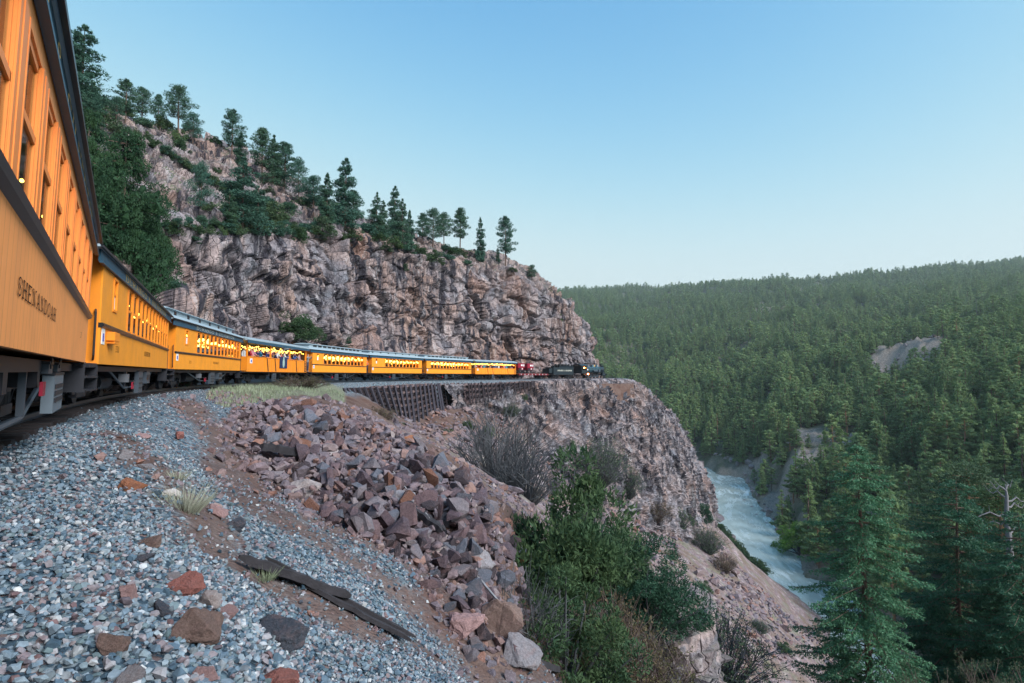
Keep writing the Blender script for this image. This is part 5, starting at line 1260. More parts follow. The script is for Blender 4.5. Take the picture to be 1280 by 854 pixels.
# rocks that stand out singly
M_R = {k: stone_mat('rock_' + k, 'obj', [(0, c), (1, tuple(v * 1.15 for v in c))], 2.0) for k, c in dict(red=(.26, .10, .085), granite=(.33, .29, .29), brown=(.17, .115, .10), dark=(.045, .055, .075), rust=(.25, .10, .05), white=(.62, .58, .58), pink=(.30, .19, .19), grey=(.22, .21, .23)).items()}
def fine_rock(seed, n=16, flat=1.0, rough=.11):
    V, F = hull_mesh(n, seed, flat); bm = bmesh.new(); vs = [bm.verts.new(v) for v in V]
    for f in F: bm.faces.new([vs[i] for i in f])
    bmesh.ops.dissolve_limit(bm, angle_limit=R(14), verts=bm.verts, edges=bm.edges)
    bmesh.ops.bevel(bm, geom=bm.edges[:], offset=.035, segments=1, affect='EDGES'); bmesh.ops.triangulate(bm, faces=bm.faces)
    bmesh.ops.subdivide_edges(bm, edges=bm.edges[:], cuts=2, use_grid_fill=True); bmesh.ops.triangulate(bm, faces=bm.faces)
    if rough > .1: bmesh.ops.subdivide_edges(bm, edges=[e for e in bm.edges if e.calc_length() > .12], cuts=1, use_grid_fill=True); bmesh.ops.triangulate(bm, faces=bm.faces)
    bm.verts.index_update(); V = np.array([v.co[:] for v in bm.verts]); F = np.array([[v.index for v in f.verts] for f in bm.faces]); bm.free()
    N = V / np.linalg.norm(V, axis=1, keepdims=True); V = V + N * (fbm(V * 2.2, 4, seed) * rough + fbm(V * 7, 3, seed + 3) * rough * .5 + np.minimum(0, fbm(V * 3.3, 2, seed + 8)) * rough * .8)[:, None]
    return V, F
frm = {}
for (px, py, w, h, k, lab) in [
    (232, 733, 46, 40, 'red', 'red-brown angular rock perched on the gravel beside a pale granite one'), (262, 752, 34, 34, 'granite', 'pale speckled granite rock touching the red-brown rock'),
    (246, 786, 66, 54, 'brown', 'large brown-grey rock with a dark lower face, below the granite rock'), (284, 764, 26, 44, 'pink', 'narrow pinkish rock wedged beside the large brown-grey rock'),
    (345, 792, 84, 42, 'dark', 'broad blue-black broken slab lying in bare earth'), (140, 806, 44, 44, 'brown', 'brown angular rock half sunk in the gravel near the lower left'),
    (188, 680, 40, 20, 'brown', 'flat grey-brown rock above a dark slab'), (176, 697, 36, 12, 'dark', 'thin dark slab lying flat on the gravel'), (163, 608, 40, 24, 'rust', 'rust-brown rock in the upper patch of bare earth'),
    (214, 617, 26, 14, 'white', 'small white rock shining in the bare earth'), (272, 640, 28, 30, 'pink', 'pink rock leaning beside a black one'), (294, 657, 32, 22, 'dark', 'black angular rock with sharp point in the bare earth'),
    (160, 852, 44, 40, 'grey', 'speckled grey rock at the lower edge of the gravel'), (348, 852, 58, 30, 'red', 'dark red rock at the lower edge of the bank'), (255, 846, 34, 26, 'pink', 'pinkish grey rock sunk in the gravel at the lower edge'),
    (155, 570, 26, 20, 'grey', 'grey rock in the cluster beside the upper bare earth'), (188, 582, 32, 18, 'grey', 'flat blue-grey rock in the upper cluster'), (176, 545, 22, 14, 'pink', 'small pink rock topping the upper cluster'), (222, 545, 18, 12, 'red', 'small red rock on the gravel shoulder'),
    (215, 720, 20, 20, 'grey', 'small grey stone just beside the red-brown rock'), (160, 742, 30, 26, 'pink', 'pink stone half buried in the gravel'), (205, 760, 30, 30, 'dark', 'dark stone beside the large brown-grey rock'),
    (622, 775, 66, 60, 'brown', 'big brown boulder at the foot of the scree beside the juniper'), (650, 815, 60, 50, 'grey', 'grey boulder below the big brown boulder'), (600, 700, 40, 34, 'grey', 'large grey block at the right side of the scree'),
    (583, 780, 50, 44, 'pink', 'pinkish block near the lower end of the scree'), (540, 690, 42, 26, 'granite', 'flat pale block in the middle of the scree'), (505, 630, 46, 40, 'grey', 'big grey-green block high in the scree'), (410, 560, 36, 26, 'pink', 'pink-grey block near the upper timber beam'),
    (380, 610, 46, 26, 'granite', 'broad pale block below the upper timber beam'), (655, 700, 24, 20, 'rust', 'rusty block at the right rim of the scree'), (482, 590, 24, 26, 'pink', 'pink block standing in the upper scree'), (512, 551, 26, 16, 'rust', 'orange block at the top rim of the scree')]:
    g = ghit(px, py + h * .25)
    D = g[1]; r_ = w / 2 / FPX * D
    me = mesh_np('rock', *fine_rock(px * 7 + py, 14, max(.55, min(1.5, h / w / .62 * .95))), M_R[k])
    rock_obj(g[0], g[1], g[2] + r_ * h / w * (.45 if py > 600 else .5), r_ * 1.12, lab, None, me, (random.uniform(-.2, .2), random.uniform(-.2, .2), random.uniform(-.6, .6)))
# rock outcrop by the junipers: jointed masses
def outcrop(px, py, D, rad, seed, label, sc=(1, 1, 1), rz=0.0):
    g = at(px, py, D); bm = bmesh.new(); bmesh.ops.create_icosphere(bm, subdivisions=6, radius=1.0)
    V = np.array([v.co[:] for v in bm.verts]); F = np.array([[v.index for v in f.verts] for f in bm.faces]); bm.free()
    m = np.abs(V).max(1, keepdims=True); V = V * (.55 + .45 / m ** .8)
    V = V * np.array(sc) * rad; N = V / np.linalg.norm(V, axis=1, keepdims=True)
    d, blk, blk2 = blocky(V + g, N, [(1.3, 1.1, 1.0, .30, .55, .16, .07), (.5, .45, .4, .09, .16, .06, .08), (.2, .2, .2, .03, .05, .02, .1)], seed)
    V = V + N * (d * .8 + fbm(V * .8, 3, seed) * .5)[:, None]
    o = link('rock_outcrop', mesh_np('rock_outcrop', V, F, M_ROCK, False, {'blk': blk, 'blk2': blk2, 'soil': blk * 0 + .35}), loc=tuple(g)); o.rotation_euler = (0, 0, rz)
    return tag(o, label, 'rock outcrop')
outcrop(806, 838, 22, 2.0, 501, 'jointed pink-grey outcrop standing below the junipers', (1.25, 1.3, 1.35), -.5)
outcrop(742, 830, 19, 1.3, 502, 'darker outcrop half hidden under the yellow-brown shrub', (1.1, 1, 1.0), .3)
outcrop(655, 880, 11.5, .9, 503, 'brown outcrop at the foot of the scree under the juniper', (1.1, 1, 1.0), .3)

# fallen timbers
M_TIMB = simple('charred_timber', (0.035, 0.034, 0.04), 0.9, 0.2, 0, 0.6, 9, 0.015); M_DRIFT = simple('bleached_wood', (0.30, 0.29, 0.30), 0.85, 0.2, 0, 0.3, 9, 0.01)
def timber(a, b, w, h, label, n=1, lift=.05, mat=None, name='timber_beam'):
    A = ghit(*a); B = ghit(*b); v = []; f = []; L = np.linalg.norm(B - A); ax = (B - A) / L; sd = np.cross(ax, (0, 0, 1)); sd /= np.linalg.norm(sd); up = np.cross(sd, ax)
    for q in range(n):
        o = (q - (n - 1) / 2) * w * random.uniform(.95, 1.5); s0 = -.3 * random.random() * (n > 1); s1 = 1 + .12 * random.random() * (n > 1); K = 14; b0 = len(v); ww = w * random.uniform(.7, 1.05)
        for i in range(K + 1):
            t_ = s0 + (s1 - s0) * i / K; c = A + ax * L * t_ + sd * (o + random.uniform(-.1, .1) * w) + up * (lift + h / 2 + random.uniform(-.12, .12) * h + (q % 2) * h * .4)
            tp = 1.0 if 0 < i < K else random.uniform(.25, .6)
            for e, g_ in ((-1, -1), (1, -1), (1, 1), (.1, 1.15), (-1, .8)): v.append(tuple(c + sd * e * ww / 2 * tp * random.uniform(.85, 1.1) + up * g_ * h / 2 * tp * random.uniform(.85, 1.1)))
        for i in range(K):
            for e in range(5): f.append((b0 + i * 5 + e, b0 + i * 5 + (e + 1) % 5, b0 + (i + 1) * 5 + (e + 1) % 5, b0 + (i + 1) * 5 + e))
    return tag(link(name, mesh_np(name, v, f, mat or M_TIMB, False)), label, 'timber')
timber((318, 578), (384, 590), .20, .17, 'squared dark timber beam lying on top of the scree', 1, .30)
timber((318, 716), (420, 752), .09, .07, 'upper length of the long splintered timber lying across the gravel', 2, .03)
timber((352, 722), (500, 800), .05, .04, 'long black splintered timber running down across the gravel', 4, .04)
timber((508, 655), (545, 684), .12, .12, 'short dark timber stub jammed in the middle of the scree', 2, .28)
timber((655, 838), (700, 850), .12, .1, 'dark pole at the foot of the scree beside the juniper', 1, .1)
timber((596, 742), (645, 806), .035, .035, 'bleached branch lying down the edge of the scree', 1, .3, M_DRIFT, 'dead_branch')
timber((488, 610), (535, 676), .03, .03, 'thin grey dead branch lying over the scree blocks', 1, .42, M_DRIFT, 'dead_branch')
timber((362, 544), (366, 562), .03, .03, 'short bleached stick among the upper scree blocks', 1, .4, M_DRIFT, 'dead_branch')

# ------------------------------------------------------------------ timber crib under the track
M_CRIB = simple('weathered_crib_timber', (0.045, 0.042, 0.055), 0.85, 0.2, 0, 0.5, 4, 0.02); M_CRIBD = simple('dark_crib_timber', (0.034, 0.026, 0.03), 0.9, 0.2, 0, 0.5, 4, 0.02)
def crib(label, TL, BL, n, w, rails, mat, name='timber_crib', post='crib_post', jit=.0):
    TL = [at(*q) for q in TL]; BL = [at(*q) for q in BL]; rt = empty(name, tuple(TL[0])); tag(rt, label, 'timber crib', 'timber cribs holding up the track bench')
    off = Vector(TL[0]); T2 = crom(np.array(TL), np.linspace(0, len(TL) - 1, n)); B2 = crom(np.array(BL), np.linspace(0, len(BL) - 1, n))
    for i in range(n):
        a, b = T2[i], B2[i] - (0, 0, .5); b2 = Mb(); j = np.array([random.uniform(-jit, jit), 0, 0]); b2.bar(Vector(a + j) - off, Vector(b + j) - off, w * random.uniform(.85, 1.15), w); b2.build(post, mat, rt)
    for k in range(rails):
        q = (k + .5) / rails; pts = T2 * (1 - q) + B2 * q; v = Mb()
        inw = np.array([-.45, .25, 0])
        for i in range(0, n - 1, 1): v.bar(Vector(pts[i] + inw) - off, Vector(pts[i + 1] + inw) - off, .3, .24)
        v.build('crib_waler', M_CRIBD, rt)
    # rubble packing behind the timbers
    rw = 12; G = np.array([[T2[i] * (1 - q) + B2[i] * q + np.array([-.9, .5, -.05 - .6 * (q > .95)]) for q in np.linspace(-.02, 1.05, rw)] for i in range(n)])
    G = crom(G, np.linspace(0, n - 1, n * 6)); G = np.swapaxes(crom(np.swapaxes(G, 0, 1), np.linspace(0, rw - 1, 70)), 0, 1); Pg = G.reshape(-1, 3)
    Ng = grid_normals(G).reshape(-1, 3); Ng *= np.sign(Ng[:, :1] + 1e-9); c1, o1, e1, c2, c3 = voro(Pg / .42, 77)
    Pg = Pg + Ng * ((.5 - np.linalg.norm(o1, axis=1)) * .45 + (c1 - .5) * .2)[:, None] - np.array(off)
    link('rubble_packing', mesh_np('rubble_packing', Pg, grid_faces(*G.shape[:2]), M_CRIBR, False, {'rnd': c1}), rt)
M_CRIBR = stone_mat('dark_rubble', 'attr', [(0, (0.05, 0.04, 0.05)), (.5, (0.11, 0.075, 0.08)), (1, (0.16, 0.12, 0.12))])
crib('tall crib of slanting dark timbers holding the ledge under the coaches', [(430, 485.5, 60.5), (463, 484, 66), (500, 482, 73), (530, 480.5, 80), (549, 479.5, 85)], [(436, 497, 60), (468, 509, 64.5), (502, 534, 69), (520, 538, 73), (541, 525, 78), (556, 516, 81.5)], 21, .24, 7, M_CRIB)
crib('short crib of thin crossed timbers just beyond the tall crib', [(556, 480, 87), (584, 479, 94)], [(560, 514, 84), (580, 508, 90), (588, 502, 92)], 8, .16, 8, M_CRIBD)
crib('low row of short dark posts under the ledge near the farther coaches', [(586, 479.5, 90), (625, 478.5, 97.5), (668, 477, 106)], [(588, 500, 87.5), (627, 494, 95.5), (668, 482, 105)], 17, .22, 3, M_CRIBD)
# ------------------------------------------------------------------ foliage
def leaf_mat(name, c1, c2, c3, rough=0.7, inst=False, tr=0.0):
    t = NT(name); oi = t.n('ObjectInfo').outputs['Random']; p = t.pos() if not inst else t.objco()
    n = t.noise(0.9 if not inst else 0.35, 5, p, .7)
    c = t.mix(t.ramp(n, [(.36, 0), (.64, 1)]), c1, c2)
    c = t.mix(t.ramp(oi, [(.0, 0), (1.0, .75)]), c, c3)
    c = t.mix(.5, c, t.ramp(t.attr('rnd'), [(0, .6), (1, 1.4)]), 'MULTIPLY')
    t.out(c, rough, 0.2)
    if tr:
        tl = t.n('BsdfTranslucent', {0: c}); mx = t.n('MixShader', {0: tr}); t.t.links.new(t.b.outputs[0], mx.inputs[1]); t.t.links.new(tl.outputs[0], mx.inputs[2])
        t.t.links.new(mx.outputs[0], t.t.nodes['Material Output'].inputs[0])
    return t.m
M_PINE = leaf_mat('pine_needles', (0.040, 0.095, 0.065), (0.070, 0.135, 0.075), (0.05, 0.125, 0.10), tr=.2)
M_FORN = leaf_mat('forest_needles', (0.105, 0.19, 0.10), (0.23, 0.32, 0.12), (0.28, 0.37, 0.16), inst=True, tr=.5)
M_FIR = leaf_mat('fir_needles', (0.06, 0.16, 0.09), (0.13, 0.25, 0.13), (0.08, 0.20, 0.11), .5, tr=.25)
M_FIRD = leaf_mat('dark_fir_needles', (0.035, 0.105, 0.065), (0.07, 0.165, 0.09), (0.05, 0.13, 0.08), .5, tr=.25)
M_JUN = leaf_mat('juniper_sprays', (0.032, 0.075, 0.042), (0.09, 0.14, 0.058), (0.05, 0.10, 0.05), tr=.3)
M_JUND = leaf_mat('dark_juniper_sprays', (0.022, 0.065, 0.045), (0.045, 0.11, 0.055), (0.03, 0.08, 0.05), tr=.2)
M_DKE = leaf_mat('dark_evergreen_needles', (0.012, 0.042, 0.024), (0.038, 0.085, 0.032), (0.02, 0.055, 0.026), tr=.1)
M_SHR = leaf_mat('shrub_leaves', (0.05, 0.10, 0.045), (0.10, 0.155, 0.06), (0.07, 0.11, 0.07), tr=.25)
M_BRI = leaf_mat('bright_spring_leaves', (0.10, 0.22, 0.04), (0.18, 0.32, 0.06), (0.14, 0.26, 0.05), tr=.3)
M_OAK = leaf_mat('budding_oak_leaves', (0.07, 0.085, 0.04), (0.13, 0.115, 0.055), (0.12, 0.08, 0.055), tr=.25)
M_BUD = leaf_mat('reddish_buds', (0.13, 0.10, 0.075), (0.06, 0.12, 0.06), (0.10, 0.12, 0.07), tr=.25)
M_TWIG = simple('grey_twigs', (0.085, 0.09, 0.10), 0.85, 0.15, 0, .3)
M_TWIGB = simple('brown_twigs', (0.10, 0.075, 0.07), 0.85, 0.15, 0, .3)
M_BARK = simple('pine_bark', (0.13, 0.09, 0.075), 0.9, 0.15, 0, .4, 5, .02); M_BARKR = simple('reddish_bark', (0.26, 0.15, 0.10), 0.9, 0.15, 0, .4, 5, .02)
M_SNAG = simple('silvered_dead_wood', (0.20, 0.19, 0.205), 0.85, 0.2, 0, .4, 5, .02); M_GRASS = leaf_mat('grass_blades', (0.18, 0.21, 0.13), (0.38, 0.39, 0.34), (0.13, 0.19, 0.10), .7)

def tris(C, r, ln, wd, dirs=None, jit=1.0):
    """one slim leaf-sized triangle at each centre; returns verts, faces"""
    n = len(C); d = r.normal(size=(n, 3)); d /= np.linalg.norm(d, axis=1, keepdims=True)
    if dirs is not None: d = dirs + d * jit; d /= np.linalg.norm(d, axis=1, keepdims=True) + 1e-9
    q = r.normal(size=(n, 3)); s = np.cross(d, q); s /= np.linalg.norm(s, axis=1, keepdims=True) + 1e-9
    L = (ln * r.uniform(.6, 1.3, n))[:, None]; W_ = (wd * r.uniform(.6, 1.3, n))[:, None]
    V = np.stack([C - d * L * .5 - s * W_ * .5, C - d * L * .5 + s * W_ * .5, C + d * L * .5], 1).reshape(-1, 3)
    return V, np.arange(n * 3).reshape(n, 3)
def ell(c, rad, n, r, shell=.5):
    d = r.normal(size=(n, 3)); d /= np.linalg.norm(d, axis=1, keepdims=True)
    return np.array(c) + d * (r.uniform(shell, 1, n) ** .6)[:, None] * np.array(rad), d
LUMP = [hull_mesh(n_, 900 + n_, 1.5) for n_ in (11, 12, 13, 14)]
class Plant:
    def __init__(s, seed): s.r = np.random.default_rng(seed); s.C = []; s.D = []; s.L = []; s.K = []; s.w = Mb()
    def clump(s, c, rad, n, ln, wd, up=.3):
        p, d = ell(c, rad, n, s.r); d = d + np.array([0, 0, up]); s.C.append(p); s.D.append(d); s.L.append(np.full(n, ln)); s.K.append((wd, s.r.random()))
    def lump(s, c, rad, n=1):
        """a small rough mass of foliage that takes the light like one spray"""
        s.lumps = getattr(s, 'lumps', []); s.lumps.append((c, rad))
    def meshes(s, name, mleaf, mwood, jit=.9):
        out = []
        if s.C:
            Vs, Fs, A = [], [], []; k = 0
            for C, D, L, (wd, rv) in zip(s.C, s.D, s.L, s.K):
                V, F = tris(C, s.r, L, wd, D, jit); Vs.append(V); Fs.append(F + k); A.append(np.clip(np.repeat(rv * .6 + s.r.random(len(C)) * .4, 3), 0, 1)); k += len(V)
            for c_, rad_ in getattr(s, 'lumps', []):
                V, F = LUMP[s.r.integers(0, len(LUMP))]; V = V * np.array(rad_) @ rotm(1, s.r)[0].T * np.array([1, 1, .8]) + np.array(c_); Vs.append(V); Fs.append(F + k); A.append(np.full(len(V), .25 + .6 * s.r.random())); k += len(V)
            out.append(mesh_np('crown', np.concatenate(Vs), np.concatenate(Fs), mleaf, False, {'rnd': np.concatenate(A)}))
        else: out.append(None)
        out.append(s.w.mesh('trunk', mwood) if s.w.v else None)
        return out
def conifer(seed, H=1.0, Rd=.2, base=.12, layers=22, per=7, nl=26, leaf=.035, droop=.25, ragged=.35, mleaf=None, mwood=None, power=.85, gap=.0, lumps=False):
    """pointed conifer of unit-ish height, leaf clumps carried on branches"""
    p = Plant(seed); r = p.r; bend = r.normal(0, .01, 2)
    p.w.tube([(0, 0, 0), (bend[0], bend[1], H * .5), (bend[0] * 2, bend[1] * 2, H * .99)], [H * .014, H * .010, H * .002], 5, False)
    for i in range(layers):
        f = base + (1 - base) * (i + r.uniform(-.3, .3)) / layers; z = H * f
        rr_ = Rd * (1 - (f - base) / (1 - base)) ** power * r.uniform(1 - ragged, 1 + ragged * .5) + Rd * .05
        for k in range(max(3, int(per * (1 - f * .5)))):
            if r.random() < gap: continue
            a = r.uniform(0, 6.28); L = rr_ * r.uniform(.65, 1.15); cx, cy = bend * (1 + f)
            ex, ey, ez = cx + math.cos(a) * L, cy + math.sin(a) * L, z - droop * L
            if L > Rd * .35: p.w.tube([(cx, cy, z), (ex * .8, ey * .8, z - droop * L * .6)], [H * .003, H * .001], 3, False)
            for q in (.45, .85) if L > Rd * .4 else (.6,):
                p.clump((cx + (ex - cx) * q, cy + (ey - cy) * q, z + (ez - z) * q), (L * .36, L * .36, H * .020 + L * .10), int(nl * (1.2 if q > .6 else .8)), leaf, leaf * .38, .25)
                if lumps: p.lump((cx + (ex - cx) * q, cy + (ey - cy) * q, z + (ez - z) * q - .01), (L * .30 * lumps, L * .26 * lumps, (H * .022 + L * .10) * lumps))
    p.clump((bend[0] * 2, bend[1] * 2, H * .97), (Rd * .1, Rd * .1, H * .03), nl, leaf, leaf * .35, 1.0)
    return p.meshes('c', mleaf or M_FORN, mwood or M_BARK)
def ponderosa(seed, H=1.0, Rd=.2, base=.35, n=34, nl=40, leaf=.03, mleaf=None, mwood=None, flat=.55, lumps=False):
    """open-crowned pine: bare lower trunk, rounded tufts at branch ends"""
    p = Plant(seed); r = p.r; bx, by = r.normal(0, .025, 2)
    p.w.tube([(0, 0, 0), (bx * .5, by * .5, H * .35), (bx, by, H * .7), (bx * .8, by * 1.2, H * .97)], [H * .018, H * .014, H * .009, H * .003], 6, False)
    for i in range(n):
        f = base + (1 - base) * (i + r.uniform(0, 1)) / n; a = i * 2.4 + r.uniform(-.5, .5)
        env = math.sin(math.pi * min(1, max(.12, (f - base) / (1 - base) * .78 + .2))) ** .8
        L = Rd * env * r.uniform(.55, 1.2); z0 = H * f; cx, cy = bx * f, by * f
        ex, ey, ez = cx + math.cos(a) * L, cy + math.sin(a) * L, z0 + L * r.uniform(-.15, .35)
        p.w.tube([(cx, cy, z0 - L * .1), ((cx + ex) / 2, (cy + ey) / 2, (z0 + ez) / 2 - L * .05), (ex, ey, ez)], [H * .005, H * .003, H * .001], 4, False)
        for q in range(2):
            s_ = Rd * r.uniform(.24, .42); u = 1 - q * .42
            p.clump((cx + (ex - cx) * u, cy + (ey - cy) * u, z0 + (ez - z0) * u + s_ * .2), (s_, s_, s_ * flat), nl, leaf, leaf * .3, .5)
            if lumps: p.lump((cx + (ex - cx) * u, cy + (ey - cy) * u, z0 + (ez - z0) * u + s_ * .2), (s_ * .8, s_ * .8, s_ * flat * .8))
    return p.meshes('p', mleaf or M_PINE, mwood or M_BARK)
def bushy(seed, n=30, nl=120, leaf=.05, wr=.35, sq=.8, mleaf=None, mwood=None, stems=7, hollow=.55, top=.15, low=0.05):
    """rounded many-stemmed bush in a unit box, 1 high and 1 wide"""
    p = Plant(seed); r = p.r
    for i in range(n):
        d = r.normal(size=3); d /= np.linalg.norm(d); d[2] = abs(d[2]) * 1.1 - .12
        R_ = r.uniform(hollow, 1) * r.uniform(.8, 1.1); c = np.array([d[0] * .5 * R_, d[1] * .5 * R_, low + .12 + d[2] * .75 * R_])
        s_ = r.uniform(.10, .2) * wr / .35
        p.clump(c, (s_, s_, s_ * sq), nl, leaf, leaf * .4, .4)
        if i < stems * 3: p.w.tube([(r.normal(0, .03), r.normal(0, .03), 0), tuple(c * .5 + np.array([0, 0, .02])), tuple(c)], [.018, .010, .003], 4, False)
    return p.meshes('b', mleaf or M_JUN, mwood or M_TWIG)
def twiggy(seed, n=70, leaves=0, mwood=None, mleaf=None, leaf=.03, spread=.5):
    """leafless or barely budding shrub made of fine forking twigs"""
    p = Plant(seed); r = p.r
    for i in range(n):
        a = r.uniform(0, 6.28); R_ = spread * r.uniform(.1, 1) ** .6; h = r.uniform(.55, 1) * (1 - .45 * (R_ / spread) ** 2)
        b = np.array([math.cos(a) * R_ * .15, math.sin(a) * R_ * .15, 0]); m = np.array([math.cos(a) * R_ * .6, math.sin(a) * R_ * .6, h * .55]); e = np.array([math.cos(a) * R_, math.sin(a) * R_, h])
        p.w.tube([tuple(b), tuple(m), tuple(e)], [.010, .006, .002], 3, False)
        for k in range(5):
            f = r.uniform(.35, 1); s_ = m * (1 - f) + e * f if f > .5 else b * (1 - f) + m * f; d = (e - b) * .25 + r.normal(0, .09, 3); d[2] = abs(d[2])
            p.w.tube([tuple(s_), tuple(s_ + d * .6 + r.normal(0, .012, 3)), tuple(s_ + d)], [.004, .003, .0012], 3, False)
            if leaves: p.clump(s_ + d * .8, (.05, .05, .05), leaves, leaf, leaf * .5, .4)
    return p.meshes('t', mleaf or M_OAK, mwood or M_TWIG)

def stand(name, cat, label, meshes, loc, h, w=None, group=None, rz=None, sc=None, crown='crown', trunk='trunk'):
    rt = empty(name, loc, random.uniform(0, 6.28) if rz is None else rz); w = w or h
    rt.scale = sc or (w, w, h); tag(rt, label, cat, group)
    if meshes[0]: link(crown, meshes[0], rt)
    if meshes[1]: link(trunk, meshes[1], rt)
    return rt

# ------------------------------------------------------------------ trees of the left-hand hill and cliff top
PP = [ponderosa(600 + i, 1, .23 + .03 * (i % 3), .26 + .07 * (i % 2), 40, 72, .040) for i in range(4)]
PC = [conifer(620 + i, 1, .19 + .02 * i, .08, 20, 9, 40, .032, .10, .5, M_PINE, power=.6) for i in range(3)]
BB = [bushy(640 + i, 26, 90, .085, mleaf=m) for i, m in enumerate((M_SHR, M_PINE, M_JUN))]
TWG = [twiggy(660, 60), twiggy(661, 60, 3, leaf=.035)]
HILLT = []
def tree_at(px, base, top, kind, label, w=1.0, group='trees on the hill above the cliff', name='pine_tree', cat='pine tree', trees=(None,)):
    h = hit(px, base, None if trees[0] is None else trees)
    if h is None:
        for q in range(1, 14):
            h = hit(px, base + q * 2)
            if h is not None: break
    if h is None: return
    HILLT.append((px, base, label)); D = h.y; H = at(px, top, D)[2] - h.z + .3
    stand(name, cat, label, kind, (h.x, h.y, h.z - .3), H, H * w * .84, group)
for i, (px, b, t_, k, w, lab) in enumerate([
    (101, 128, 30, PC[1], 1.5, 'tall dark pine just past the roof edge of the nearest coach'), (157, 152, 102, PP[0], 1.2, 'round-headed pine at the left end of the hill row'), (145, 155, 122, PP[2], 1.0, 'small pine beside the round-headed one high on the hill'),
    (177, 156, 112, PP[1], 1.2, 'pine between the round-headed pine and the lone pine'), (198, 160, 120, PP[3], 1.0, 'small spreading pine left of the lone pine on the ridge'), (223, 165, 110, PP[1], 1.25, 'lone pine with bare trunk on the ridge'),
    (241, 180, 143, PP[2], 1.1, 'low pine just below the lone pine'), (290, 196, 140, PP[0], 1.2, 'broad pine standing on the rocky shoulder'), (300, 205, 165, PC[0], 1.4, 'smaller pine behind the broad one on the rocky shoulder'),
    (328, 228, 163, PP[3], 1.1, 'leftmost pine of the dense clump on the skyline'), (341, 232, 168, PC[2], 1.3, 'dark central pine of the dense skyline clump'), (355, 238, 180, PP[0], 1.3, 'right-hand pine of the dense skyline clump'),
    (373, 252, 202, PP[2], .9, 'thin see-through pine beside the dense clump'), (392, 268, 222, PP[1], 1.3, 'dark bushy pine right of the thin one'), (408, 280, 216, PC[0], 1.2, 'pointed dark pine next to the tallest conifer'),
    (431, 285, 197, PC[1], 1.25, 'tallest conifer of the cliff-top row'), (440, 290, 240, PP[3], 1.2, 'short pine at the foot of the tallest conifer'), (471, 296, 240, PC[2], 1.2, 'dense conifer right of the tallest one'), (478, 297, 250, PC[0], 1.0, 'narrow conifer tucked against the dense conifer'),
    (493, 295, 232, PC[1], 1.0, 'slender tall conifer in the middle of the cliff-top row'), (503, 304, 248, PC[2], 1.2, 'broad conifer just right of the slender tall one'), (512, 306, 262, PC[0], 1.1, 'short conifer ending the middle group'),
    (528, 305, 268, PP[0], 1.2, 'first pine of the small round-headed group'), (541, 308, 263, PP[2], 1.2, 'second pine of the small round-headed group'), (555, 308, 268, PP[1], 1.2, 'third pine of the small round-headed group'), (575, 305, 262, PP[3], 1.1, 'leaning pine with flat head and bare trunk'),
    (600, 328, 271, PC[0], .9, 'narrow pointed pine standing alone on the bare brow'), (632, 332, 273, PP[0], .95, 'last tall pine on the brow before the slope falls'), (622, 328, 310, PC[1], 1.2, 'very small dark pine at the foot of the last tall pine'), (665, 352, 332, PP[1], 1.3, 'small dark bush-like pine on the falling brow'),
    (250, 275, 206, PP[2], .75, 'thin sparse pine on the rocks below the ridge'), (303, 284, 196, PC[2], 1.7, 'wide green conifer growing from the rock ledge'), (285, 290, 238, PC[0], 1.5, 'small conifer just left of the wide ledge conifer'), (322, 284, 232, PC[1], 1.5, 'small conifer just right of the wide ledge conifer'),
    (436, 440, 420, PC[1], 1.4, 'little bright conifer growing behind the coach roofs'), (120, 175, 140, PC[0], 1.8, 'stubby conifer on the slope close to the coach roof'), (112, 160, 118, PP[3], 1.6, 'pine crowded against the coach roof edge')]):
    tree_at(px, b, t_, k, lab, w)
for i, (px, py, w, h) in enumerate([(152, 140, 30, 24), (178, 158, 34, 22), (204, 162, 34, 26), (222, 178, 28, 26), (238, 155, 22, 16), (270, 172, 22, 14), (345, 272, 44, 30), (330, 258, 36, 24), (372, 300, 26, 16), (404, 288, 40, 30), (396, 258, 40, 24), (420, 268, 34, 24),
     (440, 296, 30, 16), (455, 290, 34, 20), (470, 300, 30, 16), (488, 306, 30, 18), (505, 313, 34, 18), (520, 318, 36, 18), (540, 325, 34, 18), (556, 324, 28, 14), (570, 318, 26, 14), (598, 318, 20, 8), (350, 290, 26, 14), (280, 268, 28, 16), (262, 262, 22, 14), (240, 300, 24, 12), (225, 185, 24, 18), (112, 120, 30, 26), (130, 135, 34, 26), (120, 150, 40, 30), (140, 165, 36, 24), (560, 305, 22, 12),
     (505, 336, 12, 12), (700, 400, 8, 12), (583, 330, 18, 10), (640, 338, 14, 6), (205, 330, 20, 16), (218, 360, 22, 16), (480, 312, 24, 12), (428, 300, 20, 12), (360, 262, 30, 18), (312, 276, 30, 14), (270, 215, 16, 10), (300, 232, 18, 10), (250, 232, 14, 9), (335, 240, 18, 10)] + [(205 + q * 5.2 + 3 * math.sin(q * 2.7), 284 + 6 * math.sin(q * 1.9) + q * .12, 20 + 8 * math.sin(q * 3.1), 13 + 5 * math.sin(q * 2.3)) for q in range(38)] + [(170 + (q * 37) % 210, 175 + (q * 37) % 210 * .42 + (q * 53) % 45 - 8, 15 + (q * 7) % 12, 10 + (q * 5) % 8) for q in range(34)]):
    hh = hit(px, py)
    if hh is None: hh = hit(px, py + 8)
    if hh is None: continue
    k = hh.y / FPX
    nb = min(HILLT, key=lambda q: (q[0] - px) ** 2 + (q[1] - py) ** 2); lab = f'rounded shrub by the {nb[2]}'; lab = ' '.join(lab.split()[:15])
    stand('shrub', 'shrub', lab, BB[i % 3], (hh.x, hh.y, hh.z - h * k * .35), h * k * 1.15, w * k * 1.05, lab.replace('rounded shrub', 'rounded shrubs'))
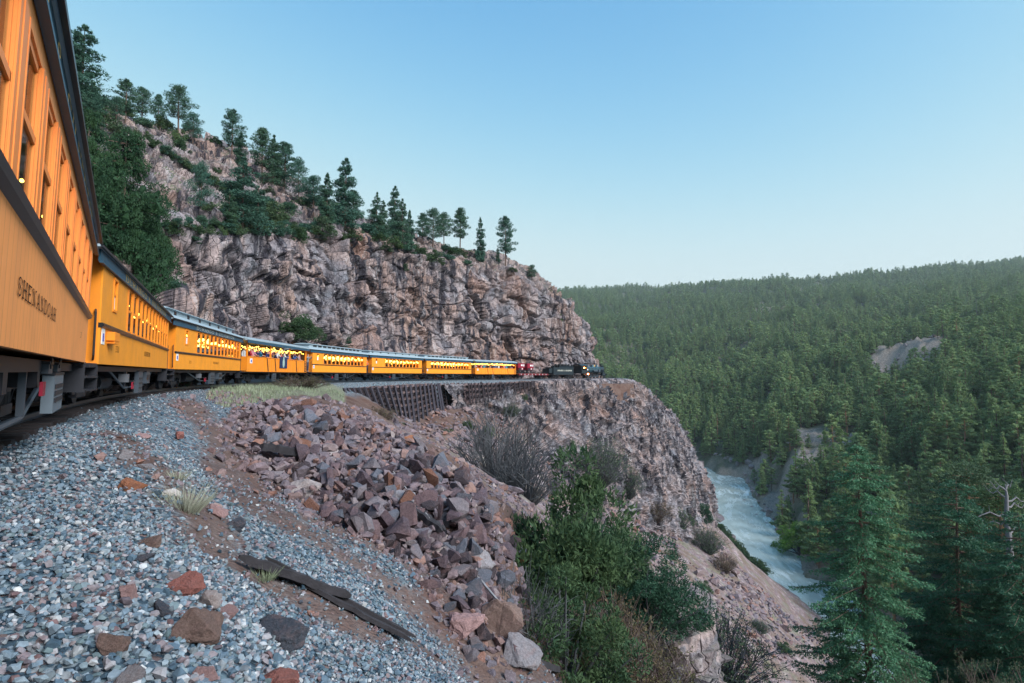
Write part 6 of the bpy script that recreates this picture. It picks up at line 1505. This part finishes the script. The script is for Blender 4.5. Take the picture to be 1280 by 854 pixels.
# larger evergreens behind the first coaches
DK = [conifer(680 + i, 1, .36, .03, 26, 13, 210, .017, .1, .45, M_DKE, power=.42, lumps=.45) for i in range(2)]
def planted(name, cat, label, ms, px, pyb, pyt, D, wpx, group=None):
    b = at(px, pyb, D); t_ = at(px, pyt, D); H = t_[2] - b[2]; w = wpx / FPX * D
    return stand(name, cat, label, ms, tuple(b), H, w, group)
planted('evergreen_tree', 'evergreen tree', 'large dark evergreen filling the gap beside the nearest coach roof', DK[0], 146, 470, 158, 30.5, 190)
planted('evergreen_tree', 'evergreen tree', 'dark evergreen leaning over the roof of the second coach', DK[1], 178, 470, 240, 36, 110)
planted('evergreen_tree', 'evergreen tree', 'dark evergreen behind the first pair, lowest of the group by the coaches', DK[0], 120, 460, 190, 34, 190)
planted('evergreen_tree', 'evergreen tree', 'upper dark evergreen on the slope behind the nearest coach', DK[1], 105, 420, 135, 38, 150)
BIGB = bushy(690, 40, 260, .05, mleaf=M_JUN); BIGD = bushy(691, 36, 220, .05, mleaf=M_JUND)
planted('shrub', 'shrub', 'dark green bush clinging to the cliff foot above the open car', BIGB, 372, 428, 384, 61, 62)

# ------------------------------------------------------------------ gorge plants near the camera
FB = bushy(700, 54, 420, .030, wr=.30, mleaf=M_JUN, mwood=M_TWIG, stems=12, hollow=.35)
FB2 = bushy(701, 54, 420, .030, wr=.30, mleaf=M_JUND, mwood=M_TWIG, stems=12, hollow=.35)
FB3 = bushy(702, 44, 380, .028, wr=.27, mleaf=M_JUN, mwood=M_TWIG, stems=12, hollow=.45)
GT = twiggy(703, 150, spread=.5, mwood=M_TWIG); GT2 = twiggy(704, 130, 6, mwood=M_TWIGB, mleaf=M_OAK, leaf=.03); GT3 = twiggy(705, 140, 7, mwood=M_TWIG, mleaf=M_SHR, leaf=.028)
planted('juniper_bush', 'juniper', 'big green juniper at the right-hand foot of the scree', FB, 700, 850, 532, 15.5, 235)
planted('juniper_bush', 'juniper', 'lower front lobe of green juniper beside the boulders', FB3, 705, 900, 670, 12.0, 215)
planted('juniper_bush', 'juniper', 'dark juniper right of the big green one, above the outcrop', FB2, 812, 800, 668, 19.5, 140)
planted('juniper_bush', 'juniper', 'small upright juniper between the big green and the dark one', FB3, 775, 750, 640, 24, 90)
planted('juniper_bush', 'juniper', 'leafy juniper rising behind the big green one', FB3, 745, 770, 590, 20, 130)
planted('shrub', 'shrub', 'yellow-brown budding oak shrub in front of the outcrop', GT2, 742, 900, 742, 14, 150)
planted('shrub', 'shrub', 'second budding oak shrub at the lower edge, nearer the outcrop corner', GT2, 800, 905, 792, 15, 130)
planted('shrub', 'shrub', 'sparse grey-green shrub on the slope right of the outcrop', GT3, 905, 870, 775, 30, 120)
planted('shrub', 'shrub', 'wide leafless grey shrub below the timber crib', GT, 622, 625, 515, 44, 120)
planted('shrub', 'shrub', 'second leafless grey shrub, below and right of the first', GT, 655, 640, 560, 40, 90)
planted('shrub', 'shrub', 'bare twiggy shrub inside the left side of the big juniper', GT, 645, 850, 720, 11.5, 120)
planted('shrub', 'shrub', 'grey-green shrub on the ledge of the lower cliff', GT3, 752, 610, 552, 92, 62)
planted('shrub', 'shrub', 'low brownish shrub on the grassy bench beside the track', GT2, 378, 489, 470, 46, 62)
planted('shrub', 'shrub', 'brownish shrub at the near foot of the tall crib', GT2, 472, 534, 508, 52, 46)
planted('shrub', 'shrub', 'small green shrub on the scree rim under the crib', BB[0], 494, 540, 524, 55, 26)
GLK = [(620, 560, 'beside the wide leafless shrub under the crib'), (700, 570, 'on the ledges at the left of the lower cliff'), (752, 600, 'near the grey-green shrub on the lower cliff'), (820, 640, 'at the foot of the lower cliff'), (870, 670, 'on the crest above the river bend'), (900, 720, 'on the crest above the rapids'), (830, 745, 'on the bare slope behind the outcrop'), (740, 670, 'just above the big juniper'), (960, 800, 'low on the slope by the ragged fir'), (655, 505, 'below the row of short posts')]
GL_ = [('grey-green twiggy shrub ', 'brown twiggy shrub ', 'leafless grey shrub ', 'small green bush ')[(i * 7) % 4] for i in range(40)]
for i, (px, py, w, h, m) in enumerate([(785, 620, 40, 30, GT3), (820, 650, 40, 22, GT2), (850, 660, 34, 20, GT3), (885, 690, 40, 26, GT3), (905, 715, 30, 20, GT2), (830, 760, 30, 18, GT3), (880, 740, 26, 14, BB[0]), (700, 575, 14, 18, BB[2]), (722, 585, 10, 14, BB[0]), (715, 560, 10, 12, BB[0]), (610, 545, 24, 14, BB[0]),
     (560, 545, 20, 10, BB[0]), (585, 535, 18, 10, BB[2]), (640, 520, 22, 14, GT3), (690, 620, 30, 22, GT), (735, 660, 36, 26, GT3), (770, 690, 30, 20, GT2), (655, 500, 14, 8, BB[0]), (690, 660, 20, 14, BB[0]), (865, 655, 14, 8, BB[2]), (840, 700, 20, 12, GT2), (950, 790, 26, 12, GT3), (980, 815, 22, 12, BB[0])]):
    hh = hit(px, py, (B_LOW, B_GND))
    if hh is None: continue
    GL_[i] = ('green bush ' if m in BB else 'brown twiggy shrub ' if m is GT2 else 'leafless grey shrub ' if m is GT else 'grey-green twiggy shrub ') + min(GLK, key=lambda q: (q[0] - px) ** 2 + (q[1] - py) ** 2)[2]
    k = hh.y / FPX
    stand('shrub', 'shrub', GL_[i], m, (hh.x, hh.y, hh.z - .15 * h * k), h * k * 1.2, w * k, 'low shrubs on the gorge slope')
hh = hit(881, 652, (B_GND, B_LOW))
planted('shrub', 'shrub', 'small dark round tree on the crest above the river bend', BIGD, 882, 655, 625, 140, 18)
# green thicket along the near river bank
for i in range(34):
    q = (i + .5) / 34; px = 893 + q * 62; py = 668 + q * 66 + 5 * math.sin(i * 2.3); D = 258 - q * 70
    b = at(px, py, D); z = float(ground(b[0], b[1])[0]); z = max(z, -70.5)
    stand('shrub', 'shrub', 'green thicket shrub on the near river bank', BB[(0, 2)[i % 2]], (b[0], b[1], z - .4), 4.2 + 1.5 * math.sin(i * 1.7), 5.4, 'thicket along the near river bank')
# grass
def blades(poly, n, ln, label, grow=1.0):
    lo = poly.min(0); hi = poly.max(0); x = rng.uniform(lo[0], hi[0], n * 4); y = rng.uniform(lo[1], hi[1], n * 4); k = in_poly(x, y, poly) & (fbm(np.stack([x, y, x * 0], 1) * .8, 3, 88) > -.2); x, y = x[k][:n], y[k][:n]
    z = ground(x, y); L = ln * rng.uniform(.5, 1.3, len(x)); P = np.stack([x, y, z + L * .42], 1)
    V, F = tris(P, rng, L, .02 * grow, np.tile([[0, 0, 1.0]], (len(x), 1)), .28)
    me = mesh_np('grass', V, F, M_GRASS, False, {'rnd': np.repeat(rng.random(len(x)), 3)})
    return tag(link('grass', me), label, 'grass', kind='stuff')
blades(GRASSY, 26000, .22, 'pale grass growing on the level bench beside the track', 2.2)
def tuft(px, py, n, ln, rad, label, m=None):
    g = ghit(px, py); a = rng.uniform(0, 6.28, n); r_ = rad * np.sqrt(rng.random(n)) * .5; d = np.stack([np.cos(a) * r_ * 3 / rad, np.sin(a) * r_ * 3 / rad, np.ones(n) * 1.3], 1); d /= np.linalg.norm(d, axis=1, keepdims=True)
    L = ln * rng.uniform(.6, 1.2, n); P = np.stack([g[0] + np.cos(a) * r_, g[1] + np.sin(a) * r_, g[2] + 0 * a], 1) + d * L[:, None] * .48
    V, F = tris(P, rng, L, .007, d, .15)
    tag(link('grass_tuft', mesh_np('grass_tuft', V, F, M_GRASS, False, {'rnd': np.repeat(rng.random(n), 3)})), label, 'grass tuft')
tuft(231, 640, 420, .30, .26, 'dry green grass tuft in the middle of the bare earth'); tuft(330, 726, 120, .16, .16, 'small green sprig beside the splintered timber'); tuft(222, 600, 160, .16, .2, 'thin pale grass wisp above the white rock')

# ------------------------------------------------------------------ the fir and its neighbours at the right
def big_fir(seed, H, Rd, mleaf, trunk_lean=(0, 0), base=.08, whorls=34, per=6, spray=.20, gaps=.15, rag=.35, dense=1.0):
    """large conifer with drooping branches that carry flat needle sprays"""
    r = np.random.default_rng(seed); w = Mb(); CC = []; DD = []; LL = []; WW = []; RV = []
    tp = lambda f: np.array([trunk_lean[0] * (f ** 1.3), trunk_lean[1] * f, H * f])
    w.tube([tuple(tp(f)) for f in np.linspace(0, 1, 9)], [H * .013 * (1 - f) ** .8 + .008 for f in np.linspace(0, 1, 9)], 9, False)
    for i in range(whorls):
        f = base + (1 - base) * ((i + .5) / whorls) ** .92
        L0 = Rd * ((1 - f) / (1 - base)) ** .50 * (1 + .25 * math.sin(i * 2.1 + seed)) + .15
        for k in range(per):
            if r.random() < gaps: continue
            a = k * 6.283 / per + i * .9 + r.normal(0, .3); L = L0 * r.uniform(1 - rag, 1.15); p0 = tp(f + r.uniform(-.008, .008)); dr = np.array([math.cos(a), math.sin(a), 0])
            up = .25 * (f - .4); n = max(4, int(L / .16)); ts_ = np.linspace(0, 1, n + 1); pts = [p0 + dr * L * t_ + np.array([0, 0, up * L * t_ - .42 * L * t_ ** 1.6 + .20 * L * t_ ** 3.2]) for t_ in ts_]
            w.tube([tuple(q) for q in pts[::2] + ([pts[-1]] if n % 2 else [])], [max(.004, .012 * L * (1 - j / (len(pts) / 2 + 1)) + .003) for j in range(len(pts[::2]) + (n % 2))], 4, False)
            sd = np.array([-dr[1], dr[0], 0]); rv = r.random()
            for j in range(1, n + 1):
                t_ = ts_[j]
                if t_ < .22: continue
                tw = (L * .34) * (1.12 - t_) + .10
                for s_ in (-1, 1):
                    td = sd * s_ * .8 + dr * .65 + np.array([0, 0, -.22 + r.normal(0, .1)]); td /= np.linalg.norm(td); tl = tw * r.uniform(.6, 1.15)
                    m = max(3, int(tl / .055 * dense)); u = np.linspace(.12, 1, m); c = pts[j] + td[None] * (tl * u)[:, None]; c[:, 2] -= .10 * tl * u ** 2
                    CC.append(c + r.normal(0, .022, c.shape)); DD.append(np.tile(td, (m, 1)) + r.normal(0, .55, (m, 3))); LL.append(np.full(m, spray * .62)); RV.append(np.full(m, rv * .5 + .5 * r.random()))
                    CC.append(c + r.normal(0, .035, c.shape)); DD.append(np.tile(td * .6, (m, 1)) + r.normal(0, .8, (m, 3))); LL.append(np.full(m, spray * .5)); RV.append(np.full(m, rv * .5 + .5 * r.random()))
    C = np.concatenate(CC); D = np.concatenate(DD); D /= np.linalg.norm(D, axis=1, keepdims=True); V, F = tris(C, r, np.concatenate(LL), spray * .22, D, .15)
    return mesh_np('crown', V, F, mleaf, False, {'rnd': np.repeat(np.concatenate(RV), 3)}), w.mesh('trunk', M_BARK, True)
b = at(1095, 1010, 27.5); top = at(1070, 556, 27.5)
f1 = big_fir(11, top[2] - b[2], 3.6, M_FIR, (top[0] - b[0], 0), .05, 46, 7, .27, .14, .5, 1.15)
stand('fir_tree', 'fir tree', 'tall ragged green fir standing in front of the river', f1, tuple(b), 1, 1, rz=0)
b = at(1205, 1020, 31); top = at(1212, 600, 31)
f2 = big_fir(12, top[2] - b[2], 4.6, M_FIRD, (.4, 0), .05, 38, 7, .28, .1, .3, 1.1)
stand('fir_tree', 'fir tree', 'darker broad fir at the right edge beside the tall ragged one', f2, tuple(b), 1, 1, rz=0)
b = at(1300, 1010, 27); f3 = big_fir(13, at(1300, 640, 27)[2] - b[2], 4.0, M_FIRD, (-.3, 0), .05, 34, 7, .27, .12, .3, 1.0)
stand('fir_tree', 'fir tree', 'fir cut by the right edge of the view', f3, tuple(b), 1, 1, rz=0)
YP = ponderosa(720, 1, .24, .25, 46, 110, .022, M_BRI if False else M_SHR, M_BARKR)
planted('pine_tree', 'pine tree', 'yellow-green pine behind the dark fir and below the snag', YP, 1212, 760, 585, 44, 260, None)
planted('pine_tree', 'pine tree', 'lower yellow-green pine at the right beside the snag', YP, 1265, 780, 612, 40, 220, None)
OK = twiggy(721, 70, 46, M_TWIGB, M_BUD, .016, .5)
planted('oak_shrub', 'shrub', 'reddish budding oak in front of the dark fir', OK, 1262, 960, 838, 19, 110)
planted('oak_shrub', 'shrub', 'second reddish budding oak between the two firs', OK, 1165, 960, 852, 21, 90)
# dead snag
sn = Mb(); r_ = random.Random(5)
sn.tube([(0, 0, 0), (.05, 0, 1.8), (-.05, 0, 3.4), (.03, 0, 4.6), (-.02, 0, 5.3)], [.20, .17, .13, .08, .02], 9)
rt = empty('dead_tree', tuple(at(1263, 720, 34))); tag(rt, 'silvery dead snag with bare crooked limbs above the dark fir', 'dead tree')
sn.build('trunk', M_SNAG, rt, True)
for (z, a, L, dz) in [(3.6, 3.0, 2.3, -.3), (4.3, .1, 1.6, .1), (4.9, 2.9, .8, .4), (4.0, .4, 1.9, -.1), (5.0, .2, .5, .4), (3.2, 2.7, 1.6, -.6), (2.6, .3, 1.4, .2), (4.5, 2.5, 1.0, .5)]:
    l = Mb(); P0 = Vector((0, 0, z)); pts = [P0]
    for k in range(1, 6): pts.append(P0 + Vector((math.cos(a) * L * k / 5, math.sin(a) * L * k / 5, dz * k / 5 + .18 * math.sin(k * 1.9 + z))))
    l.tube(pts, [.06, .05, .04, .03, .02, .008], 6)
    for k in (2, 3, 4): l.tube([pts[k], pts[k] + Vector((r_.uniform(-.3, .3), r_.uniform(-.3, .3), r_.uniform(.1, .45)))], [.018, .005], 4)
    l.build('limb', M_SNAG, rt)

# ------------------------------------------------------------------ forest of the far valley side
FV = [conifer(740 + i, 1, .17 + .025 * (i % 3), .14, 15, 7, 9, .050, .18, .35, M_FORN, power=(.7, .6, .8)[i % 3], lumps=True) for i in range(5)] + [ponderosa(750 + i, 1, .21, .28, 26, 12, .050, M_FORN, M_BARKR, lumps=True) for i in range(3)]
n = 150000; a_ = rng.uniform(-.2, 1.45, n); Dd = np.exp(rng.uniform(math.log(112), math.log(2600), n))
# thin to an even spread: area element goes with D^2, wanted density falls slowly with distance
acc = (Dd ** 2) * np.clip(1.0 / (1 + (Dd / 700) ** 1.3), .15, 1); acc /= acc.max(); acc = np.clip(acc * 1.35, 0, 1)
xs_ = a_ * Dd; ys_ = Dd; zz_ = farz(xs_, ys_); bmv = bare_mask(xs_, ys_)
river_d = np.full(n, 1e9)
for i in range(0, 500, 12): river_d = np.minimum(river_d, np.hypot(xs_ - RV[i, 0], ys_ - RV[i, 1]))
dens = .35 + .65 * sstep(-.25, .1, fbm(np.stack([xs_, ys_, xs_ * 0], 1) / 60, 4, 95))
k = (rng.random(n) < acc * dens * (1 - bmv * 1.0)) & (zz_ > -69.0) & (river_d > 13.5)
RSX = lambda y: np.interp(y, [c[1] for c in RVC[20:95]], [c[0] for c in RVC[20:95]])
k &= ~((ys_ < 440) & (xs_ < RSX(ys_)))
FX, FY, FZ = xs_[k], ys_[k], zz_[k]
# extra trees on the nearer slopes
n = 16000; a_ = rng.uniform(.05, 1.45, n); Dd = (rng.random(n) * (620 ** 2 - 115 ** 2) + 115 ** 2) ** .5; x_, y_ = a_ * Dd, Dd; z_ = farz(x_, y_); b_ = bare_mask(x_, y_)
rd = np.full(n, 1e9)
for i in range(0, 500, 12): rd = np.minimum(rd, np.hypot(x_ - RV[i, 0], y_ - RV[i, 1]))
d2 = .3 + .7 * sstep(-.2, .15, fbm(np.stack([x_, y_, x_ * 0], 1) / 35, 4, 96))
k = (rng.random(n) < d2 * (1 - b_ * 1.0) * .5 * (1 - .55 * (1 - sstep(-60, -35, z_)))) & (z_ > -69.0) & (rd > 13.5)
k &= ~((y_ < 440) & (x_ < RSX(y_)))
FX = np.r_[FX, x_[k]]; FY = np.r_[FY, y_[k]]; FZ = np.r_[FZ, z_[k]]
FH = np.clip(rng.normal(15, 4.6, len(FX)), 5, 27) * np.clip(1 + FY / 5000, 1, 1.3); FHs = FH * (1 + (rng.random(len(FX)) < .12) * -.45)
FVI = rng.integers(0, 8, len(FX)); dist = np.sqrt(FX ** 2 + FY ** 2)
ang = FX / FY; vis = (ang < .93) & (ang > .12)
order = np.argsort(-(FHs / dist) * vis); near = order[:300]; restf = order[300:]
SPW = ['dark pointed conifer', 'tall narrow conifer', 'bluish conifer', 'broad green conifer', 'ragged green conifer', 'open-crowned pine', 'flat-topped pine', 'rounded pine with reddish trunk']
LMK = [(880, 560, 'above the head of the rapids'), (930, 590, 'on the bank at the river bend'), (960, 640, 'over the middle of the rapids'), (1000, 660, 'beside the bright green river trees'), (1000, 590, 'on the grey rocks above the rapids'), (960, 520, 'on the slope over the river bend'),
       (1075, 560, 'behind the tip of the tall ragged fir'), (1140, 600, 'just right of the tall ragged fir'), (1150, 680, 'in the dark gap between the two firs'), (1100, 500, 'near the bare standing trunks'), (1180, 540, 'on the rocky slope left of the snag'), (1260, 540, 'just behind the dead snag'), (1220, 480, 'on the shoulder above the dead snag'), (1135, 440, 'around the pale rock clearing'), (1260, 420, 'high at the right edge of the forest'), (1040, 470, 'on the open slope left of the rock clearing'), (1020, 740, 'low behind the tall ragged fir')]
for i in near:
    zone = 'on the low rocky bank across the river' if FZ[i] < -45 else ('on the steep slope across the river' if FZ[i] < -15 else 'on the forested slope facing the track')
    ppx = 640 + FPX * FX[i] / FY[i]; ppy = 470 - FPX * (FZ[i] + FHs[i] / 2) / FY[i]; lm = min(LMK, key=lambda q: (q[0] - ppx) ** 2 + (q[1] - ppy) ** 2)[2]
    szw = 'tall' if FHs[i] > 21 else ('short' if FHs[i] < 14 else 'mid-height'); tlab = f'{szw} {SPW[FVI[i]]} {lm}'.replace('tall tall', 'tall').replace('short tall narrow', 'short slim').replace('mid-height tall narrow', 'mid-height slim')
    stand('conifer_tree', 'conifer', tlab, FV[FVI[i]], (FX[i], FY[i], FZ[i] - .4), FHs[i], FHs[i] * rng.uniform(.9, 1.25), 'trees: ' + tlab)
src = bpy.data.collections.new('forest_kinds')
for i, (c_, t_) in enumerate(FV):
    bmj = bmesh.new(); bmj.from_mesh(c_); nf = len(bmj.faces); bmj.from_mesh(t_)
    bmj.faces.ensure_lookup_table()
    for f in bmj.faces[nf:]: f.material_index = 1
    mj = bpy.data.meshes.new('forest_tree'); bmj.to_mesh(mj); bmj.free(); mj.materials.append(M_FORN); mj.materials.append(M_BARK)
    src.objects.link(bpy.data.objects.new(f'forest_tree_{chr(97 + i)}', mj))
me = bpy.data.meshes.new('forest'); N_ = len(restf); me.vertices.add(N_)
me.vertices.foreach_set('co', np.stack([FX[restf], FY[restf], FZ[restf] - .4], 1).astype(np.float32).ravel())
for nm, v in (('hgt', FHs[restf]), ('wid', FHs[restf] * rng.uniform(.9, 1.3, N_)), ('yaw', rng.uniform(0, 6.28, N_))):
    a = me.attributes.new(nm, 'FLOAT', 'POINT'); a.data.foreach_set('value', v.astype(np.float32))
a = me.attributes.new('kindno', 'INT', 'POINT'); a.data.foreach_set('value', FVI[restf].astype(np.int32)); me.update()
fo = link('forest', me); tag(fo, 'dense conifer forest covering the far side of the valley up to the skyline', 'forest', kind='stuff')
ng = bpy.data.node_groups.new('forest_scatter', 'GeometryNodeTree'); ng.interface.new_socket('Geometry', in_out='INPUT', socket_type='NodeSocketGeometry'); ng.interface.new_socket('Geometry', in_out='OUTPUT', socket_type='NodeSocketGeometry')
gn = ng.nodes; gl_ = ng.links; gi = gn.new('NodeGroupInput'); go = gn.new('NodeGroupOutput'); ip = gn.new('GeometryNodeInstanceOnPoints'); ci = gn.new('GeometryNodeCollectionInfo')
ci.inputs['Collection'].default_value = src; ci.inputs['Separate Children'].default_value = True; ci.inputs['Reset Children'].default_value = True
def na(nm, ty='FLOAT'):
    q = gn.new('GeometryNodeInputNamedAttribute'); q.data_type = ty; q.inputs['Name'].default_value = nm; return q.outputs['Attribute']
cs = gn.new('ShaderNodeCombineXYZ'); gl_.new(na('wid'), cs.inputs[0]); gl_.new(na('wid'), cs.inputs[1]); gl_.new(na('hgt'), cs.inputs[2])
cr = gn.new('ShaderNodeCombineXYZ'); gl_.new(na('yaw'), cr.inputs[2])
gl_.new(gi.outputs[0], ip.inputs['Points']); gl_.new(ci.outputs[0], ip.inputs['Instance']); ip.inputs['Pick Instance'].default_value = True
gl_.new(na('kindno', 'INT'), ip.inputs['Instance Index']); gl_.new(cs.outputs[0], ip.inputs['Scale']); er = gn.new('FunctionNodeEulerToRotation'); gl_.new(cr.outputs[0], er.inputs[0]); gl_.new(er.outputs[0], ip.inputs['Rotation'])
gl_.new(ip.outputs[0], go.inputs[0]); md = fo.modifiers.new('scatter', 'NODES'); md.node_group = ng
# a few that stand apart in the valley
for (px, b_, t_, lab, ms, wf) in [(1000, 694, 642, 'bright yellow-green tree at the river edge behind the fir', bushy(760, 26, 160, .06, mleaf=M_BRI), .9), (980, 690, 655, 'small bright green tree leaning over the rapids', bushy(761, 22, 140, .06, mleaf=M_BRI), .9)]:
    h = hit(px, b_, (B_FAR,)); D = 205
    if h is not None: D = h.y
    b = at(px, b_, D); H = at(px, t_, D)[2] - b[2]; stand('broadleaf_tree', 'broadleaf tree', lab, ms, tuple(b), H, H * wf)
for (px, b_, t_, lab) in [(897, 560, 515, 'bare reddish dead trunk among the valley conifers'), (1107, 552, 512, 'straight bare trunk standing over the far slope'), (1097, 552, 518, 'slanting bare trunk beside the straight one'), (1222, 415, 372, 'grey snag on the upper right of the wooded slope')]:
    h = hit(px, b_, (B_FAR,))
    if h is None: continue
    H = at(px, t_, h.y)[2] - h.z; m = Mb(); m.tube([(0, 0, 0), (.2, 0, H * .5), (0, 0, H)], [.32, .22, .05], 6)
    for z in (.6, .7, .8, .88): m.tube([(0, 0, H * z), (random.uniform(-1.5, 1.5), random.uniform(-1, 1), H * z + .5)], [.09, .02], 4)
    o = m.build('dead_tree', M_BARKR if 'red' in lab or 'straight' in lab else M_SNAG); o.location = (h.x, h.y, h.z - .5); tag(o, lab, 'dead tree')
# boulders along the far bank and on the rocky slope above it
bl = {'grey': stone_mat('bank_rock', 'obj', [(0, (.20, .18, .19)), (1, (.30, .25, .25))], .4)}
BRM = [mesh_np('boulder', *fine_rock(960 + i, 15, 1.3, .09), bl['grey']) for i in range(5)]
BLK = [(905, 590, 'at the head of the rapids'), (930, 620, 'on the far bank by the river bend'), (960, 650, 'on the far bank beside the rapids'), (985, 690, 'at the water edge near the bright trees'), (1000, 600, 'on the rocky slope above the rapids'), (1010, 560, 'in the grey rock field above the bend'), (1060, 575, 'on the rocks behind the tip of the fir'), (1140, 605, 'among trees right of the ragged fir'), (1130, 450, 'in the pale rock clearing'), (950, 540, 'on the wooded slope over the bend')]
rb = random.Random(9)
for i in range(150):
    if i < 62:
        j = int(np.interp(i, [0, 61], [215, 345])) + rb.randint(-3, 3); c = RV[j]; o_ = 13.5 + abs(rb.gauss(0, 3.5)); x_, y_ = c[0] + RVN[j, 0] * o_, c[1] + RVN[j, 1] * o_; s_ = rb.uniform(.8, 2.6)
    else:
        bx, by, rx_, ry_ = BARE[(i * 5) % len(BARE)]; x_, y_ = bx + rb.gauss(0, rx_ * .6), by + rb.gauss(0, ry_ * .6); s_ = rb.uniform(1.0, 3.6) * max(.8, min(2, by / 350))
    z_ = float(farz(np.array([x_]), np.array([y_]))[0]); z_ = max(z_, -70.3)
    if y_ > 900: continue
    pp = (640 + FPX * x_ / y_, 470 - FPX * z_ / y_); w_ = min(BLK, key=lambda q: (q[0] - pp[0]) ** 2 + (q[1] - pp[1]) ** 2)[2]
    lab = ('big' if s_ > 2.4 else 'medium' if s_ > 1.5 else 'small') + ' grey boulder ' + w_
    o = link('boulder', BRM[i % 5], loc=(x_, y_, z_ + s_ * .15)); o.scale = (s_, s_ * rb.uniform(.7, 1.1), s_ * rb.uniform(.7, 1.3)); o.rotation_euler = (rb.uniform(-.3, .3), rb.uniform(-.3, .3), rb.uniform(0, 6.28))
    tag(o, lab, 'boulder', lab.replace('boulder', 'boulders'))
# a few wet rocks standing in the rapids
for i in range(12):
    j = 225 + i * 10; c = RV[j]; o_ = rb.uniform(4, 12.5); o = link('boulder', BRM[i % 5], loc=(c[0] + RVN[j, 0] * o_, c[1] + RVN[j, 1] * o_, -70.1)); s_ = rb.uniform(.5, 1.1); o.scale = (s_ * 1.3, s_, s_ * .7)
    tag(o, 'small dark wet rock breaking the surface of the rapids', 'boulder', 'wet rocks in the rapids')
# ------------------------------------------------------------------ evening air
b = Mb(); b.box(-1400, 5200, -700, 4700, -83.5, 620); t = NT('thin_haze'); t.t.nodes.remove(t.b)
pv = t.n('VolumePrincipled'); pv.inputs['Color'].default_value = (0.80, 0.92, 1.0, 1); pv.inputs['Density'].default_value = 0.00009; pv.inputs['Anisotropy'].default_value = 0.2
t.t.links.new(pv.outputs[0], t.t.nodes['Material Output'].inputs['Volume'])
tag(b.build('haze', t.m), 'thin evening haze filling the valley', 'haze', kind='stuff')
